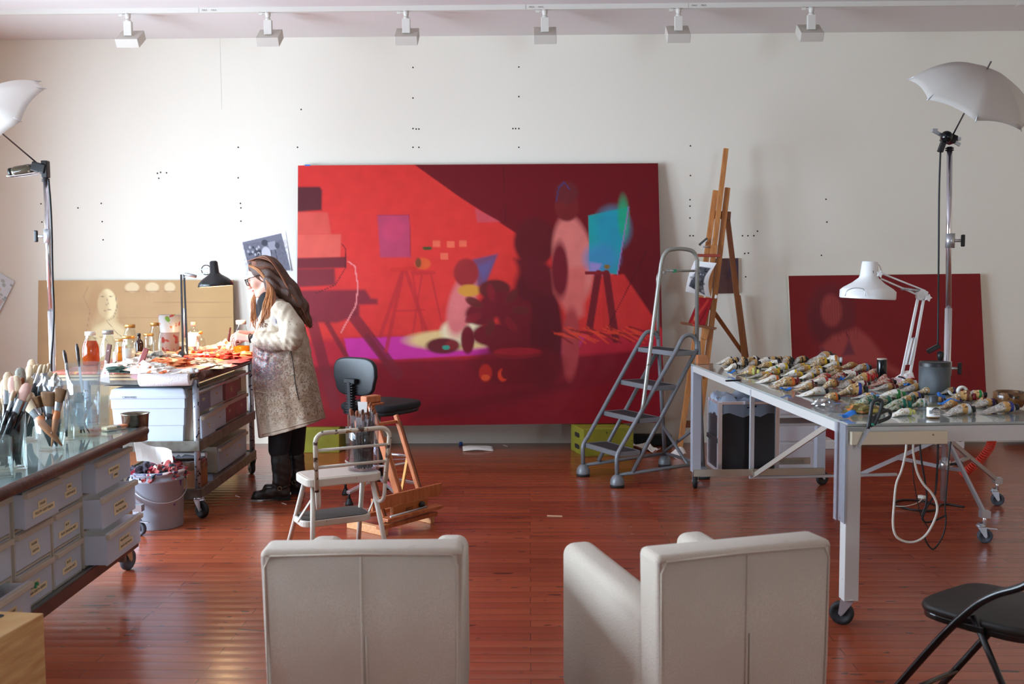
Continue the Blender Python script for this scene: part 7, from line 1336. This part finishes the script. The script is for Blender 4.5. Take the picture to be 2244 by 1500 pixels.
wl_ = Q_(546,742,-.135); kl = Q_(519,738,-.128); ff = lambda a, s_=0: nz(-math.cos(a), s_, -math.sin(a))
hand(wl_, kl, (-.35,.75,.55), 0, [[ff(.35,.12),ff(1.0,.05),ff(1.45)],[ff(.55,.04),ff(1.15),ff(1.6)],[ff(.75,0),ff(1.3),ff(1.75)],[ff(.9,-.05),ff(1.45),ff(1.8)]], [Q_(538,744,-.11), Q_(526,750,-.085), Q_(518,754,-.085), Q_(511,757,-.095)])
wr_ = Q_(553,733,-.01); kr = Q_(528,731,-.03)
hand(wr_, kr, (-.2,-.85,.45), 0, [[ff(.5,-.15),ff(1.0,-.1),ff(1.4)],[ff(.6),ff(1.1),ff(1.6)],[ff(.7,.05),ff(1.2),ff(1.6)],[ff(.8,.1),ff(1.3),ff(1.7)]], [Q_(546,738,-.03), Q_(535,744,-.055), Q_(526,749,-.065), Q_(519,753,-.07)])
skin = mat('skin', (255,255,255), .5, attr='Col', sss=.08, bump=(220, .06), spec=.35)
def skin_col(P):
    C = np.ones((len(P), 3))*np.array(lin((226,176,156))[:3]); q = (P-hc)@HR/HS
    def blob(c, r, col, a):
        m = np.clip(1.4-np.sqrt((((q-np.array(c))/np.array(r))**2).sum(1)), 0, 1)[:, None]*a; C[:] = C*(1-m)+np.array(lin(col)[:3])*m
    for s_ in (-1, 1): blob((.066,s_*.048,-.03), (.03,.03,.026), (214,140,122), .55); blob((.084,s_*.034,.018), (.02,.020,.0045), (112,78,58), .8); blob((.092,s_*.032,-.002), (.012,.012,.0045), (74,60,54), .9); blob((-.012,s_*.08,-.008), (.02,.02,.03), (220,150,132), .5)
    blob((.104,0,-.071), (.012,.020,.0095), (186,104,98), .85); blob((.118,0,-.036), (.012,.012,.012), (220,150,134), .5); hm_ = (P[:, 2] < 1.3); C[hm_] = np.array(lin((222,170,152))[:3]); return C
body = sdf_obj(bod, 'body', skin, person, 2, skin_col); del bod
# --- turtleneck collar and cuffs, trousers
blackk = mat('black_knit', (20,20,24), .85, bump=(160, .4))
fd = Field(np.arange(xl, xh, .006), np.arange(YP-.26, YP+.26, .006), np.arange(1.0, 1.5, .006)); fd.cone(Q_(588,650), Q_(606,682), .062, .078, .02); fd.cone(Q_(578,664), Q_(584,684), .045, .06, .02); sdf_obj(fd, 'turtleneck', blackk, person, 3)
fd = Field(np.arange(xl, xh, .004), np.arange(YP-.26, YP+.26, .004), np.arange(1.0, 1.3, .004)); fd.cone(Q_(566,743.5,-.148), Q_(558,743,-.142), .037, .035, .004); sdf_obj(fd, 'sleeve_cuff', blackk, person, 1)
MB().tube([Q_(548,742,-.135)+np.array((0.003*math.sin(2*a),.031*math.cos(a),.030*math.sin(a))) for a in np.linspace(0, 2*PI, 20)], .004, 6, cap=False).build('bracelet', mat('dark_leather', (44,26,20), .5), person)
for dy, u0, u1 in ((-.075,614,611),(.13,640,645)):
    fd = Field(np.arange(Q_(560,0)[0], Q_(700,0)[0], .006), np.arange(YP+dy-.13, YP+dy+.13, .006), np.arange(.25, .95, .006)); fd.cone(Q_(u0+5,880,dy), Q_(u1,985,dy), .10, .072, .02); sdf_obj(fd, 'trouser_leg', blackk, person, 2)
# --- boots
lea = mat('black_leather', (24,21,20), .38, var=(7, (38,32,30), .8), bump=(14, .35)); sole = mat('boot_sole', (16,15,15), .7)
def boot(top, ank, heel, toe, rt, ra):
    lo = np.minimum(np.minimum(top, toe), heel)-.12; hi = np.maximum(np.maximum(top, toe), heel)+.12; fd = Field(np.arange(lo[0], hi[0], .005), np.arange(lo[1], hi[1], .005), np.arange(0.0, top[2]+.05, .005))
    fd.cone(top, ank, rt, ra, .02); m_ = (top+ank)/2; fd.cone(m_+np.array((.012,0,0)), ank+np.array((.02,0,.05)), rt*.92, ra*1.02, .03); fd.cone(ank, heel+np.array((0,0,.055)), ra, .042, .03); fd.cone(heel+np.array((-.01,0,.045)), (heel+toe)/2+np.array((0,0,.05)), .042, .044, .03); fd.cone((heel+toe)/2+np.array((0,0,.042)), toe+np.array((.03,0,.034)), .042, .034, .02)
    fd.cone(toe+np.array((.03,-.016,.032)), toe+np.array((.03,.016,.032)), .032, .032, .015)
    z = fd.ax[2][None, None, :]; g = np.meshgrid(*fd.ax, indexing='ij', sparse=True); wr = .0022*np.sin(g[2]*95+g[0]*40)*np.sin(g[1]*50+g[2]*30)*np.clip((.40-g[2])/.2, 0, 1); fd.F += wr.astype(np.float32); fd.F = np.maximum(fd.F, (g[2]-top[2])+0*g[0]+0*g[1]); fd.F = np.maximum(fd.F, .018-g[2]+0*g[0]+0*g[1]).astype(np.float32)
    b_ = sdf_obj(fd, 'boot', lea, person, 2); ex = toe-heel; ex[2] = 0; L_ = np.linalg.norm(ex); ex /= L_; ey = np.array((-ex[1], ex[0], 0))
    out = [(-.045,-.036),(-.05,0),(-.045,.036),(.0,.04),(L_*.45,.036),(L_*.7,.05),(L_-.02,.045),(L_+.012,.028),(L_+.012,-.028),(L_-.02,-.045),(L_*.7,-.05),(L_*.45,-.036),(.0,-.04)]
    MB().prism(out, (heel[0],heel[1],.022), ex, ey, .014).build('sole', sole, b_, .002); MB().prism([(-.045,-.036),(-.05,0),(-.045,.036),(.04,.038),(.04,-.038)], (heel[0],heel[1],.010), ex, ey, .02).build('heel', sole, b_)
    q = ank*.5+(heel+np.array((0,0,.06)))*.5; rg = q+np.array((-.005,-ra-.006,-.005)); MB().tube([rg+np.array((.014*math.cos(a),0,.014*math.sin(a))) for a in np.linspace(0, 2*PI, 14)], .003, 6, cap=False).build('ring', mat('dull_brass', (150,130,90), .35, .9), b_)
    ms = MB(); ms.tube([rg+np.array((-.014,0,0)), rg+np.array((-.05,.02,.03)), rg+np.array((-.06,.06,.04))], .006, 6); ms.build('strap', lea, b_); ms = MB(); ms.tube([rg+np.array((.014,0,.0)), rg+np.array((.05,.02,.015)), rg+np.array((.062,.055,.015))], .006, 6); ms.build('strap', lea, b_)
h1, t1 = np.array((Q_(622,1090,-.075)[0],YP-.075,0)), np.array((Q_(556,1090,-.09)[0],YP-.11,0)); h2, t2 = np.array((Q_(652,1080,.13)[0],YP+.13,0)), np.array((Q_(578,1080,.12)[0],YP+.12,0))
boot(Q_(611,972,-.075), np.array((h1[0]-.018,h1[1],.13)), h1, t1, .064, .052); boot(Q_(644,963,.13), np.array((h2[0]-.015,h2[1],.13)), h2, t2, .060, .050)
# --- paint-stained coat
def coat_mat():
    m = mat('paint_stained_canvas_coat', (198,184,164), .62, var=(7, (172,154,132), .8), bump=(40, .3), spots=[((150,132,112), 60, .64)]); nt = m.node_tree; N = nt.nodes; L = nt.links; b = N['Principled BSDF']; prev = b.inputs['Base Color'].links[0].from_socket
    t = N.new('ShaderNodeTexCoord'); sp = N.new('ShaderNodeSeparateXYZ'); L.new(t.outputs['Object'], sp.inputs[0])
    def mr(sock, a, b_, lo=0, hi=1): r = N.new('ShaderNodeMapRange'); L.new(sock, r.inputs[0]); r.inputs[1].default_value = a; r.inputs[2].default_value = b_; r.inputs[3].default_value = lo; r.inputs[4].default_value = hi; return r.outputs[0]
    def mul(a, b_): x = N.new('ShaderNodeMath'); x.operation = 'MULTIPLY'; L.new(a, x.inputs[0]); L.new(b_, x.inputs[1]); return x.outputs[0]
    def ns(s, d=3, w=0, out='Fac'): n = N.new('ShaderNodeTexNoise'); n.noise_dimensions = '4D'; n.inputs['W'].default_value = w; n.inputs['Scale'].default_value = s; n.inputs['Detail'].default_value = d; L.new(t.outputs['Object'], n.inputs['Vector']); return n.outputs[out]
    belly = mul(mul(mr(sp.outputs[2], .72, .92), mr(sp.outputs[2], 1.14, 1.04)), mr(sp.outputs[0], .16, -.02)); low = mul(mr(sp.outputs[2], .50, .62), mr(sp.outputs[2], 1.2, .95)); src = prev
    def over(fac, col):
        nonlocal src
        x = N.new('ShaderNodeMix'); x.data_type = 'RGBA'; L.new(fac, x.inputs[0]); L.new(src, x.inputs[6])
        if isinstance(col, tuple): x.inputs[7].default_value = lin(col)
        else: L.new(col, x.inputs[7])
        src = x.outputs[2]
    for s_, th, c, w_ in ((16,.50,(168,146,122),12),(60,.56,(140,116,94),13),(95,.585,(104,84,68),7),(120,.62,(62,52,48),8),(90,.66,(166,72,62),9),(80,.66,(84,116,90),10),(100,.68,(186,146,70),11)): over(mul(low, mr(ns(s_, 2, w_), th, th+.03, 0, .85)), c)
    over(mul(belly, mr(ns(14, 8, 2), .30, .50, 0, .9)), (112,80,74)); over(mul(belly, mr(ns(70, 6, 4), .44, .52, 0, .9)), (64,54,66)); over(mul(belly, mr(ns(120, 3, 5), .56, .6, 0, .9)), (168,66,66)); over(mul(belly, mr(ns(130, 3, 6), .61, .65, 0, .9)), (196,186,192)); over(mul(belly, mr(ns(90, 3, 16), .62, .65, 0, .9)), (120,150,160))
    L.new(src, b.inputs['Base Color']); rr = N.new('ShaderNodeMapRange'); L.new(belly, rr.inputs[0]); rr.inputs[3].default_value = .62; rr.inputs[4].default_value = .34; L.new(rr.outputs[0], b.inputs['Roughness']); return m
fd = Field(np.arange(Q_(535,0)[0], Q_(735,0)[0], .004), np.arange(YP-.37, YP+.36, .0055), np.arange(.42, 1.50, .0045)); g = np.meshgrid(*fd.ax, indexing='ij', sparse=True)
vk = [650,668,685,705,730,760,800,850,900,960]; fr = [602,584,573,566,560,556,555,559,565,573]; bk = [622,640,652,662,671,677,685,696,706,720]; hy = [.06,.13,.165,.175,.18,.185,.20,.22,.235,.25]
zk = [Q_(620,v)[2] for v in vk][::-1]; fx = [Q_(u,v)[0] for u, v in zip(fr, vk)][::-1]; bx = [Q_(u,v)[0] for u, v in zip(bk, vk)][::-1]; z = fd.ax[2]; f_, b_, y_ = np.interp(z, zk, fx), np.interp(z, zk, bx), np.interp(z, zk, hy[::-1])
cx = ((f_+b_)/2)[None, None, :]; ra = ((b_-f_)/2)[None, None, :]; rb_ = y_[None, None, :]
ang_ = np.arctan2((g[1]-YP)/rb_, (g[0]-cx)/ra); fold = (.010*np.sin(ang_*7+1)+.007*np.sin(ang_*13+g[2]*3))*np.clip((.95-g[2])/.45, 0, 1); d = (np.sqrt(np.abs((g[0]-cx)/(ra+fold))**2.3+np.abs((g[1]-YP)/(rb_+fold))**2.3)**(1/1.15)-1)*np.minimum(ra, rb_)
fd.F = np.maximum(d, g[2]-Q_(620,656)[2]).astype(np.float32)
sl_ = [(618,684,-.15,.078),(640,716,-.195,.078),(638,744,-.225,.073),(596,750,-.185,.064),(572,746,-.155,.058)]
for a, b in zip(sl_, sl_[1:]): fd.cone(Q_(*a[:3]), Q_(*b[:3]), a[3], b[3], .02)
fd.cone(Q_(588,748,-.175), Q_(572,745.5,-.155), .068, .064, .006)
sr_ = [(612,684,.15,.078),(612,740,.19,.072),(572,740,.06,.056)]
for a, b in zip(sr_, sr_[1:]): fd.cone(Q_(*a[:3]), Q_(*b[:3]), a[3], b[3], .03)
for a, b, r in (((582,690),(596,664),.030),((596,668),(612,664),.022)):
    for dy in (-.07,.07): fd.cone(Q_(*a, dy), Q_(*b, dy), r, r, .02)
wr = .0045*np.sin(g[0]*60+g[2]*38+1.3*np.sin(g[1]*30))*np.sin(g[2]*55-g[0]*26+np.sin(g[0]*40))*np.clip((g[2]-.9)/.12, 0, 1)+.0035*np.sin(g[0]*120+g[2]*90)*np.clip(1-np.abs(g[2]-1.12)/.06, 0, 1)*(g[1] < YP-.1)
fd.F += wr.astype(np.float32); hA, hB = Q_(569,957), Q_(713,917); sl2 = (hB[2]-hA[2])/(hB[0]-hA[0]); fd.F = np.maximum(fd.F, (hA[2]+(g[0]-hA[0])*sl2-g[2])+0*g[1]).astype(np.float32)
fd.ball(Q_(590,655), [.07,.07,.055], None, .01, sub=True)
coat = sdf_obj(fd, 'coat', coat_mat(), person, 3); del fd
def on_coat(u, v, off=.002):
    """first hit of a view ray on the coat surface"""
    me = coat.data; from mathutils.bvhtree import BVHTree
    global _bvh
    if '_bvh' not in globals(): o_ = W[coat.name].translation; _bvh = BVHTree.FromPolygons([v_.co+o_ for v_ in me.vertices], [p.vertices[:] for p in me.polygons])
    d = ray(u, v).normalized(); h = _bvh.ray_cast(CAMP, d); return (h[0] if h[0] is not None else V(Q_(u, v, -.25)))-d*off
slit = [on_coat(636+.18*(v-770)+1.5*math.sin(v*.05), v) for v in range(770, 880, 6)]; MB().tube(slit, .0035, 6).build('zip_seam', mat('dark_zip', (50,40,36), .6), coat)
hem = [on_coat(574+(708-574)*t, 953-(953-917)*t) for t in np.linspace(0, 1, 24)]; MB().tube(hem, .004, 6).build('hem_stitching', mat('hem_canvas', (176,160,140), .8), coat)
pk = [on_coat(u, v) for u, v in ((562,858),(580,862),(600,860),(624,856))]; MB().tube(smoothpath(pk, 5), .003, 6).build('pocket_seam', mat('hem_canvas', (176,160,140), .8), coat)
bq = on_coat(605,703,.003); dd_ = ray(605,703).normalized(); rx, ry, _ = frame(dd_); bdg = MB(); bdg.prism([(.030*math.cos(a), .040*math.sin(a)) for a in np.linspace(0, 2*PI, 24, endpoint=False)], bq, rx, ry, .003); bd = bdg.build('badge', mat('badge_white', (226,220,214), .6), coat)
bz_ = MB(); up_ = V((0,0,1)); bz_.bar(bq-dd_*.003-up_*.02, bq-dd_*.003+up_*.012, .005, .001).bar(bq-dd_*.003+up_*.014, bq-dd_*.003+up_*.006+V((.012,0,0)), .004, .001).bar(bq-dd_*.003+up_*.014, bq-dd_*.003+up_*.006-V((.012,0,0)), .004, .001).bar(bq-dd_*.003-up_*.008-V((.009,0,0)), bq-dd_*.003-up_*.008+V((.009,0,0)), .007, .001); bz_.build('badge_emblem', mat('badge_grey', (96,104,130), .6), bd)
# --- hair
hair_d = mat('auburn_hair', (82,48,30), .42, var=(30, (54,30,20), .8), bump=(60, .5), stretch=(6,6,1), spec=.6); hair_l = mat('golden_hair', (178,118,68), .42, var=(20, (146,84,44), .8), spec=.6); hair_m = mat('chestnut_hair', (120,68,40), .42, spec=.6)
fd = Field(np.arange(Q_(535,0)[0], Q_(700,0)[0], .004), np.arange(YP-.2, YP+.2, .004), np.arange(1.02, 1.76, .004))
fd.ball(H(-.022,0,.034), [x*HS for x in (.098,.086,.099)], HR, .01); fd.ball(H(.036,0,.082), [x*HS for x in (.052,.058,.034)], HR, .02)
for s_ in (-1, 1): fd.cone(H(-.045,s_*.066,.0), H(-.055,s_*.075,-.11), .035, .032, .03); fd.cone(H(-.03,s_*.078,-.03), Q_(600,668,s_*.085), .020, .026, .02, )
fd.cone(H(-.07,0,.0), Q_(632,640), .078, .070, .04); fd.cone(Q_(632,640), Q_(658,672), .070, .052, .04); fd.cone(Q_(658,672), Q_(672,700), .052, .030, .03); fd.cone(Q_(672,700), Q_(680,714), .030, .012, .02)
fd.ball(H(.085,0,-.03), [x*HS for x in (.085,.067,.086)], HR, .008, sub=True); fd.ball(H(.092,0,.030), [x*HS for x in (.046,.064,.046)], HR, .01, sub=True); fd.ball(H(.055,0,-.12), [x*HS for x in (.09,.09,.055)], HR, .01, sub=True)
g = np.meshgrid(*fd.ax, indexing='ij', sparse=True); fd.F += (.003*np.sin(g[1]*170+6*np.sin(g[2]*12))*np.clip((g[0]-hc[0])/.05+.6, 0, 1)).astype(np.float32)
hair = sdf_obj(fd, 'hair', hair_d, person, 2); rh = random.Random(8)
def strands(n, gen, m, name, r0=.0042):
    mb = MB()
    for k in range(n):
        pts = smoothpath([V(p) for p in gen(k)], 5); L_ = len(pts); w_ = rh.uniform(0,6); pts = [p+V((.007*math.sin(w_+i*.55)*i/L_, .006*math.cos(w_+i*.5)*i/L_, 0)) for i, p in enumerate(pts)]; mb.tube(pts, [r0*(1-.75*(i/L_)**2) for i in range(L_)], 5)
    return mb.build(name, m, hair)
j = lambda s: rh.uniform(-s, s)
def back_lock(k):
    s_ = j(.085); return [H(.02+j(.03), s_*.6, .125), H(-.06+j(.02), s_, .11), H(-.115, s_*1.1, .03), Q_(640+j(5), 648+j(6), s_*.9), Q_(662+j(8), 682, s_*.7), Q_(678+j(7), 712+j(9), s_*.6)]
strands(64, back_lock, hair_m, 'hair_strands'); 
def side_lock(k):
    x = j(1); return [H(.050+j(.01), -.016, .104), H(.040+.006*x, -.056, .088), H(.004+.008*x, -.088, .055), H(-.024+.006*x, -.094, .0), Q_(590+5*x, 630, -.115), Q_(588+9*x, 658, -.15), Q_(582+11*x, 690+j(8), -.165), Q_(574+13*x, 716+j(14), -.15)]
strands(34, side_lock, hair_l, 'hair_strands', .0046)
def far_lock(k):
    x = j(1); return [H(.052+j(.01), .03, .102), H(.045, .07, .075), H(.05+.006*x, .088, -.03), Q_(556+4*x, 655, .09), Q_(554+6*x, 690, .06), Q_(558+9*x, 716+j(12), .02)]
strands(22, far_lock, hair_l, 'hair_strands', .0046)
def front_lock(k):
    x = j(1); return [H(-.03, -.088, .0), Q_(596+6*x, 640, -.12), Q_(592+10*x, 668, -.155), Q_(582+10*x, 700, -.15), Q_(586+9*x, 712+j(8), -.17)]
strands(26, front_lock, hair_m, 'hair_strands', .0046)
strands(40, lambda k: (lambda a: [H(.054, .012*a, .100), H(.02, .075*math.sin(a), .125*math.cos(a*.8)+.0), H(-.05, .092*math.sin(a), .11*math.cos(a)), H(-.112, .07*math.sin(a), .04*math.cos(a))])(-1.35+2.7*k/39), hair_m, 'hair_strands', .004)
# --- glasses
gls = mat('dark_tortoise_frame', (30,20,18), .25); G = lambda f, s, u: V(H(f, s, u)); gm_ = MB()
for s_ in (-1, 1):
    c = G(.110, s_*.034, -.004); rr = [(.027,.015),(.024,.019),(-.022,.019),(-.027,.014),(-.024,-.014),(-.016,-.020),(.016,-.020),(.024,-.014)]; ring = smoothpath([V(c)+V(hs_)*(x*HS*s_)+V(hu)*(y*HS)-V(hf)*(abs(x)*.12) for x, y in rr+rr[:1]], 4); gm_.tube(ring, .0030, 6, cap=False)
gm_.tube([G(.113,-.010,.004), G(.118,0,.006), G(.113,.010,.004)], .0026, 6); gf = gm_.build('glasses_frame', gls, person)
for s_ in (-1, 1): MB().tube([G(.104, s_*.062, .010), G(.07, s_*.076, .012), G(.0, s_*.083, .010), G(-.02, s_*.084, .0)], .0032, 6).build('temple_arm', gls, gf)
for s_ in (-1, 1):
    c = G(.109, s_*.034, -.004); MB().prism([(.024*math.cos(a)*HS, .018*math.sin(a)*HS) for a in np.linspace(0, 2*PI, 20, endpoint=False)], c, V(hs_), V(hu), .001).build('lens', thin_glass('spectacle_lens', (248,248,248), .1), gf)
# palette knife held in the hand
ka, kb = Q_(514,752,-.125), Q_(478,757,-.12); kn = thing('palette_knife', 'thin cranked palette knife held in the painter\'s hand over the palette', 'palette knife', ka, 0, 'scrapers and palette knives'); MB().tube([ka+np.array((.03,0,.006)), ka], [.006,.0055], 8).build('handle', pr, kn); MB().tube(smoothpath([ka, Q_(506,751,-.125), Q_(496,757,-.12), kb], 4), .0022, 6).build('blade', steel, kn)
